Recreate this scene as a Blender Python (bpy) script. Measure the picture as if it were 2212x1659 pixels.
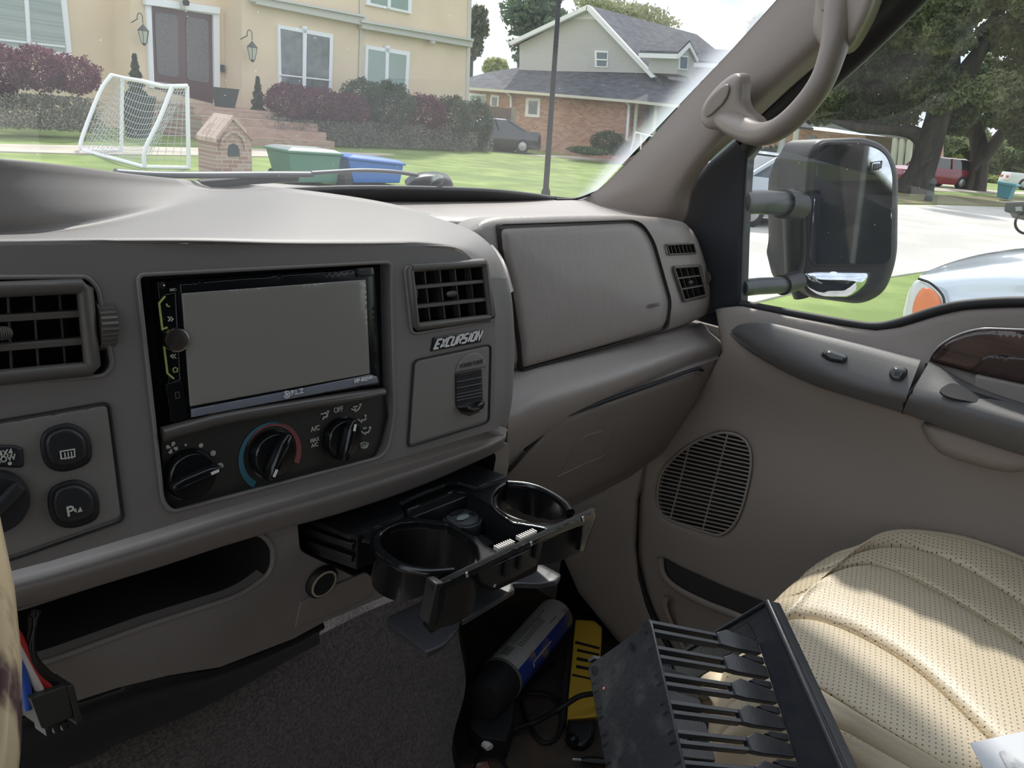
import bpy, bmesh, math, random
import numpy as np
from mathutils import Vector, Matrix
from mathutils.geometry import delaunay_2d_cdt
random.seed(7); rng = np.random.default_rng(7)
for o in list(bpy.data.objects): bpy.data.objects.remove(o)
SC = bpy.context.scene; COL = SC.collection
# ------------------------------------------------------------------ camera
F, CX, CY = 1662.0, 1106.0, 829.5
def nrm(v):
    v = np.array(v, float); return v/np.linalg.norm(v)
_down = nrm([(630-CX)/F, (5570-CY)/F, 1])
_x = np.array([(2650-CX)/F, 0, 1.0]); _x[1] = -(_down[0]*_x[0]+_down[2])/_down[1]; _x = nrm(_x)
_up = -_down; _y = np.cross(_up, _x)
R = np.array([_x, _y, _up])
CAM = np.array([0, 0, 1.7])
cd = bpy.data.cameras.new('camera'); co = bpy.data.objects.new('camera', cd); COL.objects.link(co)
cd.sensor_fit = 'HORIZONTAL'; cd.sensor_width = 36; cd.lens = 36*F/2212; cd.clip_start = .02; cd.clip_end = 800
M3 = Matrix([[R[i][0], -R[i][1], -R[i][2]] for i in range(3)])
co.matrix_world = Matrix.Translation(Vector(CAM)) @ M3.to_4x4(); SC.camera = co
# ------------------------------------------------------------------ light
SC.view_settings.view_transform = 'Standard'; SC.view_settings.look = 'None'
SC.view_settings.gamma = 1; SC.view_settings.use_curve_mapping = False
SC.view_settings.exposure = 0.75
SUN_DIR = nrm([.42, .36, .64])
sl = bpy.data.lights.new('sun', 'SUN'); sl.energy = 2.5; sl.angle = math.radians(2.5); sl.color = (1, .96, .88)
so = bpy.data.objects.new('sun', sl); COL.objects.link(so)
so.rotation_euler = Vector(-SUN_DIR).to_track_quat('-Z', 'Y').to_euler(); so.location = (6, 8, 30)
W = bpy.data.worlds.new('sky'); SC.world = W; W.use_nodes = True
nt = W.node_tree; nt.nodes.clear()
def nd(nt, t, **k):
    n = nt.nodes.new(t)
    for a, b in k.items(): setattr(n, a, b)
    return n
wo = nd(nt, 'ShaderNodeOutputWorld'); bg = nd(nt, 'ShaderNodeBackground'); tc = nd(nt, 'ShaderNodeTexCoord')
mp = nd(nt, 'ShaderNodeMapping'); mp.inputs['Scale'].default_value = (1.0, 1.0, 2.6); mp.inputs['Location'].default_value = (.35, .1, 0)
nz = nd(nt, 'ShaderNodeTexNoise'); nz.inputs['Scale'].default_value = 3.2; nz.inputs['Detail'].default_value = 8; nz.inputs['Roughness'].default_value = .58
cr = nd(nt, 'ShaderNodeValToRGB'); e = cr.color_ramp.elements
e[0].position = .36; e[0].color = (.46, .60, .80, 1); e[1].position = .60; e[1].color = (.92, .95, 1, 1)
m = e.new(.46); m.color = (.68, .76, .86, 1)
nt.links.new(tc.outputs['Generated'], mp.inputs['Vector']); nt.links.new(mp.outputs['Vector'], nz.inputs['Vector'])
nt.links.new(nz.outputs['Fac'], cr.inputs['Fac']); nt.links.new(cr.outputs['Color'], bg.inputs['Color'])
bg.inputs['Strength'].default_value = 1.05; nt.links.new(bg.outputs[0], wo.inputs[0])
# ------------------------------------------------------------------ pixel -> point helpers (rays onto real planes)
def ray(u, v): return R @ np.array([(u-CX)/F, (v-CY)/F, 1.0])
def X(u, v, x): d = ray(u, v); return CAM + d*((x-CAM[0])/d[0])
def Y(u, v, y): d = ray(u, v); return CAM + d*((y-CAM[1])/d[1])
def Z(u, v, z): d = ray(u, v); return CAM + d*((z-CAM[2])/d[2])
class Plane:
    def __init__(s, p, n):
        s.p = np.array(p, float); s.n = nrm(n)
        if np.dot(s.n, CAM-s.p) < 0: s.n = -s.n
    def __call__(s, u, v, off=0.0):       # off > 0: towards the viewer's side of the plane
        d = ray(u, v); t = np.dot(s.p + s.n*off - CAM, s.n)/np.dot(d, s.n); return CAM + d*t
def plane3(a, b, c): return Plane(a, np.cross(np.array(b)-np.array(a), np.array(c)-np.array(a)))
# ------------------------------------------------------------------ materials
MATS = {}
def mat(name, col, rough=.5, metal=0, bump=None, bump_s=.2, var=0, vscale=8, col2=None, spec=.5, coat=0, emis=None, trans=0, alpha=1, voro=None, stretch=None, sheen=0):
    if name in MATS: return MATS[name]
    m = bpy.data.materials.new(name); m.use_nodes = True; nt = m.node_tree; b = nt.nodes['Principled BSDF']
    c = tuple(col)+(1,); b.inputs['Base Color'].default_value = c; b.inputs['Roughness'].default_value = rough
    b.inputs['Metallic'].default_value = metal; b.inputs['Specular IOR Level'].default_value = spec
    b.inputs['Coat Weight'].default_value = coat; b.inputs['Transmission Weight'].default_value = trans; b.inputs['Alpha'].default_value = alpha
    b.inputs['Sheen Weight'].default_value = sheen
    if emis: b.inputs['Emission Color'].default_value = tuple(emis[:3])+(1,); b.inputs['Emission Strength'].default_value = emis[3]
    tc = nd(nt, 'ShaderNodeTexCoord'); src = tc.outputs['Object']
    if stretch:
        mp = nd(nt, 'ShaderNodeMapping'); mp.inputs['Scale'].default_value = stretch; nt.links.new(src, mp.inputs['Vector']); src = mp.outputs['Vector']
    if var or col2:
        n = nd(nt, 'ShaderNodeTexNoise'); n.inputs['Scale'].default_value = vscale; n.inputs['Detail'].default_value = 5; nt.links.new(src, n.inputs['Vector'])
        r = nd(nt, 'ShaderNodeValToRGB'); r.color_ramp.elements[0].position = .38; r.color_ramp.elements[1].position = .64
        r.color_ramp.elements[0].color = c
        c2 = tuple(col2)+(1,) if col2 else tuple(min(1, x*(1+var)) for x in col)+(1,)
        r.color_ramp.elements[1].color = c2
        if not col2: r.color_ramp.elements[0].color = tuple(x*(1-var) for x in col)+(1,)
        nt.links.new(n.outputs['Fac'], r.inputs['Fac']); nt.links.new(r.outputs['Color'], b.inputs['Base Color'])
    if bump or voro:
        bp = nd(nt, 'ShaderNodeBump'); bp.inputs['Strength'].default_value = bump_s; bp.inputs['Distance'].default_value = .002
        if voro:
            t = nd(nt, 'ShaderNodeTexVoronoi', feature='DISTANCE_TO_EDGE'); t.inputs['Scale'].default_value = voro; out = t.outputs['Distance']
        else:
            t = nd(nt, 'ShaderNodeTexNoise'); t.inputs['Scale'].default_value = bump; t.inputs['Detail'].default_value = 4; out = t.outputs['Fac']
        nt.links.new(src, t.inputs['Vector']); nt.links.new(out, bp.inputs['Height']); nt.links.new(bp.outputs[0], b.inputs['Normal'])
    MATS[name] = m; return m
def glass_mat(name, tint, dust=.05, dcol=(.8, .8, .78), dscale=3, refl=1.0):
    """thin window glass: clear, fresnel reflection, a film of dust"""
    if name in MATS: return MATS[name]
    m = bpy.data.materials.new(name); m.use_nodes = True; nt = m.node_tree; nt.nodes.clear()
    o = nd(nt, 'ShaderNodeOutputMaterial'); t = nd(nt, 'ShaderNodeBsdfTransparent'); t.inputs[0].default_value = tuple(tint)+(1,)
    g = nd(nt, 'ShaderNodeBsdfGlossy'); g.inputs['Roughness'].default_value = .01; g.inputs['Color'].default_value = (refl, refl, refl, 1)
    lw = nd(nt, 'ShaderNodeLayerWeight'); lw.inputs['Blend'].default_value = .5; pw = nd(nt, 'ShaderNodeMath', operation='POWER'); pw.inputs[1].default_value = 5; nt.links.new(lw.outputs['Facing'], pw.inputs[0])
    fr = nd(nt, 'ShaderNodeMath', operation='MULTIPLY_ADD'); fr.inputs[1].default_value = .93; fr.inputs[2].default_value = .06; nt.links.new(pw.outputs[0], fr.inputs[0])
    mx = nd(nt, 'ShaderNodeMixShader'); nt.links.new(fr.outputs[0], mx.inputs[0]); nt.links.new(t.outputs[0], mx.inputs[1]); nt.links.new(g.outputs[0], mx.inputs[2])
    d = nd(nt, 'ShaderNodeBsdfDiffuse'); d.inputs[0].default_value = tuple(dcol)+(1,); tl = nd(nt, 'ShaderNodeBsdfTranslucent'); tl.inputs[0].default_value = tuple(dcol)+(1,)
    ad = nd(nt, 'ShaderNodeMixShader'); ad.inputs[0].default_value = .6; nt.links.new(d.outputs[0], ad.inputs[1]); nt.links.new(tl.outputs[0], ad.inputs[2])
    tc = nd(nt, 'ShaderNodeTexCoord'); n = nd(nt, 'ShaderNodeTexNoise'); n.inputs['Scale'].default_value = dscale; n.inputs['Detail'].default_value = 4
    nt.links.new(tc.outputs['Object'], n.inputs['Vector'])
    mr = nd(nt, 'ShaderNodeMapRange'); mr.inputs['From Min'].default_value = .35; mr.inputs['From Max'].default_value = .75; mr.inputs['To Min'].default_value = dust*.5; mr.inputs['To Max'].default_value = dust*1.6
    nt.links.new(n.outputs['Fac'], mr.inputs['Value'])
    v = nd(nt, 'ShaderNodeTexVoronoi'); v.inputs['Scale'].default_value = 70; nt.links.new(tc.outputs['Object'], v.inputs['Vector'])
    lt = nd(nt, 'ShaderNodeMath', operation='LESS_THAN'); lt.inputs[1].default_value = .045; nt.links.new(v.outputs['Distance'], lt.inputs[0])
    ms = nd(nt, 'ShaderNodeMath', operation='MULTIPLY'); ms.inputs[1].default_value = .35; nt.links.new(lt.outputs[0], ms.inputs[0])
    sm = nd(nt, 'ShaderNodeMath', operation='ADD'); nt.links.new(mr.outputs[0], sm.inputs[0]); nt.links.new(ms.outputs[0], sm.inputs[1])
    m2 = nd(nt, 'ShaderNodeMixShader'); nt.links.new(sm.outputs[0], m2.inputs[0]); nt.links.new(mx.outputs[0], m2.inputs[1]); nt.links.new(ad.outputs[0], m2.inputs[2])
    nt.links.new(m2.outputs[0], o.inputs[0]); MATS[name] = m; return m
# ------------------------------------------------------------------ objects
def link(name, me, m=None, parent=None, smooth=35):
    if m:
        for k in (m if isinstance(m, (list, tuple)) else [m]): me.materials.append(k)
    o = bpy.data.objects.new(name, me); COL.objects.link(o)
    if smooth:
        me.polygons.foreach_set('use_smooth', [True]*len(me.polygons))
        try: me.set_sharp_from_angle(angle=math.radians(smooth))
        except Exception: pass
    if parent: o.parent = parent; o.matrix_parent_inverse = parent.matrix_world.inverted()
    return o
def me_from(name, vs, fs):
    me = bpy.data.meshes.new(name); me.from_pydata([tuple(map(float, v)) for v in vs], [], [tuple(map(int, f)) for f in fs]); me.validate(); me.update(); return me
def thing(name, label, cat, loc=(0, 0, 0), group=None, kind=None):
    o = bpy.data.objects.new(name, None); COL.objects.link(o); o.location = tuple(map(float, loc)); o.empty_display_size = .05
    bpy.context.view_layer.update()
    return tag(o, label, cat, group, kind)
def tag(o, label=None, cat=None, group=None, kind=None):
    if label: o['label'] = label
    if cat: o['category'] = cat
    if group: o['group'] = group
    if kind: o['kind'] = kind
    return o
def struct(o, kindlabel=None):
    o['kind'] = 'structure'
    if kindlabel: o['label'] = kindlabel
    return o
class MB:
    """collects shapes and links them as one mesh"""
    def __init__(s): s.v = []; s.f = []; s.mi = []
    def add(s, vs, fs, mi=0):
        k = len(s.v); s.v += [tuple(map(float, v)) for v in vs]; s.f += [tuple(int(i)+k for i in f) for f in fs]; s.mi += [mi]*len(fs); return s
    def box(s, lo, hi, M=None, mi=0, bev=0):
        x0, y0, z0 = lo; x1, y1, z1 = hi
        if bev:
            b = bev; xs = [x0, x0+b, x1-b, x1]; vs = []; 
            import itertools
            bm = bmesh.new(); bmesh.ops.create_cube(bm, size=1)
            for v in bm.verts: v.co = Vector(((x0+x1)/2+v.co.x*(x1-x0), (y0+y1)/2+v.co.y*(y1-y0), (z0+z1)/2+v.co.z*(z1-z0)))
            bmesh.ops.bevel(bm, geom=bm.edges[:], offset=b, segments=2, affect='EDGES', profile=.5)
            bm.verts.index_update(); vs = [v.co.copy() for v in bm.verts]; fs = [[v.index for v in f.verts] for f in bm.faces]; bm.free()
        else:
            vs = [Vector(p) for p in ((x0, y0, z0), (x1, y0, z0), (x1, y1, z0), (x0, y1, z0), (x0, y0, z1), (x1, y0, z1), (x1, y1, z1), (x0, y1, z1))]
            fs = [(0, 3, 2, 1), (4, 5, 6, 7), (0, 1, 5, 4), (1, 2, 6, 5), (2, 3, 7, 6), (3, 0, 4, 7)]
        if M is not None: vs = [M @ v for v in vs]
        return s.add(vs, fs, mi)
    def tube(s, pts, r, seg=10, closed=False, mi=0, flat=1.0, cap=True):
        P = [np.array(p, float) for p in pts]; n = len(P)
        rr = r if isinstance(r, (list, tuple)) else [r]*n
        T = []
        for i in range(n):
            a = P[(i-1) % n] if (closed or i > 0) else P[i]; b = P[(i+1) % n] if (closed or i < n-1) else P[i]
            T.append(nrm(b-a+1e-12))
        up = np.array([0, 0, 1.0]); 
        if abs(np.dot(up, T[0])) > .9: up = np.array([1.0, 0, 0])
        N = nrm(up - T[0]*np.dot(up, T[0])); vs = []
        for i in range(n):
            N = nrm(N - T[i]*np.dot(N, T[i])); B = np.cross(T[i], N)
            for k in range(seg):
                a = 2*math.pi*k/seg; vs.append(P[i] + rr[i]*(math.cos(a)*N*flat + math.sin(a)*B))
        fs = []
        for i in range(n if closed else n-1):
            j = (i+1) % n
            for k in range(seg):
                l = (k+1) % seg; fs.append((i*seg+k, i*seg+l, j*seg+l, j*seg+k))
        if cap and not closed: fs += [tuple(range(seg))[::-1], tuple((n-1)*seg+k for k in range(seg))]
        return s.add(vs, fs, mi)
    def lathe(s, prof, org, axis=(0, 0, 1), seg=32, mi=0, sx=1.0, sy=1.0, ref=None):
        a = nrm(axis); u = np.array([1.0, 0, 0]) if ref is None else np.array(ref, float)
        if abs(np.dot(u, a)) > .95: u = np.array([0, 1.0, 0])
        u = nrm(u-a*np.dot(u, a)); w = np.cross(a, u); org = np.array(org, float); vs = []
        for r, h in prof:
            for k in range(seg):
                t = 2*math.pi*k/seg; vs.append(org+a*h+r*(u*math.cos(t)*sx+w*math.sin(t)*sy))
        fs = []
        for i in range(len(prof)-1):
            for k in range(seg):
                l = (k+1) % seg; fs.append((i*seg+k, i*seg+l, (i+1)*seg+l, (i+1)*seg+k))
        if prof[0][0] > 1e-6: fs.append(tuple(range(seg))[::-1])
        if prof[-1][0] > 1e-6: fs.append(tuple((len(prof)-1)*seg+k for k in range(seg)))
        return s.add(vs, fs, mi)
    def loft(s, loops, cap0=True, cap1=True, mi=0):
        n = len(loops[0]); vs = [p for L in loops for p in L]; fs = []
        for i in range(len(loops)-1):
            for k in range(n):
                l = (k+1) % n; fs.append((i*n+k, i*n+l, (i+1)*n+l, (i+1)*n+k))
        if cap0: fs.append(tuple(range(n))[::-1])
        if cap1: fs.append(tuple((len(loops)-1)*n+k for k in range(n)))
        return s.add(vs, fs, mi)
    def prism(s, outline, vec, mi=0):
        vec = np.array(vec, float); return s.loft([[np.array(p, float) for p in outline], [np.array(p, float)+vec for p in outline]], mi=mi)
    def ribbon(s, pts, w, n, th=.0008, mi=0, closed=False):
        """flat stroke of width w lying on a surface with normal n, raised by th"""
        n = nrm(n); P = [np.array(p, float) for p in pts]; L = len(P); a = []; b = []
        for i in range(L):
            t0 = P[i]-P[i-1] if (i > 0 or closed) else P[i+1]-P[i]; t1 = P[(i+1) % L]-P[i] if (i < L-1 or closed) else t0
            s0 = nrm(np.cross(n, nrm(t0+1e-12))); s1 = nrm(np.cross(n, nrm(t1+1e-12))); mm = nrm(s0+s1+1e-12); k = w/2/max(.5, np.dot(mm, s0))
            a.append(P[i]+mm*k); b.append(P[i]-mm*k)
        e = n*th
        for i in range(L if closed else L-1):
            j = (i+1) % L
            q = [a[i], b[i], b[j], a[j]]; s.add(q+[p+e for p in q], [(0, 1, 2, 3), (7, 6, 5, 4), (0, 4, 5, 1), (1, 5, 6, 2), (2, 6, 7, 3), (3, 7, 4, 0)], mi)
        return s
    def build(s, name, m, parent=None, smooth=35, bev=0, bseg=2):
        me = me_from(name, s.v, s.f)
        if len(me.polygons) == len(s.mi): me.polygons.foreach_set('material_index', s.mi)
        bm = bmesh.new(); bm.from_mesh(me); bmesh.ops.recalc_face_normals(bm, faces=bm.faces[:]); bm.to_mesh(me); bm.free()
        o = link(name, me, m, parent, smooth)
        if bev:
            b = o.modifiers.new('b', 'BEVEL'); b.width = bev; b.segments = bseg; b.limit_method = 'ANGLE'; b.angle_limit = math.radians(40); b.harden_normals = False
        return o
# ------------------------------------------------------------------ curves
def cr1(p0, p1, p2, p3, t):
    return .5*((2*p1)+(-p0+p2)*t+(2*p0-5*p1+4*p2-p3)*t*t+(-p0+3*p1-3*p2+p3)*t**3)
def sm(pts, n=6, closed=False):
    P = [np.array(p, float) for p in pts]; L = len(P); out = []
    for i in range(L if closed else L-1):
        if closed: a, b, c, d = P[(i-1) % L], P[i], P[(i+1) % L], P[(i+2) % L]
        else:
            b, c = P[i], P[i+1]; a = P[i-1] if i > 0 else 2*b-c; d = P[i+2] if i+2 < L else 2*c-b
        for k in range(n): out.append(cr1(a, b, c, d, k/n))
    if not closed: out.append(P[-1])
    return out
def rc(pts, r=8, n=5):
    """closed polygon with rounded corners; a point may carry its own radius as third value"""
    out = []; L = len(pts)
    for i in range(L):
        p = np.array(pts[i][:2], float); rr = pts[i][2] if len(pts[i]) > 2 else r
        a = np.array(pts[i-1][:2], float)-p; b = np.array(pts[(i+1) % L][:2], float)-p; la, lb = np.linalg.norm(a), np.linalg.norm(b)
        d = min(rr, la*.48, lb*.48)
        if d < .3: out.append(p); continue
        A = p+a/la*d; B = p+b/lb*d
        for k in range(n+1):
            t = k/n; out.append((1-t)**2*A+2*t*(1-t)*p+t*t*B)
    return out
def inpoly(P, poly):
    P = np.asarray(P, float); x, y = P[:, 0], P[:, 1]; ins = np.zeros(len(P), bool); q = np.asarray(poly, float); j = len(q)-1
    for i in range(len(q)):
        c = ((q[i, 1] > y) != (q[j, 1] > y))
        with np.errstate(divide='ignore', invalid='ignore'):
            xx = (q[j, 0]-q[i, 0])*(y-q[i, 1])/(q[j, 1]-q[i, 1])+q[i, 0]
        ins ^= c & (x < xx); j = i
    return ins
def pdist(P, poly):
    P = np.asarray(P, float)[:, :2]; q = np.asarray(poly, float)[:, :2]; best = np.full(len(P), 1e9)
    for i in range(len(q)):
        a, b = q[i-1], q[i]; ab = b-a; L = max(1e-9, ab@ab); t = np.clip(((P-a)@ab)/L, 0, 1); d = np.linalg.norm(P-(a+t[:, None]*ab), axis=1); best = np.minimum(best, d)
    return best
def resamp(poly, step):
    out = []; L = len(poly)
    for i in range(L):
        a = np.array(poly[i], float); b = np.array(poly[(i+1) % L], float); d = np.linalg.norm(b-a); k = max(1, int(d/step))
        for j in range(k): out.append(a+(b-a)*j/k)
    return out
def pillow(name, outline, surf, m, parent=None, puff=.004, edge=12, holes=(), skirt=.01, res=None, skv=None, hskirt=None, smooth=50, extra=None, bulge=0, hp=True):
    """a sheet bounded by an outline (seen along the view rays), lying on surf, swelling by puff inside the edge, with a wall behind the rim"""
    q = np.array(outline, float); ext = max(np.ptp(q[:, 0]), np.ptp(q[:, 1])); res = res or max(4, ext/34)
    out = resamp(outline, res); H = [resamp(h, res) for h in holes]
    loops = [out]+H; pts = [p for L in loops for p in L]; edges = []; k = 0
    for L in loops:
        edges += [(k+i, k+(i+1) % len(L)) for i in range(len(L))]; k += len(L)
    cand = []
    for L in loops:
        A = np.array(L); T = np.roll(A, -1, 0)-np.roll(A, 1, 0); T /= np.maximum(1e-9, np.linalg.norm(T, axis=1))[:, None]; N = np.stack([-T[:, 1], T[:, 0]], 1)
        for s in (-1, 1):
            for fr in (.12, .35, .7, 1.05): cand.append(np.hstack([A+N*s*edge*fr, np.full((len(A), 1), edge*fr)]))
    C = np.vstack(cand); gx = np.arange(q[:, 0].min(), q[:, 0].max(), res); gy = np.arange(q[:, 1].min(), q[:, 1].max(), res)
    G = np.array([(a, b) for a in gx for b in gy]); G = np.hstack([G, np.full((len(G), 1), edge*1.1)]) if len(G) else np.zeros((0, 3))
    C = np.vstack([C, G]); ok = inpoly(C, out)
    for h in H: ok &= ~inpoly(C, h)
    C = C[ok]; dd = pdist(C, out)
    for h in H: dd = np.minimum(dd, pdist(C, h))
    C = C[dd > np.minimum(C[:, 2]*.85, edge)]; keep = []; seen = set(); cell = min(res*.5, edge*.25)
    for c in C:
        kk = (int(c[0]/cell), int(c[1]/cell))
        if kk not in seen: seen.add(kk); keep.append(c[:2])
    allp = [Vector((float(p[0]), float(p[1]))) for p in pts+keep]
    V, E_, Fc, *_ = delaunay_2d_cdt(allp, edges, [], 0, 1e-6)
    P2 = np.array([(v.x, v.y) for v in V]); tri = [f for f in Fc if len(f) == 3]; cen = np.array([P2[list(f)].mean(0) for f in tri])
    ok = inpoly(cen, out)
    for h in H: ok &= ~inpoly(cen, h)
    tri = [f for f, g in zip(tri, ok) if g]
    dd = pdist(P2, out)
    for h in (H if hp else []): dd = np.minimum(dd, pdist(P2, h))
    t = np.clip(dd/edge, 0, 1); disp = puff*np.sqrt(1-(1-t)**2)
    if bulge: disp = disp+bulge*np.sin(np.clip(dd/ext*2, 0, 1)*math.pi/2)
    vs = [surf(p[0], p[1], float(d)) for p, d in zip(P2, disp)]
    if extra: vs = [extra(p, v) for p, v in zip(P2, vs)]
    bm = bmesh.new(); bv = [bm.verts.new(tuple(map(float, v))) for v in vs]; 
    for f in tri:
        try: bm.faces.new([bv[i] for i in f])
        except ValueError: pass
    for v in list(bm.verts):
        if not v.link_faces: bm.verts.remove(v)
    n = surf.n if isinstance(surf, Plane) else None
    if skirt:
        be = [e for e in bm.edges if len(e.link_faces) == 1]
        vec = Vector(tuple(map(float, skv if skv is not None else -n*skirt)))
        g = bmesh.ops.extrude_edge_only(bm, edges=be); nv = [x for x in g['geom'] if isinstance(x, bmesh.types.BMVert)]
        for v in nv: v.co += vec
    bmesh.ops.recalc_face_normals(bm, faces=bm.faces[:])
    f0 = max(bm.faces, key=lambda f: f.calc_area())
    me = bpy.data.meshes.new(name); bm.to_mesh(me); bm.free()
    return link(name, me, m, parent, smooth)
def patch(name, rows, m, parent=None, sub=5, closed_u=False, skv=None, thick=0, smooth=60):
    """smooth surface through a grid of 3-D points"""
    G = [sm(r, sub) for r in rows]; A = np.array(G); A2 = np.array([sm(list(A[:, j]), sub) for j in range(A.shape[1])]).transpose(1, 0, 2)
    h, w = A2.shape[:2]; vs = A2.reshape(-1, 3); fs = [(i*w+j, i*w+j+1, (i+1)*w+j+1, (i+1)*w+j) for i in range(h-1) for j in range(w-1)]
    me = me_from(name, vs, fs)
    if skv is not None:
        bm = bmesh.new(); bm.from_mesh(me); be = [e for e in bm.edges if len(e.link_faces) == 1]
        g = bmesh.ops.extrude_edge_only(bm, edges=be)
        for v in g['geom']:
            if isinstance(v, bmesh.types.BMVert): v.co += Vector(tuple(map(float, skv)))
        bmesh.ops.recalc_face_normals(bm, faces=bm.faces[:]); bm.to_mesh(me); bm.free()
    o = link(name, me, m, parent, smooth)
    if thick:
        s = o.modifiers.new('s', 'SOLIDIFY'); s.thickness = thick; s.offset = 0
    return o
def text(name, s, size, M, m, parent=None, ext=.0003, shear=0, align='CENTER', sx=1.0):
    cu = bpy.data.curves.new(name, 'FONT'); cu.body = s; cu.size = size; cu.extrude = ext; cu.shear = shear; cu.align_x = align; cu.align_y = 'CENTER'; cu.offset = size*.018
    to = bpy.data.objects.new(name, cu); COL.objects.link(to)
    dg = bpy.context.evaluated_depsgraph_get(); me = bpy.data.meshes.new_from_object(to.evaluated_get(dg)); me.name = name
    bpy.data.objects.remove(to)
    me.transform(Matrix(M) @ Matrix.Diagonal((sx, 1, 1, 1))); me.materials.clear()
    return link(name, me, m, parent, 0)
def frame(o, ex, ey):
    """matrix with local x along ex, y near ey, z out"""
    ex = nrm(ex); ez = nrm(np.cross(ex, ey)); ey = np.cross(ez, ex)
    return Matrix(((ex[0], ey[0], ez[0], o[0]), (ex[1], ey[1], ez[1], o[1]), (ex[2], ey[2], ez[2], o[2]), (0, 0, 0, 1)))
def circ(cx, cy, rx, ry=None, n=28, rot=0):
    ry = ry or rx; return [np.array([cx+rx*math.cos(t)*math.cos(rot)-ry*math.sin(t)*math.sin(rot), cy+rx*math.cos(t)*math.sin(rot)+ry*math.sin(t)*math.cos(rot)]) for t in [2*math.pi*k/n for k in range(n)]]
def dup(o, parent=None):
    c = o.copy(); COL.objects.link(c)
    if parent is not None: c.parent = parent
    for ch in list(o.children): dup(ch, c)
    return c
# ================================================================== cabin materials
taupe = mat('dash_plastic', (.245, .218, .200), .52, bump=900, bump_s=.12, var=.05, vscale=5)
taupe_s = mat('dash_soft_vinyl', (.295, .262, .240), .42, bump=75, bump_s=.30, stretch=(1.3, 1, .55))
bez = mat('bezel_plastic', (.205, .190, .180), .50, bump=1200, bump_s=.10)
bez2 = mat('panel_plastic', (.215, .200, .185), .55, bump=1500, bump_s=.08)
doorm = mat('door_plastic', (.285, .245, .215), .5, bump=900, bump_s=.12)
armm = mat('armrest_plastic', (.115, .111, .108), .5, bump=900, bump_s=.14)
pilm = mat('pillar_plastic', (.225, .185, .160), .42, bump=260, bump_s=.12)
blk = mat('black_plastic', (.012, .013, .015), .38, bump=700, bump_s=.06)
blkg = mat('black_gloss_plastic', (.008, .009, .010), .18)
blkm = mat('black_matte', (.010, .011, .013), .7)
sail = mat('black_sail_plastic', (.014, .016, .020), .6, bump=900, bump_s=.1)
charc = mat('charcoal_panel', (.030, .029, .027), .45, bump=1200, bump_s=.06)
rub = mat('rubber_black', (.010, .010, .011), .6)
mark = mat('marking_white', (.60, .60, .52), .6)
white = mat('white_paint', (.82, .83, .84), .4)
chrome = mat('chrome', (.75, .75, .74), .12, metal=1)
carpet = mat('carpet', (.150, .126, .116), .95, bump=330, bump_s=1.0, var=.40, vscale=260, sheen=.3)
carpet.node_tree.nodes['Bump'].inputs['Distance'].default_value = .006

class Sh:
    """plane with an offset towards the viewer"""
    pass
def sloped(y0, z0, deg, ang=0):
    t = math.radians(deg); a = math.radians(ang); return Plane([0, y0, z0], [math.sin(a)*math.cos(t), -math.cos(t)*math.cos(a), math.sin(t)])
FACE = sloped(.465, 1.53, 8)
LOW = Plane([0, .478, 1.39], [0, -1, -.25])
def FM(u, v, off=0, surf=FACE, rot=0):
    """frame on the bezel face: x to the passenger side, y up"""
    ez = surf.n; ex = np.array([1.0, 0, 0]); ex = nrm(ex-ez*np.dot(ex, ez)); ey = np.cross(ez, ex); c, s_ = math.cos(rot), math.sin(rot)
    return frame(surf(u, v, off), ex*c+ey*s_, -ex*s_+ey*c)
# ------------------------------------------------------------------ dashboard
dash = thing('dashboard', 'taupe moulded dashboard running under the windshield to the passenger door', 'dashboard', (.5, .6, 1.4))
# pod top (rises to the left towards the instruments)
seam = [(-420, 345, .74), (-200, 345, .72), (0, 356, .70), (150, 371, .70), (300, 389, .705), (450, 402, .72), (620, 416, .745), (780, 437, .73), (900, 463, .70), (1005, 500, .655), (1052, 532, .585), (1084, 575, .535), (1104, 640, .500)]
brk = [(-420, 520, .485), (-200, 512, .482), (0, 516, .48), (150, 514, .48), (300, 512, .48), (450, 512, .48), (620, 516, .48), (780, 517, .48), (900, 517, .481), (985, 527, .482), (1030, 545, .482), (1062, 578, .481), (1082, 640, .478)]
rows = []
toe = [(-420, 512), (-200, 510), (0, 507), (150, 494), (300, 466), (450, 436)]
for t in (0, .12, .3, .5, .75, 1):
    r = []
    for i_, ((a, b, y1), (c, d, y2)) in enumerate(zip(seam, brk)):
        if i_ < 6:      # the instrument hood: a steep face standing on the flat ledge
            tu, tv = toe[i_]; f_ = (1, 1, 1, .94, .78, .52)[i_]; tp = Z(tu, tv, 1.6045); cp = Y(a, b, tp[1]+.016+(1-f_)*.34); q = Y(c, d, y2)
            s1 = Y(a, b, y1); cp = cp*f_+s1*(1-f_) if False else cp
            w = {0: cp, .12: cp*.80+tp*.20+np.array([0, -.006, .002]), .3: cp*.32+tp*.68+np.array([0, -.006, .0]), .5: tp, .75: tp*.5+q*.5+np.array([0, 0, .001]), 1: q}[t]
        else:
            p = Y(a, b, y1); q = Y(c, d, y2); w = p*(1-t)+q*t+np.array([0, 0, .010*math.sin(math.pi*t)])
        r.append(w)
    rows.append(r)
fr = [np.array(FACE(c, d+14 if c < 985 else d+8, 0)) if c < 1000 else FACE(c-9, d+8, 0) for (c, d, _) in brk]
fr[-1] = FACE(1064, 642, 0); fr[-2] = FACE(1048, 588, 0); fr[-3] = FACE(1020, 560, 0)
rows.append([p for p in fr])
back = [p+np.array([0, .05, -.07]) for p in rows[0]]
patch('pod_top', [back]+rows, bez, dash, sub=4)
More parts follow.
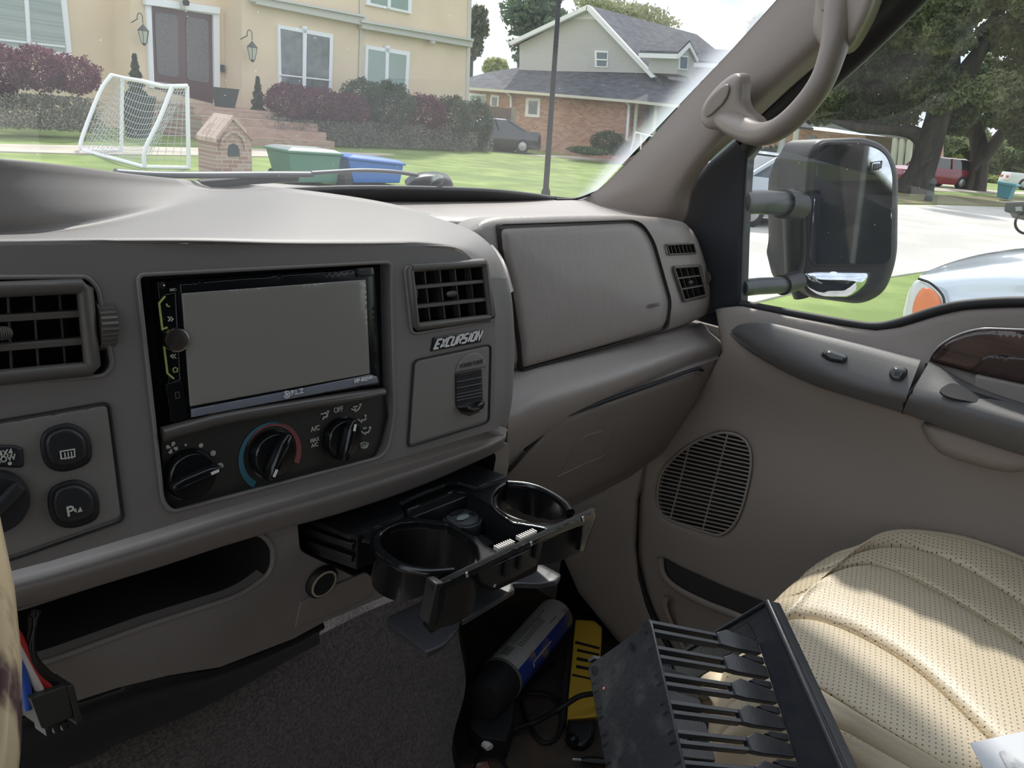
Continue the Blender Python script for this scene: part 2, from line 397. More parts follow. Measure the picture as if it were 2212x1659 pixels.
# right-hand return of the pod, down to the groove
ret = []
for (v, uf, um, uo) in ((600, 1054, 1074, 1094), (642, 1064, 1082, 1104), (720, 1070, 1090, 1109), (800, 1070, 1090, 1108), (860, 1068, 1088, 1104), (905, 1064, 1082, 1096), (930, 1060, 1076, 1088)):
    ret.append([FACE(uf, v, 0), Y(um, v, .476), Y(uo, v, .50), Y(uo, v, .50)+np.array([.002, .05, 0]), Y(uo, v, .5)+np.array([.0, .12, -.01])])
patch('pod_side', ret, bez, dash, sub=4)
# bezel face with its openings
f_out = [(-260, 530), (0, 530), (300, 526), (620, 530), (900, 531), (985, 541), (1020, 560), (1048, 588), (1064, 642), (1070, 720), (1070, 800), (1068, 860), (1064, 905), (1060, 930),
         (920, 972), (500, 1094), (320, 1149), (108, 1212), (0, 1240), (-260, 1300)]
H_ventL = rc([(-160, 600), (190, 598), (212, 625), (243, 790), (225, 812), (-160, 840)], 14)
H_stereo = rc([(297, 594, 16), (845, 566, 14), (846, 640, 10), (852, 905, 30), (835, 985, 30), (372, 1106, 20), (352, 1085, 14)], 12)
H_ventR = rc([(874, 577), (1051, 561), (1070, 692), (890, 722)], 12)
H_sw = rc([(-160, 936), (235, 868), (268, 1124), (34, 1206), (-160, 1262)], 16)
H_pp = rc([(893, 778), (1060, 743), (1056, 912), (880, 967)], 12)
bezel = pillow('bezel', f_out, FACE, bez, dash, puff=0, edge=8, holes=[H_ventL, H_stereo, H_ventR], skirt=.014, res=14, smooth=40)
def rim(hole, surf, w, name, m, parent, h=.0016):
    """soft raised lip round an opening"""
    mb = MB(); P = [surf(p[0], p[1], .0005) for p in resamp(hole, 12)]; mb.tube(P, w, 8, closed=True); return mb.build(name, m, parent, 80)
for hh, nm in ((H_ventL, 'opening_rim'), (H_stereo, 'opening_rim'), (H_ventR, 'opening_rim')): rim(hh, FACE, .0014, nm, bez, dash)
# pocket behind the stereo and the vents
for hh, dep in ((H_stereo, .016), (H_ventL, .034), (H_ventR, .034)):
    mb = MB(); mb.loft([[FACE(p[0], p[1], -.001) for p in hh], [FACE(p[0], p[1], -dep) for p in hh]], cap0=False); mb.build('pocket_back', blkm, dash)
# lip roll below the bezel
g_top = [(-260, 1316), (0, 1251), (108, 1223), (320, 1161), (500, 1106), (700, 1050), (920, 985), (1060, 943), (1086, 934)]
g_bot = [(-260, 1395), (0, 1322), (108, 1294), (320, 1231), (500, 1172), (590, 1146), (700, 1118), (850, 1070), (1000, 1010), (1080, 968)]
def along(poly, n):
    P = [np.array(p, float) for p in poly]; d = [0]
    for a, b in zip(P, P[1:]): d.append(d[-1]+np.linalg.norm(b-a))
    out = []
    for k in range(n):
        s_ = d[-1]*k/(n-1); i = max(j for j in range(len(d)-1) if d[j] <= s_+1e-9); t = (s_-d[i])/(d[i+1]-d[i]); out.append(P[i]*(1-t)+P[i+1]*t)
    return out
gt, gb = along(g_top, 12), along(g_bot, 12)
rows = []
for t, y in ((0, .474), (.12, .462), (.45, .452), (.8, .458), (1.0, .470)):
    rows.append([Y(*(a*(1-t)+b*t), y) for a, b in zip(gt, gb)])
rows = [[p+np.array([0, .03, 0]) for p in rows[0]]]+rows
rows.append([p+np.array([0, .03, .004]) for p in rows[-1]])
for r in rows: e_ = r[-1]; r.append(e_+np.array([.008, .018, .002])); r.append(e_+np.array([.008, .12, .002]))
patch('lip_roll', rows, taupe, dash, sub=4)
# lower centre panel with storage cubby and cup-holder slot
l_out = [(-260, 1380), (0, 1308), (320, 1222), (590, 1142), (850, 1062), (1000, 1000), (1085, 958), (1100, 960), (1098, 1010), (1090, 1060), (1075, 1120), (1010, 1185), (900, 1260), (790, 1305), (699, 1344), (633, 1380), (475, 1441), (364, 1459), (253, 1486), (160, 1516), (0, 1560), (-260, 1640)]
H_cub = rc([(-220, 1378), (53, 1309), (269, 1240), (443, 1178), (560, 1148, 26), (590, 1180, 20), (588, 1235, 30), (522, 1285, 40), (316, 1351), (127, 1421, 40), (80, 1436), (-220, 1530)], 16)
H_slot = rc([(640, 1108), (820, 1058), (1000, 993), (1064, 972), (1072, 985), (1064, 1030), (1052, 1130), (800, 1262), (668, 1200), (648, 1190)], 12)
LOWP = Plane([0, .478, 1.39], [0, -1, -.10])
low = pillow('lower_panel', l_out, LOWP, taupe, dash, puff=.0, edge=10, holes=[H_cub, H_slot], skirt=.012, res=15, smooth=40)
mb = MB(); a_ = [LOWP(p[0], p[1], 0) for p in resamp(H_cub, 20)]; P0 = np.mean(a_, 0)
L1 = [p+np.array([0, .02, 0])+(P0-p)*.02 for p in a_]; L2 = [p+np.array([0, .13, .0])+(P0-p)*np.array([.06, 0, .12]) for p in a_]
mb.loft([a_, L1, L2], cap0=False); mb.build('storage_cubby', mat('cubby_dark', (.016, .015, .015), .8), dash, 60)
rim(H_cub, LOWP, .0022, 'cubby_rim', taupe, dash)
mb = MB(); a_ = [LOWP(p[0], p[1], 0) for p in resamp(H_slot, 20)]; mb.loft([a_, [p+np.array([0, .10, 0]) for p in a_]], cap0=False); mb.build('slot_liner', blkm, dash, 60)
# small ashtray outline below the slot
asht = pillow('ashtray_cover', rc([(648, 1300), (700, 1272), (790, 1235), (815, 1256), (800, 1290), (700, 1334), (636, 1357)], 6), Plane(LOWP.p+LOWP.n*.0004, LOWP.n), taupe, dash, puff=.0016, edge=4, skirt=.001)
# dark duct below the panel
mb = MB()
d0 = [(-260, 1640), (0, 1562), (160, 1518), (253, 1488), (364, 1461), (475, 1443), (633, 1382), (699, 1346)]; d1 = [(-260, 1760), (0, 1690), (168, 1650), (262, 1600), (385, 1550), (500, 1490), (600, 1430), (680, 1388)]
rows = [[Y(u, v, .50) for u, v in d0], [Y(u, v, .53) for u, v in [((a+c)/2, (b+d)/2) for (a, b), (c, d) in zip(d0, d1)]], [Y(u, v, .60) for u, v in d1], [Y(u, v, .60)+np.array([0, .1, 0]) for u, v in d1]]
patch('lower_duct', [[p+np.array([0, .05, .01]) for p in rows[0]]]+rows, mat('duct_black', (.012, .012, .013), .3), dash, sub=4)
# main top pad, windshield to the passenger face
top0 = [(520, 392, 1.02), (620, 402, .98), (760, 408, .94), (900, 413, .90), (1050, 420, .86), (1200, 428, .81), (1300, 436, .775), (1400, 450, .73), (1480, 462, .66)]
top1 = [(520, 400, .90), (620, 412, .86), (760, 420, .83), (900, 428, .80), (1050, 434, .77), (1200, 440, .735), (1300, 446, .715), (1400, 457, .68), (1495, 474, .62)]
top2 = [(520, 418, .78), (640, 428, .77), (780, 440, .745), (900, 448, .72), (1050, 452, .69), (1200, 455, .67), (1310, 459, .65), (1410, 468, .63), (1502, 486, .60)]
top3 = [(520, 440, .74), (640, 450, .74), (780, 462, .70), (900, 474, .67), (1060, 474, .62), (1200, 469, .605), (1320, 468, .595), (1420, 478, .585), (1510, 505, .575)]
top4 = [(520, 470, .72), (640, 480, .72), (780, 500, .68), (940, 530, .66), (1074, 508, .585), (1200, 486, .568), (1330, 482, .560), (1412, 520, .556), (1516, 545, .556)]
rows = [[Y(*p) for p in r] for r in (top0, top1, top2, top3)]
patch('top_pad', [[p+np.array([0, .04, -.05]) for p in rows[0]]]+rows+[[p+np.array([0, -.004, -.02]) for p in rows[-1]]], taupe_s, dash, sub=4)
# passenger face: frame behind airbag cover and the end pod
PF = plane3(Y(1080, 490, .585), Y(1500, 505, .570), Y(1110, 800, .555))
PF = Plane([.8, .578, 1.585], [-.07, -1, .17])
pf_out = [(1005, 500), (1040, 474), (1072, 468), (1200, 464), (1330, 463), (1430, 470), (1480, 480), (1504, 510), (1522, 560), (1540, 630), (1540, 655), (1530, 676), (1490, 698), (1432, 718), (1300, 748), (1115, 803), (1060, 812), (1040, 700), (1030, 560)]
H_air = rc([(1073, 484, 12), (1380, 474, 30), (1410, 520, 20), (1447, 650, 16), (1440, 712, 16), (1300, 752), (1124, 800, 8), (1118, 740), (1100, 620, 10), (1080, 545)], 10)
H_dv = rc([(1438, 527), (1499, 524, 8), (1506, 547), (1445, 551)], 5)
H_ov = rc([(1452, 575), (1514, 571, 6), (1530, 638, 6), (1526, 644), (1475, 653)], 5)
pillow('passenger_face', rc(pf_out, 14), PF, taupe_s, dash, puff=.014, edge=34, holes=[H_dv, H_ov], hp=False, skirt=.03, res=13, smooth=60)
PF1 = Plane(PF.p+PF.n*.0145, PF.n)
# groove around the airbag cover, then the padded cover
mb = MB(); mb.tube([PF1(p[0], p[1], .0) for p in resamp(H_air, 14)], .0042, 8, closed=True, flat=.35); mb.build('airbag_seam', mat('seam_dark', (.03, .027, .025), .8), dash, 80)
air = pillow('airbag_cover', rc([(1079, 492, 16), (1376, 480, 34), (1404, 524, 24), (1441, 652, 20), (1435, 708, 20), (1300, 748), (1127, 796, 8), (1123, 740), (1104, 620, 12), (1084, 548)], 12), PF1, taupe_s, dash, puff=.007, edge=20, skirt=.012, res=11, bulge=.004)
eM = FM(1413, 660, .0108, PF1); text('airbag_lettering', 'AIRBAG', .0072, eM, mat('emboss', (.12, .106, .094), .5), air)
# lower passenger roll and glovebox
lr0 = along([(1100, 812), (1115, 803), (1300, 752), (1440, 716), (1530, 693), (1552, 694)], 9)
lr1 = along([(1100, 835), (1130, 822), (1300, 775), (1440, 737), (1530, 712), (1560, 715)], 9)
lr2 = along([(1098, 900), (1130, 880), (1300, 826), (1440, 776), (1530, 745), (1566, 742)], 9)
lr3 = along([(1096, 960), (1150, 935), (1300, 868), (1440, 814), (1520, 783), (1560, 772)], 9)
lr4 = along([(1094, 1000), (1160, 945), (1240, 900), (1440, 826), (1515, 803), (1548, 800)], 9)
rows = [[Y(*p, y) for p in L] for L, y in ((lr0, .545), (lr1, .528), (lr2, .500), (lr3, .503), (lr4, .520))]
for r in rows:
    e_ = r[-1]; r.append(e_+np.array([.012, .03, -.004])); r.append(e_+np.array([.012, .12, -.02]))
rows = [[p+np.array([0, .05, 0]) for p in rows[0]]]+rows+[[p+np.array([0, .04, 0]) for p in rows[-1]]]
patch('knee_roll', rows, taupe_s, dash, sub=4)
LP = Plane([.8, .520, 1.32], [-.05, -1, -.34])
LPb = Plane(LP.p-LP.n*.006, LP.n)
gl_b = rc([(1085, 950), (1240, 880), (1500, 790, 10), (1560, 770), (1556, 800), (1520, 870), (1445, 970), (1389, 1010), (1362, 1030), (1300, 1062), (1235, 1092), (1100, 1100), (1050, 1100), (1060, 1000)], 10)
pillow('glovebox_surround', gl_b, LPb, taupe, dash, puff=.004, edge=20, skirt=.05, res=14)
glove = pillow('glovebox_door', rc([(1176, 934, 14), (1204, 909, 18), (1300, 872), (1500, 803, 12), (1519, 812, 10), (1512, 850, 20), (1440, 960, 30), (1382, 1006), (1300, 1050), (1235, 1080), (1130, 1090), (1082, 1062), (1096, 1022)], 10), LP, taupe, dash, puff=.006, edge=12, skirt=.02, res=12)
LPf = Plane(LP.p+LP.n*.0062, LP.n)
mb = MB(); mb.tube([LP(u, v, .003) for u, v in sm([(1133, 972), (1158, 950), (1180, 927), (1204, 906), (1245, 889), (1300, 868), (1400, 833), (1500, 798), (1516, 800)], 4)], .0036, 8, flat=.6); mb.build('glovebox_gap', blkm, glove, 80)
lat = pillow('glovebox_latch', rc([(1214, 1016, 4), (1228, 990), (1254, 950, 6), (1328, 920, 6), (1322, 942), (1297, 987, 6)], 4), LPf, taupe, glove, puff=-.006, edge=7, skirt=.004, res=4)
pillow('latch_pocket_shade', rc([(1257, 955), (1318, 929), (1306, 955), (1292, 972), (1254, 984), (1246, 976)], 3), Plane(LPf.p-LPf.n*.0035, LPf.n), mat('latch_shade_dark', (.05, .044, .04), .6), lat, puff=0, edge=3, skirt=.001, res=5)  # flat dark patch, its colour stands in for shade in the finger hollow
for L_ in ([(1204, 1030), (1262, 1002), (1302, 985), (1318, 958), (1336, 914)], [(1216, 1012), (1256, 948), (1300, 932)]):
    mb = MB(); mb.tube([LPf(u, v, 0) for u, v in sm(L_, 4)], .0013, 6); mb.build('latch_edge', taupe, lat, 80)
# ------------------------------------------------------------------ vents
def vent(name, corners, surf, label, nb, cols, m=taupe, depth=.03, group=None, knob=None, fw=.0035, barw=.0016, wheel=None, offc=.002):
    """corners TL TR BR BL of the frame; bars across, louvres deep inside"""
    t = thing(name, label, 'air vent', surf(*corners[3]), group)
    P = lambda a, b, off=0: (lambda q: surf(q[0], q[1], off))((np.array(corners[0], float)*(1-a)+np.array(corners[1], float)*a)*(1-b)+(np.array(corners[3], float)*(1-a)+np.array(corners[2], float)*a)*b)
    mb = MB(); n = surf.n
    rim_ = [P(a, b, offc) for a, b in ((0.02, 0), (.98, 0), (1, .03), (1, .97), (.98, 1), (.02, 1), (0, .97), (0, .03))]
    mb.tube(rim_, fw, 8, closed=True); mb.build('vent_frame', m, t, 80)
    back = MB(); c4 = [P(0, 0, -.002), P(1, 0, -.002), P(1, 1, -.002), P(0, 1, -.002)]; back.loft([c4, [p-n*depth for p in c4]], cap0=False); back.build('vent_cavity', mat('vent_dark', (.010, .011, .013), .7), t, 20)
    for k in range(1, nb+1):
        b = k/(nb+1); mm = MB(); A, B = P(0, b, offc), P(1, b, offc); up = nrm(P(.5, 0)-P(.5, 1)); w = barw
        q = [A-up*w, B-up*w, B+up*w, A+up*w]; mm.loft([q, [p-n*.009 for p in q]]); mm.build('louver', m, t, 30, bev=.0006)
    for k in range(1, cols+1):
        a = k/(cols+1); mm = MB(); A, B = P(a, 0, -.006), P(a, 1, -.006); w = nrm(P(1, .5)-P(0, .5))*.0006; sk = nrm(P(1, .5)-P(0, .5))*(.004)
        q = [A-w, A+w, B+w, B-w]; mm.loft([q, [p-n*.012+sk for p in q]]); mm.build('deflector_fin', m, t, 30)
    if knob:
        mm = MB(); c = P(knob[0], knob[1], offc+.003); ax = nrm(P(1, knob[1])-P(0, knob[1]))
        prof = []; N_ = 11
        for i in range(N_*2+1):
            h = (i/(2*N_)-.5)*knob[2]; r = knob[3]*(1 if i % 2 else .82)*math.sqrt(max(0.02, 1-(2*h/knob[2])**4)); prof.append((r, h))
        mm.lathe(prof, c, ax, 12); mm.build('vent_tab', m, t, 60)
    if wheel:
        mm = MB(); c = surf(wheel[0], wheel[1], -.008); ax = nrm(P(1, .5)-P(0, .5)); rr = wheel[2]; ns = 60; prof = []
        loops = []
        for s_ in (-1, 1):
            loops.append([c+ax*s_*wheel[3]+(nrm(np.cross(ax, n))*math.sin(2*math.pi*k/ns)+n*math.cos(2*math.pi*k/ns))*(rr if k % 2 else rr*.94) for k in range(ns)])
        mm.loft(loops); mm.build('thumb_wheel', m, t, 20)
    return t
vm = mat('vent_plastic', (.105, .095, .083), .45)
vent('air_vent', [(884, 580), (1047, 568), (1060, 686), (898, 706)], FACE, 'rectangular air vent with ribbed centre tab above the white EXCURSION badge', 2, 4, vm, knob=(.52, .5, .011, .0026), wheel=(880, 632, .011, .0022))
vent('air_vent', [(-150, 632), (182, 618), (200, 796), (-150, 830)], FACE, 'large air vent left of the stereo, cut by the picture edge', 2, 5, vm, knob=(.44, .5, .012, .004), wheel=(217, 700, .016, .0045), fw=.0045, barw=.002)
vent('air_vent', [(1455, 578), (1509, 574), (1526, 638), (1478, 650)], PF1, 'small air vent at the passenger end of the dashboard', 2, 3, vm, knob=(.5, .5, .009, .0028), depth=.02, fw=.0022, barw=.0012, wheel=(1523, 600, .010, .0015))
vent('defroster_vent', [(1440, 529), (1498, 526), (1504, 547), (1446, 550)], PF1, 'narrow side window defroster vent above the small passenger vent', 0, 6, vm, depth=.012, fw=.0014)
# ------------------------------------------------------------------ car stereo
ST = Plane(FACE.p-FACE.n*.004, FACE.n)
stereo = thing('car_stereo', 'black touchscreen car stereo with a grey blank screen in the centre of the dash', 'car stereo', ST(600, 870))
scr = mat('stereo_screen', (.290, .280, .250), .16, spec=.7)
pillow('trim_surround', rc([(305, 600, 12), (838, 574, 12), (842, 838, 6), (372, 925, 8), (330, 925)], 8), Plane(ST.p-ST.n*.010, ST.n), mat('stereo_recess', (.012, .013, .016), .5), stereo, puff=0, edge=6, skirt=.01)
body = pillow('fascia', rc([(337, 606, 6), (810, 575, 6), (821, 834, 5), (372, 917, 8)], 5), ST, blkg, stereo, puff=.002, edge=5, skirt=.018)
S2 = Plane(ST.p+ST.n*.0022, ST.n)
pillow('flip_panel', rc([(386, 612, 4), (808, 577, 6), (820, 832, 4), (411, 905, 6)], 5), S2, blkg, stereo, puff=.003, edge=5, skirt=.004)
S3 = Plane(ST.p+ST.n*.0054, ST.n)
pillow('screen', rc([(393, 634), (790, 604), (799, 807), (411, 878)], 3), S3, scr, stereo, puff=.0004, edge=2, skirt=.0006)
pillow('lower_trim_strip', rc([(413, 884), (640, 841), (800, 809), (815, 814), (817, 826), (414, 902)], 1), S3, mat('trim_grey', (.20, .215, .26), .35), stereo, puff=.0005, edge=2, skirt=.001)
pillow('top_latch', rc([(768, 580), (806, 577), (809, 596), (770, 599)], 1), S3, blkg, stereo, puff=.0008, edge=2, skirt=.001)
def uvline(surf, pts, w, off=.0004): return [surf(u, v, off) for u, v in pts]
def strokes(name, surf, lines, w, m, parent, off=.0003):
    mb = MB()
    for L in lines:
        cl = len(L) > 2 and L[0] == L[-1]; P = [surf(u, v, off) for u, v in (L[:-1] if cl else L)]; mb.ribbon(P, w, surf.n, closed=cl)
    return mb.build(name, m, parent, 0)
lime = mat('lime_marking', (.42, .52, .16), .4)
S1 = Plane(ST.p+ST.n*.0021, ST.n)
strokes('lime_bracket', S1, [[(356, 640), (343, 655), (350, 711), (361, 707)]], .0011, lime, stereo)
strokes('lime_bracket', S1, [[(366, 752), (354, 750), (361, 806), (375, 818)]], .0011, lime, stereo)
strokes('call_icon', S1, [[(359, 656), (361, 661), (366, 662)]], .0008, lime, stereo)
strokes('skip_icon', S1, [[(362, 684), (367, 689), (363, 694)], [(368, 684), (373, 689), (369, 694)]], .0005, mark, stereo)
strokes('skip_icon', S1, [[(373, 765), (368, 769), (374, 774)], [(379, 765), (374, 769), (380, 774)]], .0005, mark, stereo)
strokes('home_icon', S1, [[(373, 797), (378, 793), (383, 796), (382, 803), (375, 804), (373, 797)]], .0005, lime, stereo)
strokes('microphone_icon', S1, [[(377, 848), (385, 846), (387, 858), (379, 861), (377, 848)]], .0004, mat('faint', (.12, .12, .12), .5), stereo)
for u, v in ((349, 616), (369, 615)):
    mb = MB(); mb.lathe([(.0022, 0), (.0022, .0012), (.0014, .0012), (.0012, .0002)], S1(u, v), S1.n, 16); mb.build('port', blkg if u > 360 else chrome, stereo)
text('label_text', 'MIC', .0024, FM(374, 626, .0004, S1), mark, stereo)
text('label_text', 'AUX', .0026, FM(384, 888, .0004, S1), mat('faint', (.12,)*3), stereo)
strokes('button_seam', S1, [[(356, 637), (378, 632), (388, 820), (372, 826)]], .0003, mat('faint', (.12,)*3), stereo)
pillow('socket_cover', rc([(357, 829, 4), (397, 822, 4), (408, 902, 6), (370, 915, 6)], 4), S1, blkg, stereo, puff=.001, edge=3, skirt=.001)
kn = MB(); kn.lathe([(.0080, -.001), (.0080, .0042), (.0074, .0054), (.0066, .0056), (0, .0052)], S1(376, 733), S1.n, 40); kn.build('volume_knob', mat('knob_chrome', (.42, .36, .34), .25, metal=1), stereo, 40)
text('maker_mark', 'P.L.Z', .0050, FM(642, 847, .0012, S3), white, stereo, sx=1.0)
mb = MB(); c = S3(619, 852, .0012); ex = np.array([1.0, 0, 0]); ey = np.cross(S3.n, ex)
mb.ribbon([c+.0024*(ex*math.cos(a)+ey*math.sin(a)) for a in np.linspace(-.9*math.pi, .75*math.pi, 18)], .0007, S3.n); mb.ribbon([c+.0009*(ex*math.cos(a)+ey*math.sin(a)) for a in np.linspace(-.2, 2*math.pi-.6, 12)], .0009, S3.n); mb.build('maker_logo', white, stereo, 0)
text('model_text', 'MP-802W', .0042, FM(785, 820, .0012, S3), white, stereo)
# ------------------------------------------------------------------ climate controls
CP = Plane(FACE.p-FACE.n*.006, FACE.n)
clim = thing('climate_control_panel', 'dark climate control panel with three black knobs below the stereo', 'climate control panel', CP(590, 1060))
pillow('fascia', rc([(345, 935, 4), (830, 852, 10), (838, 900, 6), (806, 998, 10), (376, 1103, 16), (354, 1085, 8)], 8), CP, charc, clim, puff=.001, edge=5, skirt=.01)
br = along([(350, 938), (470, 905), (640, 876), (760, 858), (828, 846)], 10); mb = MB(); mb.tube([CP(u, v, .006) for u, v in br], [.0058]*9+[.004], 12, flat=.8); mb.build('brow', mat('brow_plastic', (.085, .075, .066), .3), clim, 80)
C1 = Plane(CP.p+CP.n*.0012, CP.n)
def face_c(u, v, off=0): return C1(u, v, off)
def mmpt(c, r, a):    # a measured clockwise from up, on the face
    ex = np.array([1.0, 0, 0]); ey = np.cross(C1.n, ex); return c+r*(ex*math.sin(a)+ey*math.cos(a))
def knob(u, v, r, ang, lab):
    c = C1(u, v); n = C1.n; ex = np.array([1.0, 0, 0]); ey = np.cross(n, ex); t = MB()
    t.lathe([(r*1.06, 0), (r*1.06, .001), (r, .0012), (r*.97, .006), (r*.90, .0072), (0, .0075)], c, n, 44)
    k = t.build('knob', blkg, clim, 40); k['label'] = lab
    d = ex*math.sin(ang)+ey*math.cos(ang); s_ = np.cross(n, d); loops = []
    for h, w, L in ((.003, .30, 1.03), (.009, .26, 1.06), (.0128, .20, 1.02), (.0140, .12, .96)):
        loops.append([c+n*h+d*L*r*a+s_*w*r*b for a, b in ((-.96, .55), (-1, 0), (-.96, -.55), (-.5, -1), (.5, -1), (.93, -.6), (1.04, 0), (.93, .6), (.5, 1), (-.5, 1))])
    g = MB(); g.loft(loops); g.build('grip', blkg, k, 50)
    g = MB(); g.ribbon([c+n*.0141+d*r*.52, c+n*.0138+d*r*.85], .0018, n); g.build('pointer', mat('pointer_white', (.8, .8, .76), .5), k, 0)
    return c
c1 = knob(408, 1024, .0168, math.radians(82), 'fan speed knob'); c2 = knob(586, 980, .0172, math.radians(212), 'temperature knob'); c3 = knob(736, 946, .0162, math.radians(20), 'airflow mode knob')
# printed marks
for u, v, r in ((401, 961, .0008), (434, 962, .0015), (460, 979, .0020), (475, 1007, .0025)):
    mb = MB(); mb.lathe([(r, 0), (r, .0003), (0, .0003)], C1(u, v), C1.n, 20); mb.build('fan_speed_dot', mark, clim, 0)
mb = MB(); c = C1(371, 967)
for k in range(4):
    a = k*math.pi/2+.5; q = [mmpt(c, .0010, a-.5), mmpt(c, .0036, a-.45), mmpt(c, .0043, a), mmpt(c, .0036, a+.35), mmpt(c, .0012, a+.3)]; mb.prism(q, C1.n*.0004)
mb.build('fan_icon', mark, clim, 0)
def arc(c, r0, a0, a1, w0, w1, m, name):
    mb = MB(); N = 40; A = []; B = []
    for i in range(N+1):
        t = i/N; a = a0+(a1-a0)*t; w = w0+(w1-w0)*t; A.append(mmpt(c, r0, a)); B.append(mmpt(c, r0+w, a))
    for i in range(N): mb.prism([A[i], A[i+1], B[i+1], B[i]], C1.n*.0004)
    return mb.build(name, m, clim, 0)
arc(c2, .0222, math.radians(-142), math.radians(52), .0050, .0004, mat('cold_blue', (.05, .20, .27), .5), 'cold_scale')
arc(c2, .0208, math.radians(-60), math.radians(122), .0004, .0048, mat('hot_red', (.36, .10, .10), .5), 'hot_scale')
def ctext(s, u, v, size): text('marking_text', s, size, FM(u, v, .0004, C1), mark, clim, sx=.85)
ctext('OFF', 731, 885, .0058); ctext('A/C', 681, 926, .0056); ctext('MAX', 680, 950.5, .0045); ctext('A/C', 680, 961.5, .0045)
def person(u, v, s=1, head=True, feet=True):
    L = [[(u+6*s, v-6*s), (u+2*s, v+1*s), (u-3*s, v+3*s), (u-6*s, v+9*s)]]
    return L
strokes('airflow_icon', C1, [[(692, 894), (703, 892)], [(701, 890), (705, 894)], [(707, 893), (705, 900), (699, 901), (696, 906)]], .0011, mark, clim)
strokes('airflow_icon', C1, [[(758, 883), (766, 886), (767, 881)], [(762, 879), (772, 877)], [(777, 878), (773, 884), (769, 887), (765, 888)]], .0011, mark, clim)
strokes('airflow_icon', C1, [[(772, 905), (778, 910)], [(790, 902), (787, 907), (781, 907), (779, 913)]], .0012, mark, clim)
strokes('airflow_icon', C1, [[(779, 931), (785, 936)], [(798, 928), (794, 934), (789, 934), (787, 939)], [(783, 925), (791, 924)]], .0011, mark, clim)
for u, v in ((708, 889), (778, 874), (789, 898), (799, 924)):
    mb = MB(); mb.lathe([(.0011, 0), (.0011, .0004), (0, .0004)], C1(u, v), C1.n, 12); mb.build('icon_dot', mark, clim, 0)
strokes('defrost_icon', C1, [[(778, 958), (787, 955), (795, 957), (792, 966), (780, 967), (778, 958)], [(783, 959), (784, 969)], [(787, 959), (787, 969)], [(791, 958), (790, 968)]], .0006, mark, clim)
# ------------------------------------------------------------------ switch panel
SW = Plane(FACE.p+FACE.n*.0006, FACE.n)
swp = thing('switch_panel', 'taupe switch plate with round-cornered black buttons left of the climate controls', 'switch panel', SW(100, 1180))
pillow('plate', rc([(-150, 940), (232, 874, 14), (262, 1118, 14), (34, 1198), (-150, 1256)], 14), SW, bez2, swp, puff=.0012, edge=5, skirt=.0015)
mb = MB(); mb.tube([SW(p[0], p[1], 0) for p in resamp(H_sw, 12)], .0016, 6, closed=True, flat=.4); mb.build('plate_gap', mat('gap_dark', (.02, .019, .018), .8), swp, 80)
S_ = Plane(SW.p+SW.n*.0014, SW.n); sq = lambda cx, cy, w, h: sm([(cx-w*.94, cy-h*.1), (cx-w*.72, cy-h*.72), (cx+w*.12, cy-h*1.0), (cx+w*.80, cy-h*.62), (cx+w*1.0, cy+h*.1), (cx+w*.82, cy+h*.66), (cx-w*.05, cy+h*.98), (cx-w*.70, cy+h*.74)], 5, True)
swb = mat('switch_black', (.022, .023, .025), .42)
for cx, cy in ((141, 967), (157, 1089)):
    r_ = pillow('button_surround', sq(cx, cy, 58, 53), S_, rub, swp, puff=.003, edge=9, skirt=.002)
    b_ = pillow('push_button', sq(cx+1, cy, 47, 42), Plane(S_.p+S_.n*.0026, S_.n), swb, swp, puff=.003, edge=9, skirt=.004)
T_ = Plane(S_.p+S_.n*.0057, S_.n)
strokes('rear_defrost_icon', T_, [[(130, 975), (160, 970), (161, 986), (132, 991), (130, 975)], [(139, 977), (141, 992)], [(146, 976), (148, 991)], [(153, 975), (155, 990)]], .0006, mark, swp)
text('parking_letter', 'P', .0085, FM(152, 1105, .0002, T_), mark, swp)
mb = MB(); mb.prism([T_(167, 1107, .0002), (T_(178, 1104, .0002)), T_(173, 1095, .0002)], T_.n*.0004); mb.build('parking_icon', mark, swp, 0)
strokes('parking_icon', T_, [[(163, 1098), (164, 1106)], [(160, 1100), (161, 1105)]], .0004, mark, swp)
b_ = pillow('indicator_button', rc([(-60, 960), (30, 961), (50, 968), (52, 1008), (40, 1011), (-60, 1005)], 6), S_, swb, swp, puff=.003, edge=6, skirt=.003)
T2 = Plane(S_.p+S_.n*.0031, S_.n)
text('label_text', '4X4', .0047, FM(12, 979, .0002, T2), mark, swp, sx=.85); text('label_text', 'LOW', .0047, FM(13, 991.5, .0002, T2), mark, swp, sx=.85)
mb = MB(); mb.lathe([(.0010, 0), (.0010, .0004), (0, .0004)], T2(21, 1001), T2.n, 12); mb.build('indicator_dot', mark, swp, 0)
mb = MB(); c = S_(-18, 1085); mb.lathe([(.0185, 0), (.018, .004), (.016, .007), (.0155, .010), (0, .010)], c, S_.n, 40); mb.build('rotary_switch', swb, swp, 40)
mb = MB(); mb.box((-.0035, -.0155, .009), (.0035, .0155, .015), FM(-18, 1085, 0, S_, -.9), bev=.002); mb.build('rotary_grip', swb, swp, 40)
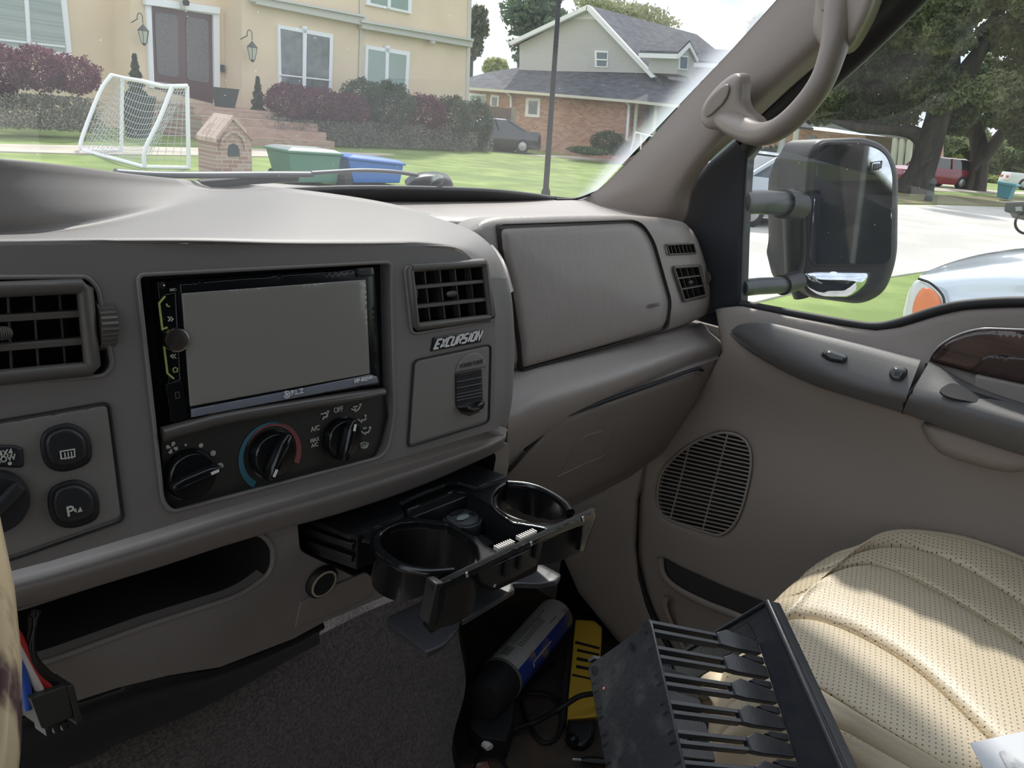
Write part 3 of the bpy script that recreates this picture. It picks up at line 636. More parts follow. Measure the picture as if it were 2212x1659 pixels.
# ------------------------------------------------------------------ badge
BG = Plane(FACE.p+FACE.n*.0006, FACE.n)
badge = thing('badge', 'black sticker badge reading EXCURSION in slanted white letters', 'badge', BG(985, 755))
pillow('backing', rc([(936, 729, 3), (1041, 712, 3), (1039, 739, 3), (930, 760, 3)], 2), BG, blkg, badge, puff=.0004, edge=2, skirt=.0005)
GL = {'E': [[(1, 0), (0, 0), (0, 1), (1, 1)], [(0, .5), (.8, .5)]], 'X': [[(0, 1), (.45, .52), (.9, 0)], [(1, 1), (.1, 0)]], 'C': [[(1, 1), (.1, 1), (0, .9), (0, .1), (.1, 0), (1, 0)]], 'U': [[(0, 1), (0, .1), (.1, 0), (.85, 0), (.95, .1), (.95, 1)]],
      'R': [[(0, 0), (0, 1), (.85, 1), (.95, .9), (.95, .6), (.85, .48), (0, .48)], [(.45, .48), (.95, 0)]], 'S': [[(1, 1), (.1, 1), (0, .9), (0, .6), (.1, .5), (.85, .5), (.95, .4), (.95, .1), (.85, 0), (0, 0)]], 'I': [[(.2, 0), (.2, 1)]],
      'O': [[(.1, 0), (0, .1), (0, .9), (.1, 1), (.85, 1), (.95, .9), (.95, .1), (.85, 0), (.1, 0)]], 'N': [[(0, 0), (0, 1), (.9, 0), (.9, 1)]]}
BL, BR, TL = np.array([938., 753.]), np.array([1036., 733.]), np.array([941., 734.])
word = 'EXCURSION'; wd = [1, 1, 1, 1, 1, 1, .42, 1, 1]; tot = sum(wd)+.30*8; x = 0
for ch, w in zip(word, wd):
    mb = MB()
    for st in GL[ch]:
        P = []
        for a, b in st:
            q = BL+(BR-BL)*((x+a*(.92 if ch != 'I' else 1))/tot)+(TL-BL)*b+np.array([4.5, 0])*b; P.append(BG(q[0], q[1], .0006))
        mb.ribbon(P, .00155, BG.n, closed=False)
    mb.build('letter', mat('badge_white', (.85, .85, .83), .5), badge, 0); x += w+.30
# ------------------------------------------------------------------ power point door
PPn = Plane(FACE.p-FACE.n*.0000, FACE.n)
pp = thing('power_point_cover', 'taupe cover plate with a ribbed black sliding power point door', 'power point cover', FACE(960, 960))
P1 = Plane(FACE.p+FACE.n*.0005, FACE.n)
mb = MB(); mb.tube([P1(p[0], p[1], 0) for p in resamp(H_pp, 12)], .0014, 6, closed=True, flat=.4); mb.build('plate_gap', mat('gap_dark', (.02,)*3), pp, 80)
pillow('cover_plate', rc([(896, 780), (1057, 746), (1053, 909), (883, 963)], 11), P1, bez2, pp, puff=.001, edge=4, skirt=.0012)
P2 = Plane(P1.p+P1.n*.0012, P1.n)
dome = [(985, 802), (990, 786), (1003, 770), (1021, 762), (1036, 765), (1046, 776), (1050, 791)]
pillow('dome_label', sm(dome, 3)+[np.array([1050., 793.]), np.array([985., 804.])], P2, bez2, pp, puff=.0012, edge=3, skirt=.001)
text('power_point_text', 'POWER POINT', .0052, FM(1019, 786, .0014, P2), mat('emboss2', (.06, .055, .05), .5), pp, sx=.85)
rib = pillow('sliding_door', [(983, 806), (1040, 794), (1043, 870), (1036, 890), (1015, 899), (995, 893), (984, 875)], P2, blk, pp, puff=.0005, edge=3, skirt=.001)
for k in range(9):
    v = 812+k*6.7; mb = MB(); mb.tube([P2(985, v, .0008), P2(1039, v-10.5, .0008)], .0009, 6); mb.build('door_rib', blk, rib, 60)
mb = MB(); a_ = [P2(u, v, .0005) for u, v in sm([(987, 876), (1012, 875), (1039, 864), (1037, 880), (1015, 890), (993, 887)], 4, True)]; c = np.mean(a_, 0)
mb.loft([a_, [p+P2.n*.005+(c-p)*.1 for p in a_], [p+P2.n*.007+(c-p)*.5 for p in a_]], cap0=False); mb.build('door_thumb_tab', blkg, rib, 60)
# ------------------------------------------------------------------ lighter socket
LS = Plane(LOWP.p+LOWP.n*.0004, LOWP.n)
sk = thing('lighter_socket', 'round lighter socket with a cream ring in the lower dash', 'lighter socket', LS(692, 1254)); c = LS(692, 1254)
for nm, pr, m in (('outer_ring', [(.0155, 0), (.0155, .004), (.0135, .006), (.0125, .005), (.0125, 0)], rub), ('cream_ring', [(.0130, .003), (.0130, .0062), (.0112, .0066), (.0108, .003)], mat('cream_ring', (.46, .40, .28), .5)), ('socket_well', [(.0109, .006), (.0106, -.03), (0, -.03)], blkm)):
    mb = MB(); mb.lathe(pr, c, LS.n, 40); mb.build(nm, m, sk, 50)
# ------------------------------------------------------------------ cup holder
TZ = Plane([0, 0, 1.360], [0, 0, 1]); TZ2 = Plane([0, 0, 1.357], [0, 0, 1])
cup = thing('cup_holder', 'black pull-out cup holder with two open ring arms, extended from the lower dash', 'cup holder', TZ(960, 1180))
plate = rc([(642, 1110), (820, 1056), (1000, 996), (1098, 1028), (1031, 1053), (1012, 1048), (990, 1042), (962, 1045), (898, 1070), (862, 1087), (873, 1111), (772, 1156), (753, 1156)], 4)
pillow('top_plate', plate, TZ, blk, cup, puff=.0004, edge=4, skv=(0, 0, -.004))
mb = MB(); q = [TZ(645, 1112, 0), TZ(1000, 998, 0), TZ(1094, 1030, 0), TZ(772, 1155, 0)]; q = [p-np.array([0, 0, .0042]) for p in q]; mb.loft([q, [p-np.array([0, 0, .030]) for p in q]]); mb.build('slide_housing', blk, cup, 30, bev=.001)
for k, (z0, z1) in enumerate(((.006, .012), (.018, .024))):
    mb = MB(); a, b = TZ(650, 1116), TZ(768, 1157); e_ = np.array([-.004, -.001, 0]); mb.loft([[a-[0, 0, z0], b-[0, 0, z0], b-[0, 0, z1], a-[0, 0, z1]], [a-[0, 0, z0]+e_, b-[0, 0, z0]+e_, b-[0, 0, z1]+e_, a-[0, 0, z1]+e_]]); mb.build('slide_rail', blk, cup, 30, bev=.0006)
well = rc([(880, 1104), (984, 1061), (1006, 1064), (1058, 1094), (1070, 1107), (1104, 1132), (1172, 1143), (1182, 1150), (1140, 1166), (1078, 1192), (1046, 1176), (1030, 1157), (985, 1136), (968, 1127), (905, 1120), (886, 1115)], 8)
tray = rc([(862, 1090), (898, 1072), (962, 1047), (990, 1044), (1012, 1050), (1031, 1055), (1096, 1033), (1096, 1046), (1076, 1057), (1066, 1074), (1068, 1092), (1082, 1106), (1110, 1119), (1136, 1126), (1174, 1131), (1215, 1129), (1250, 1117), (1280, 1104), (1284, 1107),
           (1170, 1160), (1022, 1231), (960, 1260), (958, 1257), (1000, 1238), (1022, 1226), (1033, 1205), (1028, 1182), (1010, 1163), (985, 1147), (965, 1136), (905, 1129), (867, 1133), (840, 1142), (826, 1154), (806, 1162), (776, 1157), (872, 1113)], 5)
pillow('tray', tray, TZ2, blkg, cup, puff=.0022, edge=6, holes=[well], skv=(0, 0, -.006), res=6)
mb = MB(); a_ = [TZ2(p[0], p[1]) for p in resamp(well, 8)]; cc = np.mean(a_, 0); L = [[p+(cc-p)*k-np.array([0, 0, h]) for p in a_] for k, h in ((0, 0), (.02, .004), (.06, .040), (.12, .044))]; mb.loft(L, cap0=False); mb.build('centre_well', blk, cup, 50)
def band(name, pts, th, hs, m, parent, z, rnd=.0028):
    P = [Z(u, v, z) for u, v in sm(pts, 4)]; n = len(P); H = np.interp(np.linspace(0, 1, n), np.linspace(0, 1, len(hs)), hs); mb = MB(); loops = []
    for i in range(n):
        t = nrm(P[min(i+1, n-1)]-P[max(i-1, 0)]); s_ = nrm(np.cross([0, 0, 1], t)); lp = []
        for k in range(7): a = math.pi*k/6; lp.append(P[i]+s_*math.cos(a)*th/2*1.5+np.array([0, 0, math.sin(a)*rnd]))
        lp += [P[i]-s_*th/2-np.array([0, 0, .003]), P[i]-s_*th*.35-np.array([0, 0, H[i]]), P[i]+s_*th*.35-np.array([0, 0, H[i]]), P[i]+s_*th/2-np.array([0, 0, .003])]
        loops.append(lp)
    mb.loft(loops); return mb.build(name, m, parent, 50)
band('ring_arm', [(818, 1154), (811, 1166), (815, 1186), (835, 1207), (873, 1228), (925, 1238), (980, 1235)], .0060, [.034, .036, .036, .034, .030, .018, .006], blkg, cup, 1.356, .0042)
band('ring_arm', [(1096, 1046), (1115, 1047), (1140, 1050), (1170, 1059), (1200, 1075), (1222, 1092), (1232, 1108)], .0060, [.020, .026, .030, .030, .024, .014, .006], blkg, cup, 1.356, .0042)
band('cup_wall', [(826, 1156), (838, 1144), (867, 1134), (905, 1130), (965, 1137), (1010, 1164), (1028, 1183), (1032, 1206), (1020, 1228), (985, 1246), (955, 1262)], .003, [.034, .040, .045, .045, .045, .045, .045, .045, .045, .045, .040], blk, cup, 1.352, .0008)
band('cup_wall', [(1098, 1048), (1078, 1058), (1068, 1074), (1070, 1092), (1084, 1107), (1136, 1128), (1174, 1133), (1215, 1131), (1262, 1118)], .003, [.03, .035, .036, .036, .040, .042, .042, .040, .036], blk, cup, 1.352, .0008)
FP = Plane([0, .346, 0], [0, -1, 0])
fp = pillow('face_plate', [(957, 1259), (1100, 1190), (1200, 1143), (1288, 1101), (1288, 1118), (1262, 1192), (1251, 1190), (1257, 1136), (1190, 1160), (1100, 1203), (1009, 1250), (968, 1276), (950, 1357), (932, 1368), (923, 1356), (936, 1266), (950, 1262)], FP, blkg, cup, puff=.0008, edge=3, skv=(0, .005, 0), res=7)
for a, b, c, d in (((955, 1270), (962, 1270), (944, 1350), (936, 1352)), ((1270, 1126), (1280, 1120), (1266, 1160), (1258, 1162))):
    pass
for u0, v0, u1, v1 in ((1007, 1236, 1009, 1246), (1146, 1170, 1148, 1178), (1258, 1116, 1260, 1126), (1066, 1268, 1070, 1262)):
    mb = MB(); mb.ribbon([FP(u0, v0, .0012), FP(u1, v1, .0012)], .0018, FP.n); mb.build('clip_mark', mat('scuffed_plastic', (.45, .44, .42), .4), fp, 0)
mb = MB(); q = [FP(944, 1262, .003), FP(960, 1258, .003), FP(950, 1275, .003), FP(944, 1350, .003), FP(934, 1356, .003), FP(926, 1350, .003)]; 
mb.loft([q, [p+np.array([0, .012, 0]) for p in q]]); mb.build('end_bracket', blk, fp, 30, bev=.001)
comb = mat('comb_white', (.62, .60, .56), .45)
for (ua, va, ub, vb) in ((1074, 1190, 1107, 1176), (1122, 1168, 1155, 1153)):
    for k in range(8):
        t = k/7; u, v = ua+(ub-ua)*t, va+(vb-va)*t; mb = MB(); p = TZ2(u, v, .001); mb.box(p-[.0005, .002, .0], p+[.0005, .004, .0035]); mb.build('rib', comb, cup, 0)
for (ua, va, ub, vb) in ((1076, 1100, 1098, 1117), (1000, 1143, 1022, 1156)):
    for k in range(7):
        t = k/6; u, v = ua+(ub-ua)*t, va+(vb-va)*t; mb = MB(); p = TZ2(u, v, .002); mb.box(p-[.0004, .002, .0], p+[.0004, .0015, .0010]); mb.build('grip_ridge', blkg, cup, 0)
mb = MB(); q = [Y(1036, 1236, .352), Y(1163, 1178, .352), Y(1161, 1222, .352), Y(1112, 1250, .352), Y(1064, 1272, .352), Y(1040, 1262, .352)]; mb.loft([q, [p+np.array([0, .010, 0]) for p in q]]); mb.build('centre_housing', blk, cup, 30, bev=.0015)
for u, v, w, h in ((1096, 1228, .006, .014), (1124, 1216, .004, .012), (1160, 1186, .004, .018)):
    mb = MB(); p = Y(u, v, .350); mb.box(p-[w/2, .001, h/2], p+[w/2, .002, h/2]); mb.build('latch_slot', blkm, cup, 0, bev=.0005)
FL = Plane([0, 0, 1.285], [0, 0, 1])
fl = [(838, 1333, 6), (930, 1290), (1010, 1240), (1120, 1215), (1161, 1214, 14), (1214, 1242, 8), (1203, 1256, 12), (1165, 1264, 20), (1124, 1262, 10), (1107, 1263, 3), (1112, 1275, 2), (1075, 1298), (1000, 1343, 2), (994, 1336, 3), (990, 1358, 20), (958, 1396, 20), (922, 1412, 6), (834, 1346, 5)]
pillow('bottom_flap', rc(fl, 5), FL, mat('flap_grey', (.050, .052, .056), .35), cup, puff=.0015, edge=7, skv=(0, 0, -.004))
mb = MB(); mb.box((.44, .40, 1.285), (.47, .44, 1.33)); mb.build('flap_strut', blkm, cup)
for k in range(18):
    u = 869+k*5.0; mb = MB(); p = TZ(u, 1073-(u-869)*.31+(k % 3), .0005); mb.box(p-[.0006, .0004, 0], p+[.0006, .0006, .0004]); mb.build('moulded_mark', blkg, cup, 0)
# round coin insert and coins in the well
def Wl(u, v): return Z(u, v, 1.336)
ins = thing('coin_insert', 'round black slotted insert standing in the cup holder well', 'coin insert', Wl(998, 1130)); c = Wl(998, 1130)
mb = MB(); mb.lathe([(.0175, -.018), (.0190, .004), (.0182, .0056), (.0172, .0058), (.0166, .0040), (.0150, .0068), (.008, .0080), (0, .0082)], c, (0, 0, 1), 40); mb.build('dome', mat('insert_black', (.07, .074, .085), .4), ins, 40)
for dx, dy, w, h, m, nm in ((-.001, .0070, .0085, .0030, blkm, 'slot'), (-.003, -.0035, .0075, .0036, mat('slot_light', (.30, .36, .33), .3), 'window_slot'), (.0085, -.002, .0030, .0010, blkm, 'slot'), (.009, -.005, .0030, .0010, blkm, 'slot')):
    mb = MB(); mb.lathe([(1, 0), (1, .0006), (0, .0006)], (0, 0, 0), (0, 0, 1), 20); o = mb.build(nm, m, ins, 0); o.data.transform(Matrix.Translation(Vector(c+[dx, dy, .0090-.08*(abs(dx)+abs(dy))])) @ Matrix.Diagonal((w, h, 1, 1)))
for (u, v, r, colr, nm, lb) in ((1056, 1183, .0105, (.42, .34, .26), 'coin', 'silver coin lying against the front of the cup holder well'), (1068, 1189, .0090, (.75, .73, .68), 'coin', 'bright coin tilted on the other coin in the cup holder well')):
    c = Z(u-8, v-10, 1.322); mb = MB(); mb.lathe([(r, 0), (r, .0016), (r*.9, .0018), (r*.88, .0014), (0, .0014)], c, nrm([.1, -.3, 1]), 28); o = mb.build(nm, mat('coin_'+str(u), colr, .3, metal=.8), None, 40); tag(o, lb, 'coin', 'coins in the cup holder')
# ------------------------------------------------------------------ dash bezel lying in the foreground
KO = np.array([.4788, .2376, 1.3281]); Ka = np.array([.1052, -.0532, -.0431]); Kb = np.array([-.0114, -.0145, -.0100]); Kc = np.array([-.0030, .0483, -.0670])
ea = nrm(Ka); eb = nrm(Kb-ea*np.dot(Kb, ea)); ec = nrm(np.cross(ea, eb)); ec = ec if np.dot(ec, Kc) > 0 else -ec
La, Lb, Lc = np.linalg.norm(Ka), .021, .0826
kit = thing('mounting_frame', 'black slotted plastic stereo mounting frame lying on its side in the foreground', 'mounting frame', KO+Kc)
kitm = mat('kit_plastic', (.026, .029, .036), .32, bump=300, bump_s=.10, col2=(.034, .036, .040), vscale=60)
kitd = mat('kit_scuffed', (.024, .027, .034), .42, bump=200, bump_s=.2, col2=(.10, .10, .10), vscale=42)
_r = kitd.node_tree.nodes['Color Ramp']; _r.color_ramp.elements[0].position = .55; _r.color_ramp.elements[1].position = .85
K = lambda a, b, c: KO+ea*a*La+eb*b*Lb+ec*c*Lc
NB = 8; mb = MB(); q = [K(0, -.12, -.02), K(0, NB-1+.1, -.02), K(0, NB-1+.1, 1.0), K(0, .0, 1.02)]; mb.loft([q, [p+ea*.0022 for p in q]]); mb.build('end_plate', kitd, kit, 30, bev=.001)
for k in range(NB):
    for side in (0, 1):
        c0 = 0 if side == 0 else 1.0
        for d in (-.17, .17):
            if k == 0 and d > 0: pass
            mb = MB(); w = .075; q = [K(.0, k+d-w, c0), K(.0, k+d+w, c0), K(.0, k+d+w, c0+(.10 if side == 0 else -.10)), K(.0, k+d-w, c0+(.10 if side == 0 else -.10))]; e2 = ea*La*.62; mb.loft([q, [p+e2 for p in q]]); mb.build('rib', kitm, kit, 30, bev=.0004)
        mb = MB(); prof = [(.60, -.25), (.70, -.46), (.99, -.16), (.99, .34), (.70, .32), (.60, .26)]
        q = [K(a, k+b, c0-.015) for a, b in prof]; mb.loft([q, [p+ec*.006 for p in q]]); mb.build('rib_foot', kitm, kit, 30, bev=.0008)
        if side == 0:
            mb = MB(); q = [K(a, k+b, c0) for a, b in ((.80, .52), (.84, .42), (1.0, .44), (1.0, .72), (.84, .66))]; mb.loft([q, [p+ec*.004 for p in q]]); mb.build('tab', kitm, kit, 30, bev=.0006)
mb = MB(); mb.add([], [])
KP = Plane(KO+ea*La*1.0, ea)
def kp(u, v, off=0): return KP(u, v, off)
# flange: rectangular frame in the plane behind the ribs
loopO = rc([(-2.05, -.55), (NB+1.0, -.55), (NB+1.0, 1.35), (-2.05, 1.35)], 0)
def KF(b, c, off=0): return KO+ea*(La+off)+eb*b*Lb+ec*c*Lc
ob = [(-1.5, -.30), (NB+1, -.62), (NB+1, 1.35), (-1.5, 1.35)]; ib = [(-.15, .0), (NB-.8, .0), (NB-.8, 1.05), (-.15, 1.05)]
def fil(L_, r, n=5):
    P_ = [np.array([b*Lb, c*Lc]) for b, c in L_]; o_ = rc(P_, r, n); return [(p[0]/Lb, p[1]/Lc) for p in o_]
OB, IB = fil(ob, .022, 8), fil(ib, .003, 8)
mb = MB(); L1 = [KF(b, c, 0) for b, c in OB]; L2 = [KF(b, c, 0) for b, c in IB]; L3 = [KF(b, c, .0025) for b, c in IB]; L4 = [KF(b, c, .0025) for b, c in OB]; L5 = [KF(b, c, .016) for b, c in OB]
n_ = len(L1); vs = L1+L2+L3+L4; fs = []
for i in range(4):
    for k in range(n_):
        l = (k+1) % n_; j = (i+1) % 4; fs.append((i*n_+k, i*n_+l, j*n_+l, j*n_+k))
mb.add(vs, fs); mb.build('flange', kitm, kit, 30)
mb = MB(); mb.tube([KF(b*.985+.04, c*.97+.012, -.001) for b, c in OB], .0032, 8, closed=True); mb.build('flange_lip', kitm, kit, 80)
mb = MB(); cO = KF(3.5, .4, 0); mb.loft([[KF(b, c, .0) for b, c in OB], [KF(b, c, .014) for b, c in OB], [KF(b, c, .014)+(cO+ea*.014-KF(b, c, .014))*.03 for b, c in OB], [KF(b, c, .002)+(cO-KF(b, c, .0))*.03 for b, c in OB]], cap0=False, cap1=False); mb.build('flange_skirt', kitm, kit, 40)
mb = MB(); q = fil([(-1.15, .05), (-.35, .0), (-.35, .8), (-1.15, .8)], .006, 5); mb.loft([[KF(b, c, -.0004) for b, c in q], [KF(b, c, .004)+(KF(-1, .4, .004)-KF(b, c, .004))*.25 for b, c in q]], cap0=False); mb.build('corner_dimple', kitm, kit, 50)
mb = MB(); mb.lathe([(.0045, 0), (.0045, .0003), (.0041, .0003), (.0041, 0)], K(-.001, .35, .30), -ea, 30); mb.build('ejector_mark', kitm, kit, 0)
mb = MB(); mb.lathe([(.0045, 0), (.0045, .0003), (.0041, .0003), (.0041, 0)], K(-.001, .35, .92), -ea, 30); mb.build('ejector_mark', kitm, kit, 0)
mb = MB(); mb.lathe([(.0012, 0), (.001, .0006), (0, .0006)], K(0, 1.2, .83), -ea, 9); mb.build('red_speck', mat('speck', (.75, .25, .2), .5), kit, 0)
# ------------------------------------------------------------------ passenger door
door = thing('passenger_door', 'taupe inner panel of the passenger door with armrest and speaker grille', 'car door', X(1800, 1250, 1.06))
DP = Plane([1.065, 0, 0], [-1, 0, 0])
d_out = [(1546, 668), (1602, 662), (1700, 682), (1828, 706), (1892, 714), (1945, 706), (2025, 680), (2090, 666), (2212, 661), (2600, 690), (2900, 1500), (2700, 2000), (1500, 1700), (1424, 1361), (1395, 1297), (1378, 1222), (1374, 1180), (1378, 1064), (1389, 1002), (1500, 870), (1560, 760)]
H_spk = sm([(1547, 937), (1589, 939), (1616, 961), (1622, 1007), (1607, 1081), (1586, 1132), (1556, 1155), (1523, 1149), (1446, 1122), (1424, 1097), (1421, 1056), (1436, 1011), (1485, 965)], 4, True)
def dex(p, v):     # the panel bellies inward below the belt and falls away towards the map pocket
    z = v[2]; b = .028*math.exp(-((z-1.40)/.07)**2)+.012*math.exp(-((z-1.20)/.10)**2)
    return CAM+(v-CAM)*(1-b/max(.2, v[0]))
pillow('door_skin', d_out, DP, doorm, door, puff=.006, edge=20, holes=[H_spk], skirt=.05, res=16, smooth=60, extra=dex)
mb = MB(); seal = [(1600, 657), (1700, 676), (1828, 699), (1892, 706), (1945, 697), (2025, 671), (2090, 658), (2212, 652), (2400, 660), (2700, 690), (3000, 730)]; mb.tube([X(u, v, 1.062) for u, v in sm(seal, 4)], .0065, 10); mb.build('window_seal', rub, door, 80)
# speaker grille: slats following the outline
DS = Plane([1.058, 0, 0], [-1, 0, 0]); gr = MB(); gp = np.array(H_spk)
mb = MB(); mb.add([DS(p[0], p[1], -.012) for p in H_spk], [tuple(range(len(H_spk)))]); spk = mb.build('speaker_grille', blkm, door, 0)
for k in range(30):
    v0 = 935+k*9.0; pa = np.array([1400., v0-36.]); pb = np.array([1650., v0+20.]); ts = np.linspace(0, 1, 120); P_ = pa+(pb-pa)*ts[:, None]; ins_ = inpoly(P_, gp)
    if ins_.sum() < 4: continue
    a, b = P_[ins_][0], P_[ins_][-1]; m_ = MB(); m_.tube([dex(a, DS(*a)), dex((a+b)/2, DS(*((a+b)/2))), dex(b, DS(*b))], .0014, 6); m_.build('grille_slat', doorm, spk, 80)
for ua in (1480, 1556):
    P_ = np.array([[ua+18-t*60, 930+t*230] for t in np.linspace(0, 1, 80)]); ins_ = inpoly(P_, gp); L_ = P_[ins_]; m_ = MB(); m_.tube([dex(L_[0], DS(*L_[0])), dex(L_[-1], DS(*L_[-1]))], .0016, 6); m_.build('grille_bar', doorm, spk, 80)
m_ = MB(); m_.tube([dex(p, DS(*p)) for p in H_spk], .0022, 8, closed=True); m_.build('grille_rim', doorm, spk, 80)
# armrest, front section
a_top = [(1579, 714), (1600, 702), (1640, 699), (1677, 704), (1760, 724), (1860, 749), (1987, 782)]
a_cre = [(1581, 718), (1606, 722), (1650, 742), (1702, 762), (1780, 792), (1860, 822), (1962, 848)]
a_mid = [(1580, 719), (1608, 740), (1645, 763), (1702, 793), (1780, 824), (1860, 850), (1955, 872)]
a_low = [(1579, 720), (1606, 748), (1640, 772), (1700, 806), (1765, 835), (1860, 865), (1949, 892)]
arm = thing('armrest', '', '')if False else None
def rowx(L, xs): return [X(u, v, x) for (u, v), x in zip(L, xs)]
rows = [rowx(a_top, [1.035, 1.032, 1.030, 1.030, 1.03, 1.03, 1.03]), rowx(a_top, [1.034, 1.028, 1.020, 1.018, 1.015, 1.012, 1.01]), rowx(a_cre, [1.030, 1.018, 1.005, .995, .985, .98, .975]), rowx(a_mid, [1.032, 1.02, 1.008, .998, .988, .984, .98]), rowx(a_low, [1.035, 1.03, 1.025, 1.02, 1.015, 1.01, 1.005])]
af = patch('armrest_switch_panel', rows+[[p+np.array([.06, 0, 0]) for p in rows[-1]]], armm, door, sub=4)
b_top = [(2004, 787), (2050, 808), (2104, 836), (2212, 874), (2400, 930), (2800, 1050)]; b_cre = [(1968, 850), (2030, 862), (2110, 884), (2212, 912), (2400, 965), (2800, 1090)]; b_mid = [(1956, 875), (2015, 894), (2100, 924), (2212, 955), (2400, 1005), (2800, 1125)]; b_low = [(1951, 893), (2004, 912), (2090, 945), (2212, 985), (2400, 1035), (2800, 1160)]
rows = [rowx(b_top, [1.03]*6), rowx(b_top, [1.01]*6), rowx(b_cre, [.975, .97, .968, .965, .96, .96]), rowx(b_mid, [.98, .975, .972, .97, .965, .965]), rowx(b_low, [1.005, 1.0, .998, .995, .99, .99])]
ar = patch('armrest', rows+[[p+np.array([.06, 0, 0]) for p in rows[-1]]], armm, door, sub=4)
for L_ in ([(2001, 785), (1999, 800), (1966, 848), (1953, 872), (1950, 892)],):
    m_ = MB(); m_.tube([X(u, v, x) for (u, v), x in zip(L_, (1.012, 1.01, .974, .979, 1.003))], .0014, 6); m_.build('armrest_seam', blkm, door, 80)
APn = plane3(X(1677, 704, 1.016), X(1987, 782, 1.010), X(1860, 822, .978))
for out, lab in ((rc([(1770, 764, 10), (1788, 753, 10), (1833, 769, 10), (1826, 784, 10), (1792, 779)], 8), 'window_switch'), (rc([(1918, 806, 8), (1930, 790, 8), (1960, 794, 8), (1962, 806, 8), (1948, 824, 8), (1924, 821, 8)], 8), 'lock_switch')):
    pillow('switch_well', [p*1.0+(p-np.mean(out, 0))*.18 for p in out], Plane(APn.p+APn.n*.0005, APn.n), rub, door, puff=0, edge=3, skirt=.001)
    pillow(lab, out, Plane(APn.p+APn.n*.001, APn.n), mat('switch_gloss', (.03, .034, .036), .12), door, puff=.007, edge=9, skirt=.003)
# wood trim and release
WP = Plane([1.034, 0, 0], [-1, 0, 0])
wood = mat('dark_wood', (.030, .016, .014), .16, col2=(.075, .045, .035), vscale=30, stretch=(1, .35, 3), coat=.6)
pillow('wood_trim', [(2006, 781), (2014, 765), (2031, 747), (2055, 731), (2082, 720), (2110, 713), (2139, 711), (2212, 714), (2450, 740), (2450, 900), (2212, 831), (2107, 809)], WP, wood, door, puff=.006, edge=10, skirt=.02)
m_ = MB(); m_.tube([WP(u, v, .003) for u, v in sm([(2006, 780), (2014, 764), (2031, 746), (2055, 730), (2082, 718.5), (2110, 711.5), (2139, 709.5), (2212, 712)], 3)], .0012, 6); m_.build('trim_edge', mat('edge_metal', (.5, .5, .5), .2, metal=.6), door, 80)
pillow('release_bezel', sm([(2104, 806), (2112, 785), (2128, 770), (2150, 766), (2212, 772), (2400, 790), (2400, 880), (2212, 830)], 3, True), Plane([1.026, 0, 0], [-1, 0, 0]), mat('dark_wood2', (.035, .022, .020), .2), door, puff=.003, edge=6, skirt=.01)
pillow('release_handle', rc([(2107, 809), (2212, 832), (2400, 870), (2400, 920), (2212, 876), (2104, 846)], 4), Plane([1.02, 0, 0], [-1, 0, 0]), taupe, door, puff=.003, edge=6, skirt=.02)
pillow('armrest_pocket', sm([(2031, 846), (2040, 834), (2062, 828), (2104, 846), (2212, 878), (2400, 925), (2400, 945), (2212, 893), (2110, 870), (2055, 859)], 3, True), plane3(X(2004, 788, 1.0075), X(2212, 875, 1.0075), X(2110, 884, .966)), blkm, door, puff=.0, edge=6, skirt=.002)
# pull cup under the armrest
PU = Plane([1.03, 0, 0], [-1, 0, 0])
pull = pillow('pull_cup', sm([(1997, 912), (2001, 945), (2018, 966), (2042, 984), (2125, 1010), (2186, 1021), (2230, 1020), (2400, 1060), (2400, 1000), (2212, 960), (2100, 930)], 3, True), PU, doorm, door, puff=.018, edge=22, skirt=.03)
pillow('pull_slot', sm([(2071, 930), (2110, 940), (2160, 957), (2212, 973), (2400, 1030), (2400, 1020), (2212, 960), (2140, 944)], 3, True), Plane([1.006, 0, 0], [-1, 0, 0]), blkm, door, puff=.0, edge=4, skirt=.002)
# moulded recesses
def crease(name, pts, x, r, m, parent, cl=False):
    m_ = MB(); m_.tube([dex(None, X(u, v, x)) for u, v in sm(pts, 5, cl)], r, 8, closed=cl, flat=.5); return m_.build(name, m, parent, 80)
crease('panel_crease', [(2212, 1190), (2100, 1150), (1990, 1110), (1920, 1090), (1885, 1084), (1866, 1092), (1868, 1115), (1890, 1142), (1915, 1165)], 1.0605, .0014, mat('crease_dark', (.06, .052, .045), .6), door)
pillow('map_pocket', rc([(1426, 1204, 10), (1470, 1228), (1560, 1268), (1700, 1322), (1850, 1380), (1850, 1440), (1620, 1340), (1500, 1296), (1440, 1262), (1424, 1235)], 10), Plane([1.050, 0, 0], [-1, 0, 0]), mat('pocket_dark', (.035, .032, .03), .8), door, puff=0, edge=8, skirt=.004, extra=dex)
crease('pocket_lip', [(1426, 1206), (1432, 1240), (1460, 1270), (1520, 1302), (1600, 1334), (1700, 1380)], 1.046, .007, doorm, door)
crease('pocket_lip', [(1440, 1290), (1436, 1310), (1448, 1345), (1475, 1400)], 1.046, .006, doorm, door)
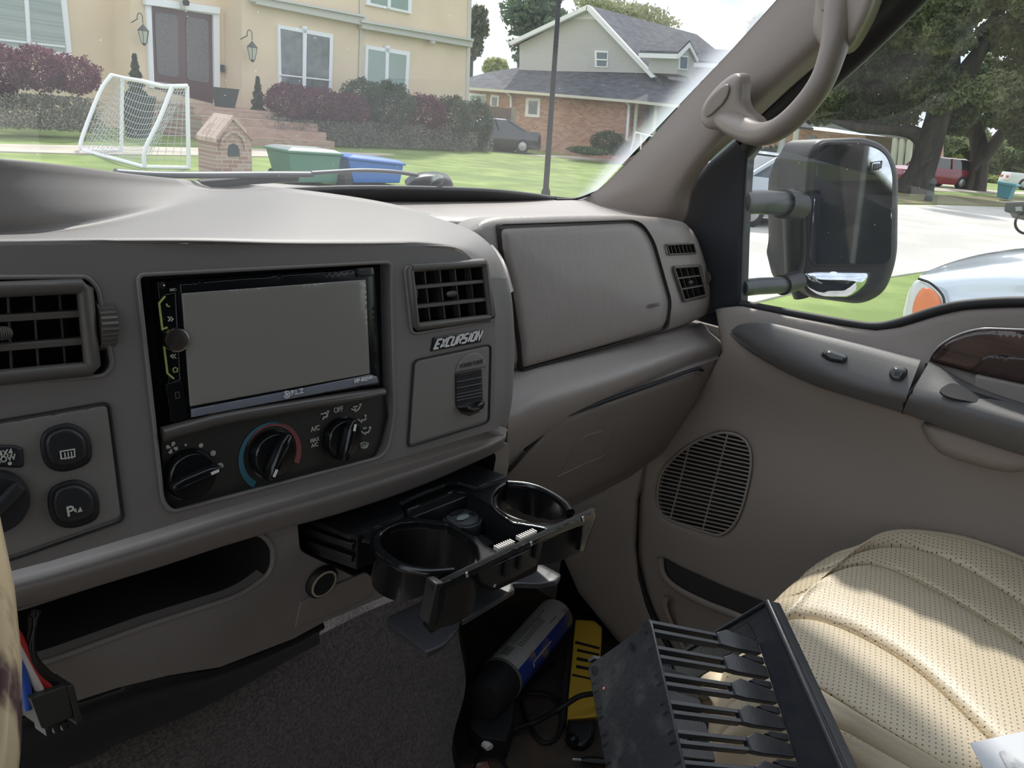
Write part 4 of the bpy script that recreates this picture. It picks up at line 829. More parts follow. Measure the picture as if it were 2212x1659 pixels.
# ------------------------------------------------------------------ black sail panel and window frame
SP = Plane([1.075, 0, 0], [-1, 0, 0])
sp = thing('sail_panel', 'black triangular trim panel between windshield pillar and passenger window', 'trim panel', X(1550, 660, 1.075))
pillow('panel', [(1440, 480), (1474, 452), (1486, 415), (1500, 388), (1530, 352), (1562, 325), (1590, 300), (1616, 285), (1645, 275), (1632, 318), (1616, 342), (1612, 400), (1606, 520), (1602, 660), (1560, 672), (1500, 680)], SP, sail, sp, puff=.006, edge=12, skirt=.02)
fr_ = thing('window_frame', 'black weatherstrip frame of the passenger window beside the grab handle', 'window frame', X(1800, 120, 1.05))
rows = []
ed1 = [(1590, 305), (1612, 258), (1690, 178), (1755, 120), (1820, 58), (1880, -4), (1940, -75)]; ed2 = [(1618, 338), (1652, 300), (1738, 238), (1828, 165), (1915, 85), (2002, 0), (2080, -85)]
for t, x in ((0, 1.045), (.3, 1.055), (.36, 1.048), (.62, 1.06), (1, 1.072)):
    rows.append([X(a+(c-a)*t, b+(d-b)*t, x-.0004*max(0, 300-b)*.25) for (a, b), (c, d) in zip(ed1, ed2)])
patch('weatherstrip', rows+[[p+np.array([.03, .01, 0]) for p in rows[-1]]], rub, fr_, sub=4)
# ------------------------------------------------------------------ A pillar and handle
w1 = [(1225, 446), (1262, 430), (1300, 408), (1345, 368), (1400, 316), (1500, 205), (1600, 98), (1700, -12), (1780, -100)]
w2 = [(1250, 470), (1310, 445), (1350, 420), (1400, 385), (1455, 318), (1545, 225), (1640, 125), (1745, 22), (1830, -70)]
w3 = [(1300, 500), (1380, 480), (1430, 455), (1460, 410), (1500, 350), (1580, 262), (1672, 170), (1775, 75), (1870, -35)]
w4 = [(1400, 520), (1450, 500), (1478, 462), (1490, 405), (1528, 345), (1610, 272), (1700, 188), (1800, 100), (1905, -10)]
pxs = lambda L, x0, x1: [X(u, v, x0+(x1-x0)*i/8) for i, (u, v) in enumerate(L)]
rows = [[p+np.array([.004, .02, -.012]) for p in pxs(w1, 1.045, .985)], pxs(w1, 1.045, .985), pxs(w2, 1.030, .968), pxs(w3, 1.028, .966), pxs(w4, 1.050, .99)]
pil = thing('pillar_trim', 'taupe moulded windshield pillar trim on the passenger side', 'pillar trim', X(1400, 440, 1.03))
patch('cover', rows+[[p+np.array([.010, 0, .0]) for p in rows[-1]]], pilm, pil, sub=5)
hd = thing('grab_handle', 'taupe curved grab handle screwed to the windshield pillar', 'grab handle', X(1560, 250, .97))
hp = [((1545, 238), .975, .010), ((1566, 256), .955, .015), ((1600, 276), .925, .0165), ((1640, 290), .893, .0148), ((1685, 276), .860, .0135), ((1735, 232), .855, .0135), ((1775, 176), .855, .0135), ((1798, 115), .862, .0145), ((1812, 55), .875, .0175), ((1822, 0), .885, .020), ((1830, -60), .90, .021)]
pp_ = sm([list(X(u, v, x))+[r] for (u, v), x, r in hp], 5); mb = MB(); mb.tube([p[:3] for p in pp_], [float(p[3]) for p in pp_], 16, flat=.9); mb.build('grip', pilm, hd, 80)
FT = plane3(X(1520, 250, .962), X(1620, 300, .945), X(1600, 165, .942))
pillow('lower_foot', sm([(1514, 252), (1522, 222), (1548, 188), (1580, 162), (1600, 160), (1608, 178), (1607, 215), (1618, 240), (1640, 258), (1642, 280), (1600, 292), (1560, 282), (1526, 276)], 4, True), FT, pilm, hd, puff=.012, edge=22, skirt=.012)
pillow('screw_cover', sm([(1524, 252), (1519, 238), (1530, 214), (1556, 188), (1572, 182), (1576, 196), (1566, 220), (1545, 242), (1532, 252)], 4, True), Plane(FT.p+FT.n*.0118, FT.n), pilm, hd, puff=.003, edge=5, skirt=.006)
FT2 = plane3(X(1780, 20, .905), X(1880, 10, .87), X(1800, -60, .90))
pillow('upper_foot', sm([(1756, 60), (1760, 20), (1766, -30), (1790, -90), (1880, -110), (1900, -40), (1888, 10), (1866, 60), (1832, 110), (1790, 115), (1766, 90)], 4, True), FT2, pilm, hd, puff=.014, edge=22, skirt=.008)
pillow('screw_cover', sm([(1768, 2), (1764, -25), (1790, -60), (1812, -50), (1808, -10), (1786, 20), (1774, 22)], 4, True), Plane(FT2.p+FT2.n*.0135, FT2.n), pilm, hd, puff=.003, edge=5, skirt=.004)
# ------------------------------------------------------------------ glass
A_, B_ = X(1290, 432, 1.05), X(1700, -12, .99); WSn = nrm(np.cross([1, 0, 0], B_-A_)); WS = Plane(A_+np.array([0, .012, .004]), WSn)
wsg = glass_mat('windshield_glass', (.95, .955, .96), .05, (.80, .84, .90), 2.2)
def edge_grime(m, p0, n_, w, k):
    nt = m.node_tree; tc = nd(nt, 'ShaderNodeTexCoord'); dt = nd(nt, 'ShaderNodeVectorMath', operation='DOT_PRODUCT'); nt.links.new(tc.outputs['Object'], dt.inputs[0]); dt.inputs[1].default_value = tuple(n_)
    mr = nd(nt, 'ShaderNodeMapRange', interpolation_type='SMOOTHERSTEP'); c = float(np.dot(p0, n_)); mr.inputs['From Min'].default_value = c; mr.inputs['From Max'].default_value = c+w; mr.inputs['To Min'].default_value = k; mr.inputs['To Max'].default_value = 0; nt.links.new(dt.outputs['Value'], mr.inputs['Value'])
    add = [n for n in nt.nodes if n.bl_idname == 'ShaderNodeMath' and n.operation == 'ADD'][0]; dst = add.outputs[0].links[0].to_socket; a2 = nd(nt, 'ShaderNodeMath', operation='ADD'); a2.use_clamp = True; nt.links.new(add.outputs[0], a2.inputs[0]); nt.links.new(mr.outputs[0], a2.inputs[1]); nt.links.new(a2.outputs[0], dst)
_e = nrm(WS(1700, -18)-WS(1330, 380)); edge_grime(wsg, WS(1400, 311), nrm(np.cross(WSn if np.cross(WSn, _e)[0] < 0 else -WSn, _e)), .085, .62)
mb = MB(); up_ = nrm(np.cross(WSn, [1, 0, 0])); up_ = up_ if up_[2] > 0 else -up_
o_ = WS.p; q = [o_+np.array([dx, 0, 0])+up_*s_ for dx, s_ in ((-1.75, -.22), (.03, -.06), (.0, 0), (-.055, .55), (-1.65, .60))]
mb.add(q, [(0, 1, 2, 3, 4)]); struct(mb.build('window_1', wsg, None, 0), 'dusty laminated windshield')
sg = glass_mat('door_glass', (.95, .955, .955), .014, (.85, .87, .88), 3)
mb = MB(); mb.add([(1.083, .80, 1.40), (1.083, -.5, 1.40), (1.083, -.5, 1.55), (1.02, -.5, 1.98), (1.02, .25, 1.98), (1.072, .55, 1.70)], [(0, 1, 2, 3, 4, 5)]); struct(mb.build('window_2', sg, None, 0), 'passenger door window glass')
# cowl and black glass border
cw = thing('windshield_cowl', 'black cowl strip and seal along the bottom of the windshield', 'cowl', WS(1000, 420))
c0 = [(560, 412), (640, 406), (760, 402), (900, 403), (1050, 408), (1150, 418), (1200, 425), (1246, 428), (1275, 420)]; c1 = [(560, 428), (640, 436), (760, 440), (900, 445), (1050, 445), (1150, 445), (1200, 445), (1246, 445), (1290, 445)]
patch('seal', [[WS(u, v, -.004) for u, v in c0], [WS(u, (v+d)/2, -.002) for (u, v), (_, d) in zip(c0, c1)], [WS(u, v, -.002) for u, v in c1]], rub, cw, sub=4, thick=.003)
mb = MB(); mb.tube([WS(u, v, .0005) for u, v in sm([(1200, 431), (1240, 430), (1272, 420), (1302, 405), (1345, 363), (1400, 311), (1500, 200), (1600, 93), (1700, -18)], 4)], .0035, 8, flat=.6); mb.build('edge_seal', rub, cw, 80)
# wiper
WO = Plane(WS.p-WS.n*.03, WS.n)
wp = thing('wiper', 'grey windshield wiper arm and blade with pivot cap outside the windshield', 'wiper', WO(930, 395))
mb = MB(); mb.tube([WO(u, v) for u, v in sm([(900, 378), (850, 371), (780, 368), (720, 371), (672, 374)], 4)], .0042, 8, flat=.6); mb.build('arm', mat('wiper_grey', (.10, .105, .11), .4), wp, 80)
mb = MB(); mb.tube([WO(u, v) for u, v in sm([(672, 377), (560, 377), (440, 378), (330, 377), (250, 372)], 4)], [.006]*17, 8, flat=.6); mb.build('blade', mat('wiper_grey', (.10, .105, .11), .4), wp, 80)
mb = MB(); mb.tube([WO(u, v) for u, v in sm([(640, 384), (560, 388), (480, 394), (430, 398)], 4)], .006, 8, flat=.8); mb.build('rubber', rub, wp, 80)
pillow('pivot_cap', sm([(878, 402), (890, 388), (915, 380), (945, 379), (968, 384), (978, 395), (976, 407), (950, 412), (900, 411)], 4, True), WO, mat('wiper_grey', (.10, .105, .11), .4), wp, puff=.006, edge=12, skirt=.006)
mb = MB(); mb.lathe([(.009, 0), (.009, .006), (.006, .007), (0, .007)], WO(942, 386, .009), WO.n, 16); mb.build('pivot_nut', mat('nut', (.3, .32, .28), .4, metal=.8), wp, 40)
# ------------------------------------------------------------------ side mirror
MN = nrm([-.648, -.755, .10]); MC = X(1840, 480, 1.32); MP = Plane(MC, MN)
mir = thing('side_mirror', 'large black tow mirror with two glasses outside the passenger window', 'side mirror', X(1820, 650, 1.32))
hs_o = rc([(1742, 330, 26), (1762, 302, 26), (1868, 296, 30), (1918, 318, 34), (1940, 370, 40), (1938, 560, 60), (1912, 632, 40), (1862, 658, 40), (1745, 642, 30), (1728, 610, 20), (1738, 560), (1736, 400)], 20, 7)
pillow('housing', hs_o, MP, mat('mirror_black', (.007, .008, .010), .48, bump=500, bump_s=.1), mir, puff=.010, edge=16, skv=-MN*.05+np.array([.0, .02, 0]))
mb = MB(); a_ = [MP(p[0], p[1], -.012)  for p in hs_o]; cc = np.mean(a_, 0); mb.loft([[p+(cc-p)*k-MN*h+np.array([-.01*j, .01*j, 0]) for p in a_] for j, (k, h) in enumerate(((0, 0), (.02, .03), (.12, .07), (.35, .09)))], cap0=False); mb.build('back_shell', mat('mirror_black', (.007,)*3), mir, 60)
MP2 = Plane(MP.p+MN*.0095, MN)
mirg = mat('mirror_glass', (.62, .66, .70), .03, metal=1, var=.1, vscale=60)
for out, nm in ((rc([(1768, 312, 26), (1870, 312, 26), (1912, 330, 26), (1928, 372, 34), (1924, 556, 14), (1912, 571, 14), (1762, 571, 12), (1750, 556, 12)], 14, 7), 'main_glass'), (rc([(1738, 590, 10), (1765, 586), (1880, 588, 10), (1874, 616, 20), (1842, 642, 30), (1772, 640, 20), (1742, 620, 14)], 10, 7), 'wide_angle_glass')):
    pillow('glass_bezel', [np.mean(out, 0)+(p-np.mean(out, 0))*1.045 for p in out], MP2, rub, mir, puff=.002, edge=4, skirt=.004)
    pillow(nm, out, Plane(MP2.p+MN*.0022, MN), mirg, mir, puff=0 if nm == 'main_glass' else .008, edge=10 if nm == 'main_glass' else 60, skirt=.001, res=8, smooth=80)
MP3 = Plane(MP2.p+MN*.0030, MN)
strokes('heater_icon', MP3, [[(1883, 351), (1905, 348), (1903, 363), (1888, 366), (1881, 370), (1883, 351)], [(1889, 354), (1888, 368)], [(1894, 353), (1893, 368)], [(1899, 353), (1898, 367)]], .0012, blkm, mir)
for L_, rr in (([(1600, 437), (1640, 436), (1690, 440), (1725, 446)], .018), ([(1600, 622), (1640, 618), (1690, 616), (1722, 606)], .013)):
    mb = MB(); mb.tube([X(u, v, x) for (u, v), x in zip(L_, (1.085, 1.13, 1.19, 1.25))], rr, 20); mb.build('support_arm', mat('arm_black', (.020, .026, .034), .4), mir, 80)
    mb = MB(); mb.tube([X(u, v, x) for (u, v), x in zip(L_[2:], (1.19, 1.235))], rr*1.25, 20); mb.build('arm_collar', mat('mirror_black', (.007,)*3), mir, 60)
mb = MB(); mb.tube([MP(1728, 400, -.03), MP(1722, 450, -.03), MP(1722, 520, -.03), MP(1724, 590, -.03), MP(1735, 640, -.03)], [.016, .024, .022, .022, .016], 14); mb.build('pivot_spine', mat('mirror_black', (.007,)*3), mir, 80)
mb = MB(); mb.tube([MP(1733, 360, -.035), MP(1728, 392, -.035)], [.010, .014], 14); mb.build('pivot_cap', mat('mirror_black', (.007,)*3), mir, 60)
# ------------------------------------------------------------------ seat
def leather(name, perf):
    m = mat(name, (.64, .54, .385), .42, bump=420, bump_s=.16, var=.04, vscale=6)
    if perf:
        nt = m.node_tree; b = nt.nodes['Principled BSDF']; src = b.inputs['Base Color'].links[0].from_socket
        tc = nd(nt, 'ShaderNodeTexCoord'); mp = nd(nt, 'ShaderNodeMapping'); mp.inputs['Rotation'].default_value = (0, 0, math.radians(28)); mp.inputs['Scale'].default_value = (140, 140, 0); nt.links.new(tc.outputs['Object'], mp.inputs['Vector'])
        sx = nd(nt, 'ShaderNodeSeparateXYZ'); nt.links.new(mp.outputs[0], sx.inputs[0])
        def M(op, a, bb=None):
            n = nd(nt, 'ShaderNodeMath', operation=op)
            for i, q in enumerate((a, bb)):
                if q is None: continue
                if isinstance(q, (int, float)): n.inputs[i].default_value = q
                else: nt.links.new(q, n.inputs[i])
            return n.outputs[0]
        def dist(ox, oy):
            fx = M('SUBTRACT', M('FRACT', M('ADD', sx.outputs[0], ox)), .5); fy = M('SUBTRACT', M('FRACT', M('ADD', sx.outputs[1], oy)), .5); return M('SQRT', M('ADD', M('MULTIPLY', fx, fx), M('MULTIPLY', fy, fy)))
        d = M('MINIMUM', dist(0, 0), dist(.5, .5)); f = M('LESS_THAN', d, .105)
        mx = nd(nt, 'ShaderNodeMix', data_type='RGBA'); nt.links.new(f, mx.inputs[0]); nt.links.new(src, mx.inputs[6]); mx.inputs[7].default_value = (.12, .09, .065, 1); nt.links.new(mx.outputs[2], b.inputs['Base Color'])
    return m
lp_, ln_ = leather('leather_perforated', True), leather('leather_plain', False)
thr = mat('thread', (.60, .48, .30), .7)
seat = thing('passenger_seat', 'cream leather passenger seat with perforated panels and stitched seams', 'car seat', (.85, .1, .8))
sA = [(1850, 1190, 1.238), (1900, 1163, 1.247), (1960, 1155, 1.252), (2060, 1166, 1.255), (2140, 1188, 1.258), (2212, 1215, 1.26), (2420, 1300, 1.26), (2900, 1500, 1.26)]
sB = [(1800, 1228, 1.228), (1860, 1197, 1.236), (1930, 1186, 1.240), (2010, 1198, 1.242), (2100, 1238, 1.242), (2212, 1312, 1.242), (2420, 1460, 1.24), (2900, 1750, 1.24)]
sC = [(1740, 1285, 1.215), (1790, 1246, 1.223), (1860, 1224, 1.229), (1930, 1235, 1.231), (2050, 1296, 1.232), (2212, 1397, 1.232), (2420, 1540, 1.23), (2900, 1900, 1.23)]
sD = [(1680, 1347, 1.200), (1720, 1338, 1.207), (1780, 1345, 1.212), (1880, 1388, 1.216), (2000, 1468, 1.219), (2180, 1645, 1.22), (2380, 1830, 1.22), (2900, 2300, 1.22)]
sE = [(1660, 1440, 1.196), (1710, 1464, 1.201), (1768, 1493, 1.206), (1850, 1545, 1.209), (1935, 1597, 1.211), (2060, 1672, 1.212), (2280, 1810, 1.212), (2900, 2500, 1.212)]
sF = [(1660, 1500, 1.186), (1715, 1530, 1.190), (1785, 1566, 1.193), (1850, 1598, 1.195), (1925, 1640, 1.196), (2040, 1705, 1.197), (2260, 1840, 1.197), (2900, 2600, 1.197)]
sG = [(1655, 1545, 1.172), (1710, 1578, 1.176), (1775, 1612, 1.178), (1840, 1650, 1.180), (1905, 1690, 1.181), (2010, 1750, 1.182), (2220, 1880, 1.182), (2900, 2700, 1.182)]
def srow(S, dz=0): return [Z(u, v, z+dz) for u, v, z in S]
def fronted(r):     # the cushion rolls over its front edge
    p = r[0]; return [p+np.array([-.015, .030, -.150]), p+np.array([-.012, .042, -.085]), p+np.array([-.008, .030, -.030])]+r
def mixrow(a, b, t, dz): return [p*(1-t)+q*t+np.array([0, 0, dz]) for p, q in zip(a, b)]
def strip(a, b, m, name, puf=.009):
    A2, B2 = fronted(srow(a)), fronted(srow(b)); g = []
    for t in (0, .06, .25, .5, .75, .94, 1): g.append([p*(1-t)+q*t+(np.array([0, .3*puf, puf]) if i < 3 else np.array([0, 0, puf]))*math.sqrt(max(0, 1-(2*t-1)**4)) - (np.array([0, 0, .004]) if t in (0, 1) else 0) for i, (p, q) in enumerate(zip(A2, B2))])
    return patch(name, g, m, seat, sub=4)
strip(sA, sB, lp_, 'bolster_panel', .007); strip(sB, sC, lp_, 'perforated_panel', .006); strip(sC, sD, lp_, 'perforated_panel', .009); strip(sD, sE, lp_, 'perforated_panel', .007); strip(sE, sF, ln_, 'edge_bolster', .007); strip(sF, sG, ln_, 'edge_piping', .006)
rA = fronted(srow(sA)); patch('outer_bolster', [rA, [p+np.array([.012, .002, .002]) for p in rA], [p+np.array([.026, .004, -.016]) for p in rA], [p+np.array([.03, 0, -.12]) for p in rA]], ln_, seat, sub=4)
rG = fronted(srow(sG)); patch('seat_side', [rG, [p+np.array([-.006, -.002, -.02]) for p in rG], [p+np.array([-.004, 0, -.10]) for p in rG], [p+np.array([.02, 0, -.30]) for p in rG]], ln_, seat, sub=4)
def stitch(S, off, name):
    P = sm(fronted(srow(S))[2:], 14); mb = MB(); acc = 0; last = P[0]
    d = [0]
    for a, b in zip(P, P[1:]): d.append(d[-1]+np.linalg.norm(b-a))
    n = int(d[-1]/.0055); arr = np.array(P)
    for k in range(n):
        s0, s1 = k*.0055, k*.0055+.0036; a = np.array([np.interp(s0, d, arr[:, i]) for i in range(3)]); b = np.array([np.interp(s1, d, arr[:, i]) for i in range(3)]); mb.tube([a+off, (a+b)/2+off+[0, 0, .0006], b+off], .0007, 5)
    mb.build(name, thr, seat, 60)
for S, off in ((sC, (.003, .003, .0035)), (sC, (-.003, -.003, .0035)), (sD, (.004, .003, .0035)), (sD, (-.003, -.004, .0035)), (sE, (.003, .003, .003)), (sF, (-.002, -.003, .0025)), (sA, (-.003, -.003, .0030))): stitch(S, np.array(off), 'stitching')
# front cushion part seen through the frame
mb = MB()
fr1 = [(1500, 1480), (1530, 1452), (1600, 1436), (1680, 1440), (1760, 1500)]; 
for k, (zz, dv) in enumerate(((1.13, 0), (1.08, 55))):
    L_ = [Z(u, v+dv, zz) for u, v in fr1]; rows = [L_, [p+np.array([-.015, -.02, .012]) for p in L_], [p+np.array([-.03, -.05, .0]) for p in L_], [p+np.array([-.03, -.06, -.05]) for p in L_]]
    patch('front_roll', [[p+np.array([.01, .01, -.05]) for p in L_]]+rows, ln_, seat, sub=4)
# paper on the seat
pa = [Z(2095, 1606, 1.236), Z(2260, 1570, 1.236), Z(2300, 1800, 1.236), Z(2180, 1770, 1.232)]; mb = MB(); mb.loft([pa, [p+np.array([0, 0, .0006]) for p in pa]]); o = mb.build('paper_sheet', mat('paper', (.70, .72, .76), .6), None, 0); tag(o, 'white sheet of paper lying on the cream seat at the lower picture corner', 'paper')
mb = MB(); q = [Z(2158, 1626, 1.2375), Z(2168, 1625, 1.2375), Z(2230, 1665, 1.2375), Z(2220, 1700, 1.2375), Z(2175, 1660, 1.2375)]; mb.loft([q, [p+np.array([0, 0, .0015]) for p in q]]); o = mb.build('printed_patch', mat('paper_print', (.42, .44, .48), .4, col2=(.8, .8, .8), vscale=90), None, 0); o.parent = bpy.data.objects['paper_sheet']
# ------------------------------------------------------------------ floor, tunnel, footwell
def hum(L, y): return [Y(u, v, y) for u, v in L]
h0 = [(-200, 1660), (0, 1650), (170, 1590), (380, 1520), (560, 1440), (690, 1372), (800, 1318), (900, 1280), (975, 1262)]
h1 = [(-200, 1720), (0, 1710), (170, 1660), (380, 1590), (560, 1520), (700, 1460), (810, 1410), (910, 1380), (985, 1372)]
h2 = [(-200, 1900), (0, 1880), (170, 1840), (380, 1780), (560, 1700), (720, 1620), (830, 1550), (920, 1500), (1000, 1490)]
h3 = [(-200, 2200), (0, 2160), (170, 2100), (380, 2000), (560, 1900), (720, 1800), (830, 1720), (915, 1640), (972, 1625)]
h4 = [(-200, 2500), (0, 2450), (170, 2380), (380, 2250), (560, 2150), (740, 2050), (860, 1950), (940, 1850), (1010, 1760)]
rows = [hum(h0, .64), hum(h1, .62), hum(h2, .60), hum(h3, .565), hum(h4, .53)]
rows = [r+[r[-1]+np.array([.012, .015, 0]), r[-1]+np.array([.022, .05, 0]), r[-1]+np.array([.03, .40, 0])] for r in rows]
tun = patch('transmission_tunnel', rows, carpet, None, sub=6); struct(tun, 'carpeted transmission tunnel hump')
mb = MB(); mb.tube([p for p in sm([rows[i][-3]+np.array([.004, -.001, 0]) for i in range(5)], 5)], .004, 8); o = mb.build('trim_1', rub, None, 80); struct(o, 'black carpet edge cord')
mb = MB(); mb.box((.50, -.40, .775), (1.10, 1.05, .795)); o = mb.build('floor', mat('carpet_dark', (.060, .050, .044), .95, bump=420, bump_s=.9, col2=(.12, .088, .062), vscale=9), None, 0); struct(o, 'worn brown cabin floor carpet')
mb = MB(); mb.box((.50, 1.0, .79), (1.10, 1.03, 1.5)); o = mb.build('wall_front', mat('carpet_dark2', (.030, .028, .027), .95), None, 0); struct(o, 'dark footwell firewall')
kp_ = [(1384, 1000), (1392, 1010), (1376, 1080), (1372, 1180), (1380, 1250), (1400, 1310), (1430, 1380), (1500, 1480), (1440, 1500), (1330, 1380), (1250, 1280), (1215, 1200), (1225, 1095), (1300, 1060)]
pk = pillow('trim_2', kp_, Plane([1.02, .75, 1.0], [-1, -.15, 0]), doorm, None, puff=.006, edge=18, skirt=.02); struct(pk, 'taupe kick panel below the glovebox')
mb = MB(); mb.tube([X(u, v, 1.052) for u, v in sm([(1391, 1002), (1377, 1070), (1373, 1180), (1379, 1230), (1398, 1300), (1428, 1366), (1470, 1440)], 4)], .005, 8); struct(mb.build('trim_3', rub, None, 80), 'black door opening seal')
# body side, roof and rear of our own vehicle (seen in the mirror glass, shades the cabin)
tb = thing('vehicle_body', 'dark blue outer side and roof of the vehicle the picture is taken from', 'vehicle body', (1.15, -1, .5))
pnt = mat('body_paint', (.008, .010, .015), .6, spec=.0)
mb = MB(); prof = [(1.10, .55), (1.17, .75), (1.185, 1.1), (1.165, 1.38), (1.12, 1.46)]
mb.loft([[(x, .75, z) for x, z in prof]+[(1.085, .75, 1.40), (1.085, .75, .55)], [(x, -4.5, z) for x, z in prof]+[(1.085, -4.5, 1.40), (1.085, -4.5, .55)]]); mb.build('side_panel', pnt, tb, 40)
mb = MB(); mb.loft([[(1.06, -.45, 1.45), (1.12, -.45, 1.45), (1.0, -.45, 2.02), (.95, -.45, 2.02)], [(1.06, -.62, 1.45), (1.12, -.62, 1.45), (1.0, -.62, 2.02), (.95, -.62, 2.02)]]); mb.build('door_pillar', pnt, tb, 30)
mb = MB(); mb.add([(1.11, -.62, 1.45), (1.11, -4.3, 1.45), (.99, -4.3, 2.0), (.99, -.62, 2.0)], [(0, 1, 2, 3)]); mb.build('rear_side_glass', mat('tinted_glass', (.01, .012, .014), .6, spec=.0), tb, 0)
mb = MB(); mb.loft([[(1.02, y, 1.98), (.96, y, 2.05), (.3, y, 2.10), (-.42, y, 2.04), (-.42, y, 2.01), (.3, y, 2.06), (.94, y, 2.01)] for y in (.30, -4.4)]); mb.build('roof_panel', pnt, tb, 40)
mb = MB(); mb.tube([(1.035, .30, 1.975), (1.035, -4.4, 1.985)], .012, 8); mb.build('drip_rail', mat('rail_light', (.55, .55, .52), .3), tb, 60)
mb = MB(); mb.loft([[(1.028, y, 1.99), (1.0, y, 2.03), (.94, y, 2.055), (.94, y, 2.04), (1.0, y, 2.01)] for y in (.30, -4.4)]); mb.build('roof_edge', mat('roof_blue', (.05, .16, .45), .4), tb, 40)
mb = MB(); mb.box((1.086, .40, .79), (1.096, 1.02, 1.42)); struct(mb.build('wall_right', doorm, None, 0), 'footwell side trim')
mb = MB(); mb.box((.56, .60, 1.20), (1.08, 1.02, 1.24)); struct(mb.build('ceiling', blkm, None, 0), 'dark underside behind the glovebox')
# ------------------------------------------------------------------ things in the footwell
can = thing('aerosol_can', 'blue and white aerosol can lying in the footwell with its black cap towards the tunnel', 'spray can', Z(1140, 1390, .84))
A_, B_ = Z(1082, 1468, .875), Z(1212, 1318, .860); ax = nrm(B_-A_); L_ = np.linalg.norm(B_-A_); r_ = .034
def canmat():
    m = mat('can_label', (.62, .62, .60), .3, metal=.2); nt = m.node_tree; b = nt.nodes['Principled BSDF']; tc = nd(nt, 'ShaderNodeTexCoord'); sp_ = nd(nt, 'ShaderNodeSeparateXYZ'); nt.links.new(tc.outputs['UV'], sp_.inputs[0])
    r = nd(nt, 'ShaderNodeValToRGB'); r.color_ramp.interpolation = 'CONSTANT'; e = r.color_ramp.elements; e[0].position = 0; e[0].color = (.60, .60, .58, 1); e[1].position = .47; e[1].color = (.60, .60, .58, 1); e[0].color = (.015, .06, .42, 1); e[1].position = .20; q = e.new(.80); q.color = (.015, .06, .42, 1); nt.links.new(sp_.outputs[0], r.inputs[0])
    n = nd(nt, 'ShaderNodeTexNoise'); n.inputs['Scale'].default_value = 26; n.inputs['Detail'].default_value = 6; nt.links.new(tc.outputs['Object'], n.inputs['Vector']); cr_ = nd(nt, 'ShaderNodeValToRGB'); cr_.color_ramp.elements[0].position = .56; cr_.color_ramp.elements[1].position = .68; nt.links.new(n.outputs[0], cr_.inputs[0])
    mx = nd(nt, 'ShaderNodeMix', data_type='RGBA'); nt.links.new(cr_.outputs[0], mx.inputs[0]); nt.links.new(r.outputs[0], mx.inputs[6]); mx.inputs[7].default_value = (.34, .27, .20, 1); nt.links.new(mx.outputs[2], b.inputs['Base Color']); return m
w_ = nrm(CAM-A_); w_ = nrm(w_-ax*np.dot(w_, ax)); v_ = np.cross(ax, w_); SEG = 48; vs = []; fs = []; uv = []
for h in (0, 1):
    for k in range(SEG+1): a = 2*math.pi*k/SEG; vs.append(A_+ax*(.006+h*(L_*.86))+r_*(-math.cos(a)*v_*-1+math.sin(a)*w_)); uv.append((k/SEG, h))
fs = [(k, k+1, SEG+2+k, SEG+1+k) for k in range(SEG)]; me = me_from('label_sleeve', vs, fs); ul = me.uv_layers.new(name='UVMap')
for l in me.loops: ul.data[l.index].uv = uv[l.vertex_index]
link('label_sleeve', me, canmat(), can, 60)
mb = MB(); mb.lathe([(r_+.001, 0), (r_+.001, .004), (r_, .006)], A_, ax, 40); mb.build('rim_ring', mat('tin', (.5, .5, .48), .3, metal=.8), can, 50); mb = MB(); mb.lathe([(r_, L_*.86), (r_*.97, L_*.88), (r_*.75, L_*.95), (.012, L_*.97), (.010, L_), (0, L_)], A_, ax, 40); mb.build('metal_shell', mat('tin', (.5, .5, .48), .3, metal=.8), can, 50)
mb = MB(); mb.lathe([(0, -.062), (r_*.86, -.060), (r_*.93, -.052), (r_*.98, 0), (r_*.98, .001)], A_, ax, 40); mb.build('cap', blkm, can, 50)
def canp(t, a): return A_+ax*(.006+t*L_*.86)+(r_+.0005)*(math.cos(a)*v_+math.sin(a)*w_)
mb = MB()
for k in range(14):
    a0 = 2.05+k*.032; wdt = (.008, .018, .012)[k % 3]; mb.add([canp(.04, a0), canp(.17, a0), canp(.17, a0+wdt), canp(.04, a0+wdt)], [(0, 1, 2, 3)])
mb.build('bar_code', blkm, can, 0)
mb = MB()
for k in range(26):
    t0 = .22+(k % 13)*.034; a0 = 1.80+(k//13)*.34; mb.add([canp(t0, a0), canp(t0+.014, a0), canp(t0+.014, a0+.27), canp(t0, a0+.27)], [(0, 1, 2, 3)])
mb.build('small_print', mat('print_grey', (.20, .20, .20), .6), can, 0)
mb = MB(); mb.add([canp(.66, 1.55), canp(.80, 1.55), canp(.80, 2.3), canp(.66, 2.3)], [(0, 1, 2, 3)]); mb.build('label_picture', mat('print_blue', (.10, .16, .36), .5), can, 0)
mb = MB(); mb.add([canp(.20, .9), canp(.55, .9), canp(.55, .96), canp(.22, .96), canp(.22, .7), canp(.20, .7)], [(0, 1, 2, 3), (0, 3, 4, 5)]); mb.build('label_mark', mat('print_white', (.7, .72, .75), .5), can, 0)
yt = thing('yellow_level', 'yellow and black plastic tool with four slots lying on the footwell floor', 'hand tool', Z(1258, 1450, .80))
YP = plane3(Z(1243, 1340, .86), Z(1301, 1354, .86), Z(1230, 1550, .815)); yel = mat('tool_yellow', (.62, .40, .04), .45)
pillow('body', rc([(1243, 1338, 4), (1284, 1341), (1301, 1356, 5), (1299, 1400), (1292, 1468), (1286, 1500), (1291, 1548, 4), (1262, 1552), (1225, 1554, 4), (1228, 1503), (1234, 1440)], 4), YP, yel, yt, puff=.003, edge=6, skirt=.03)
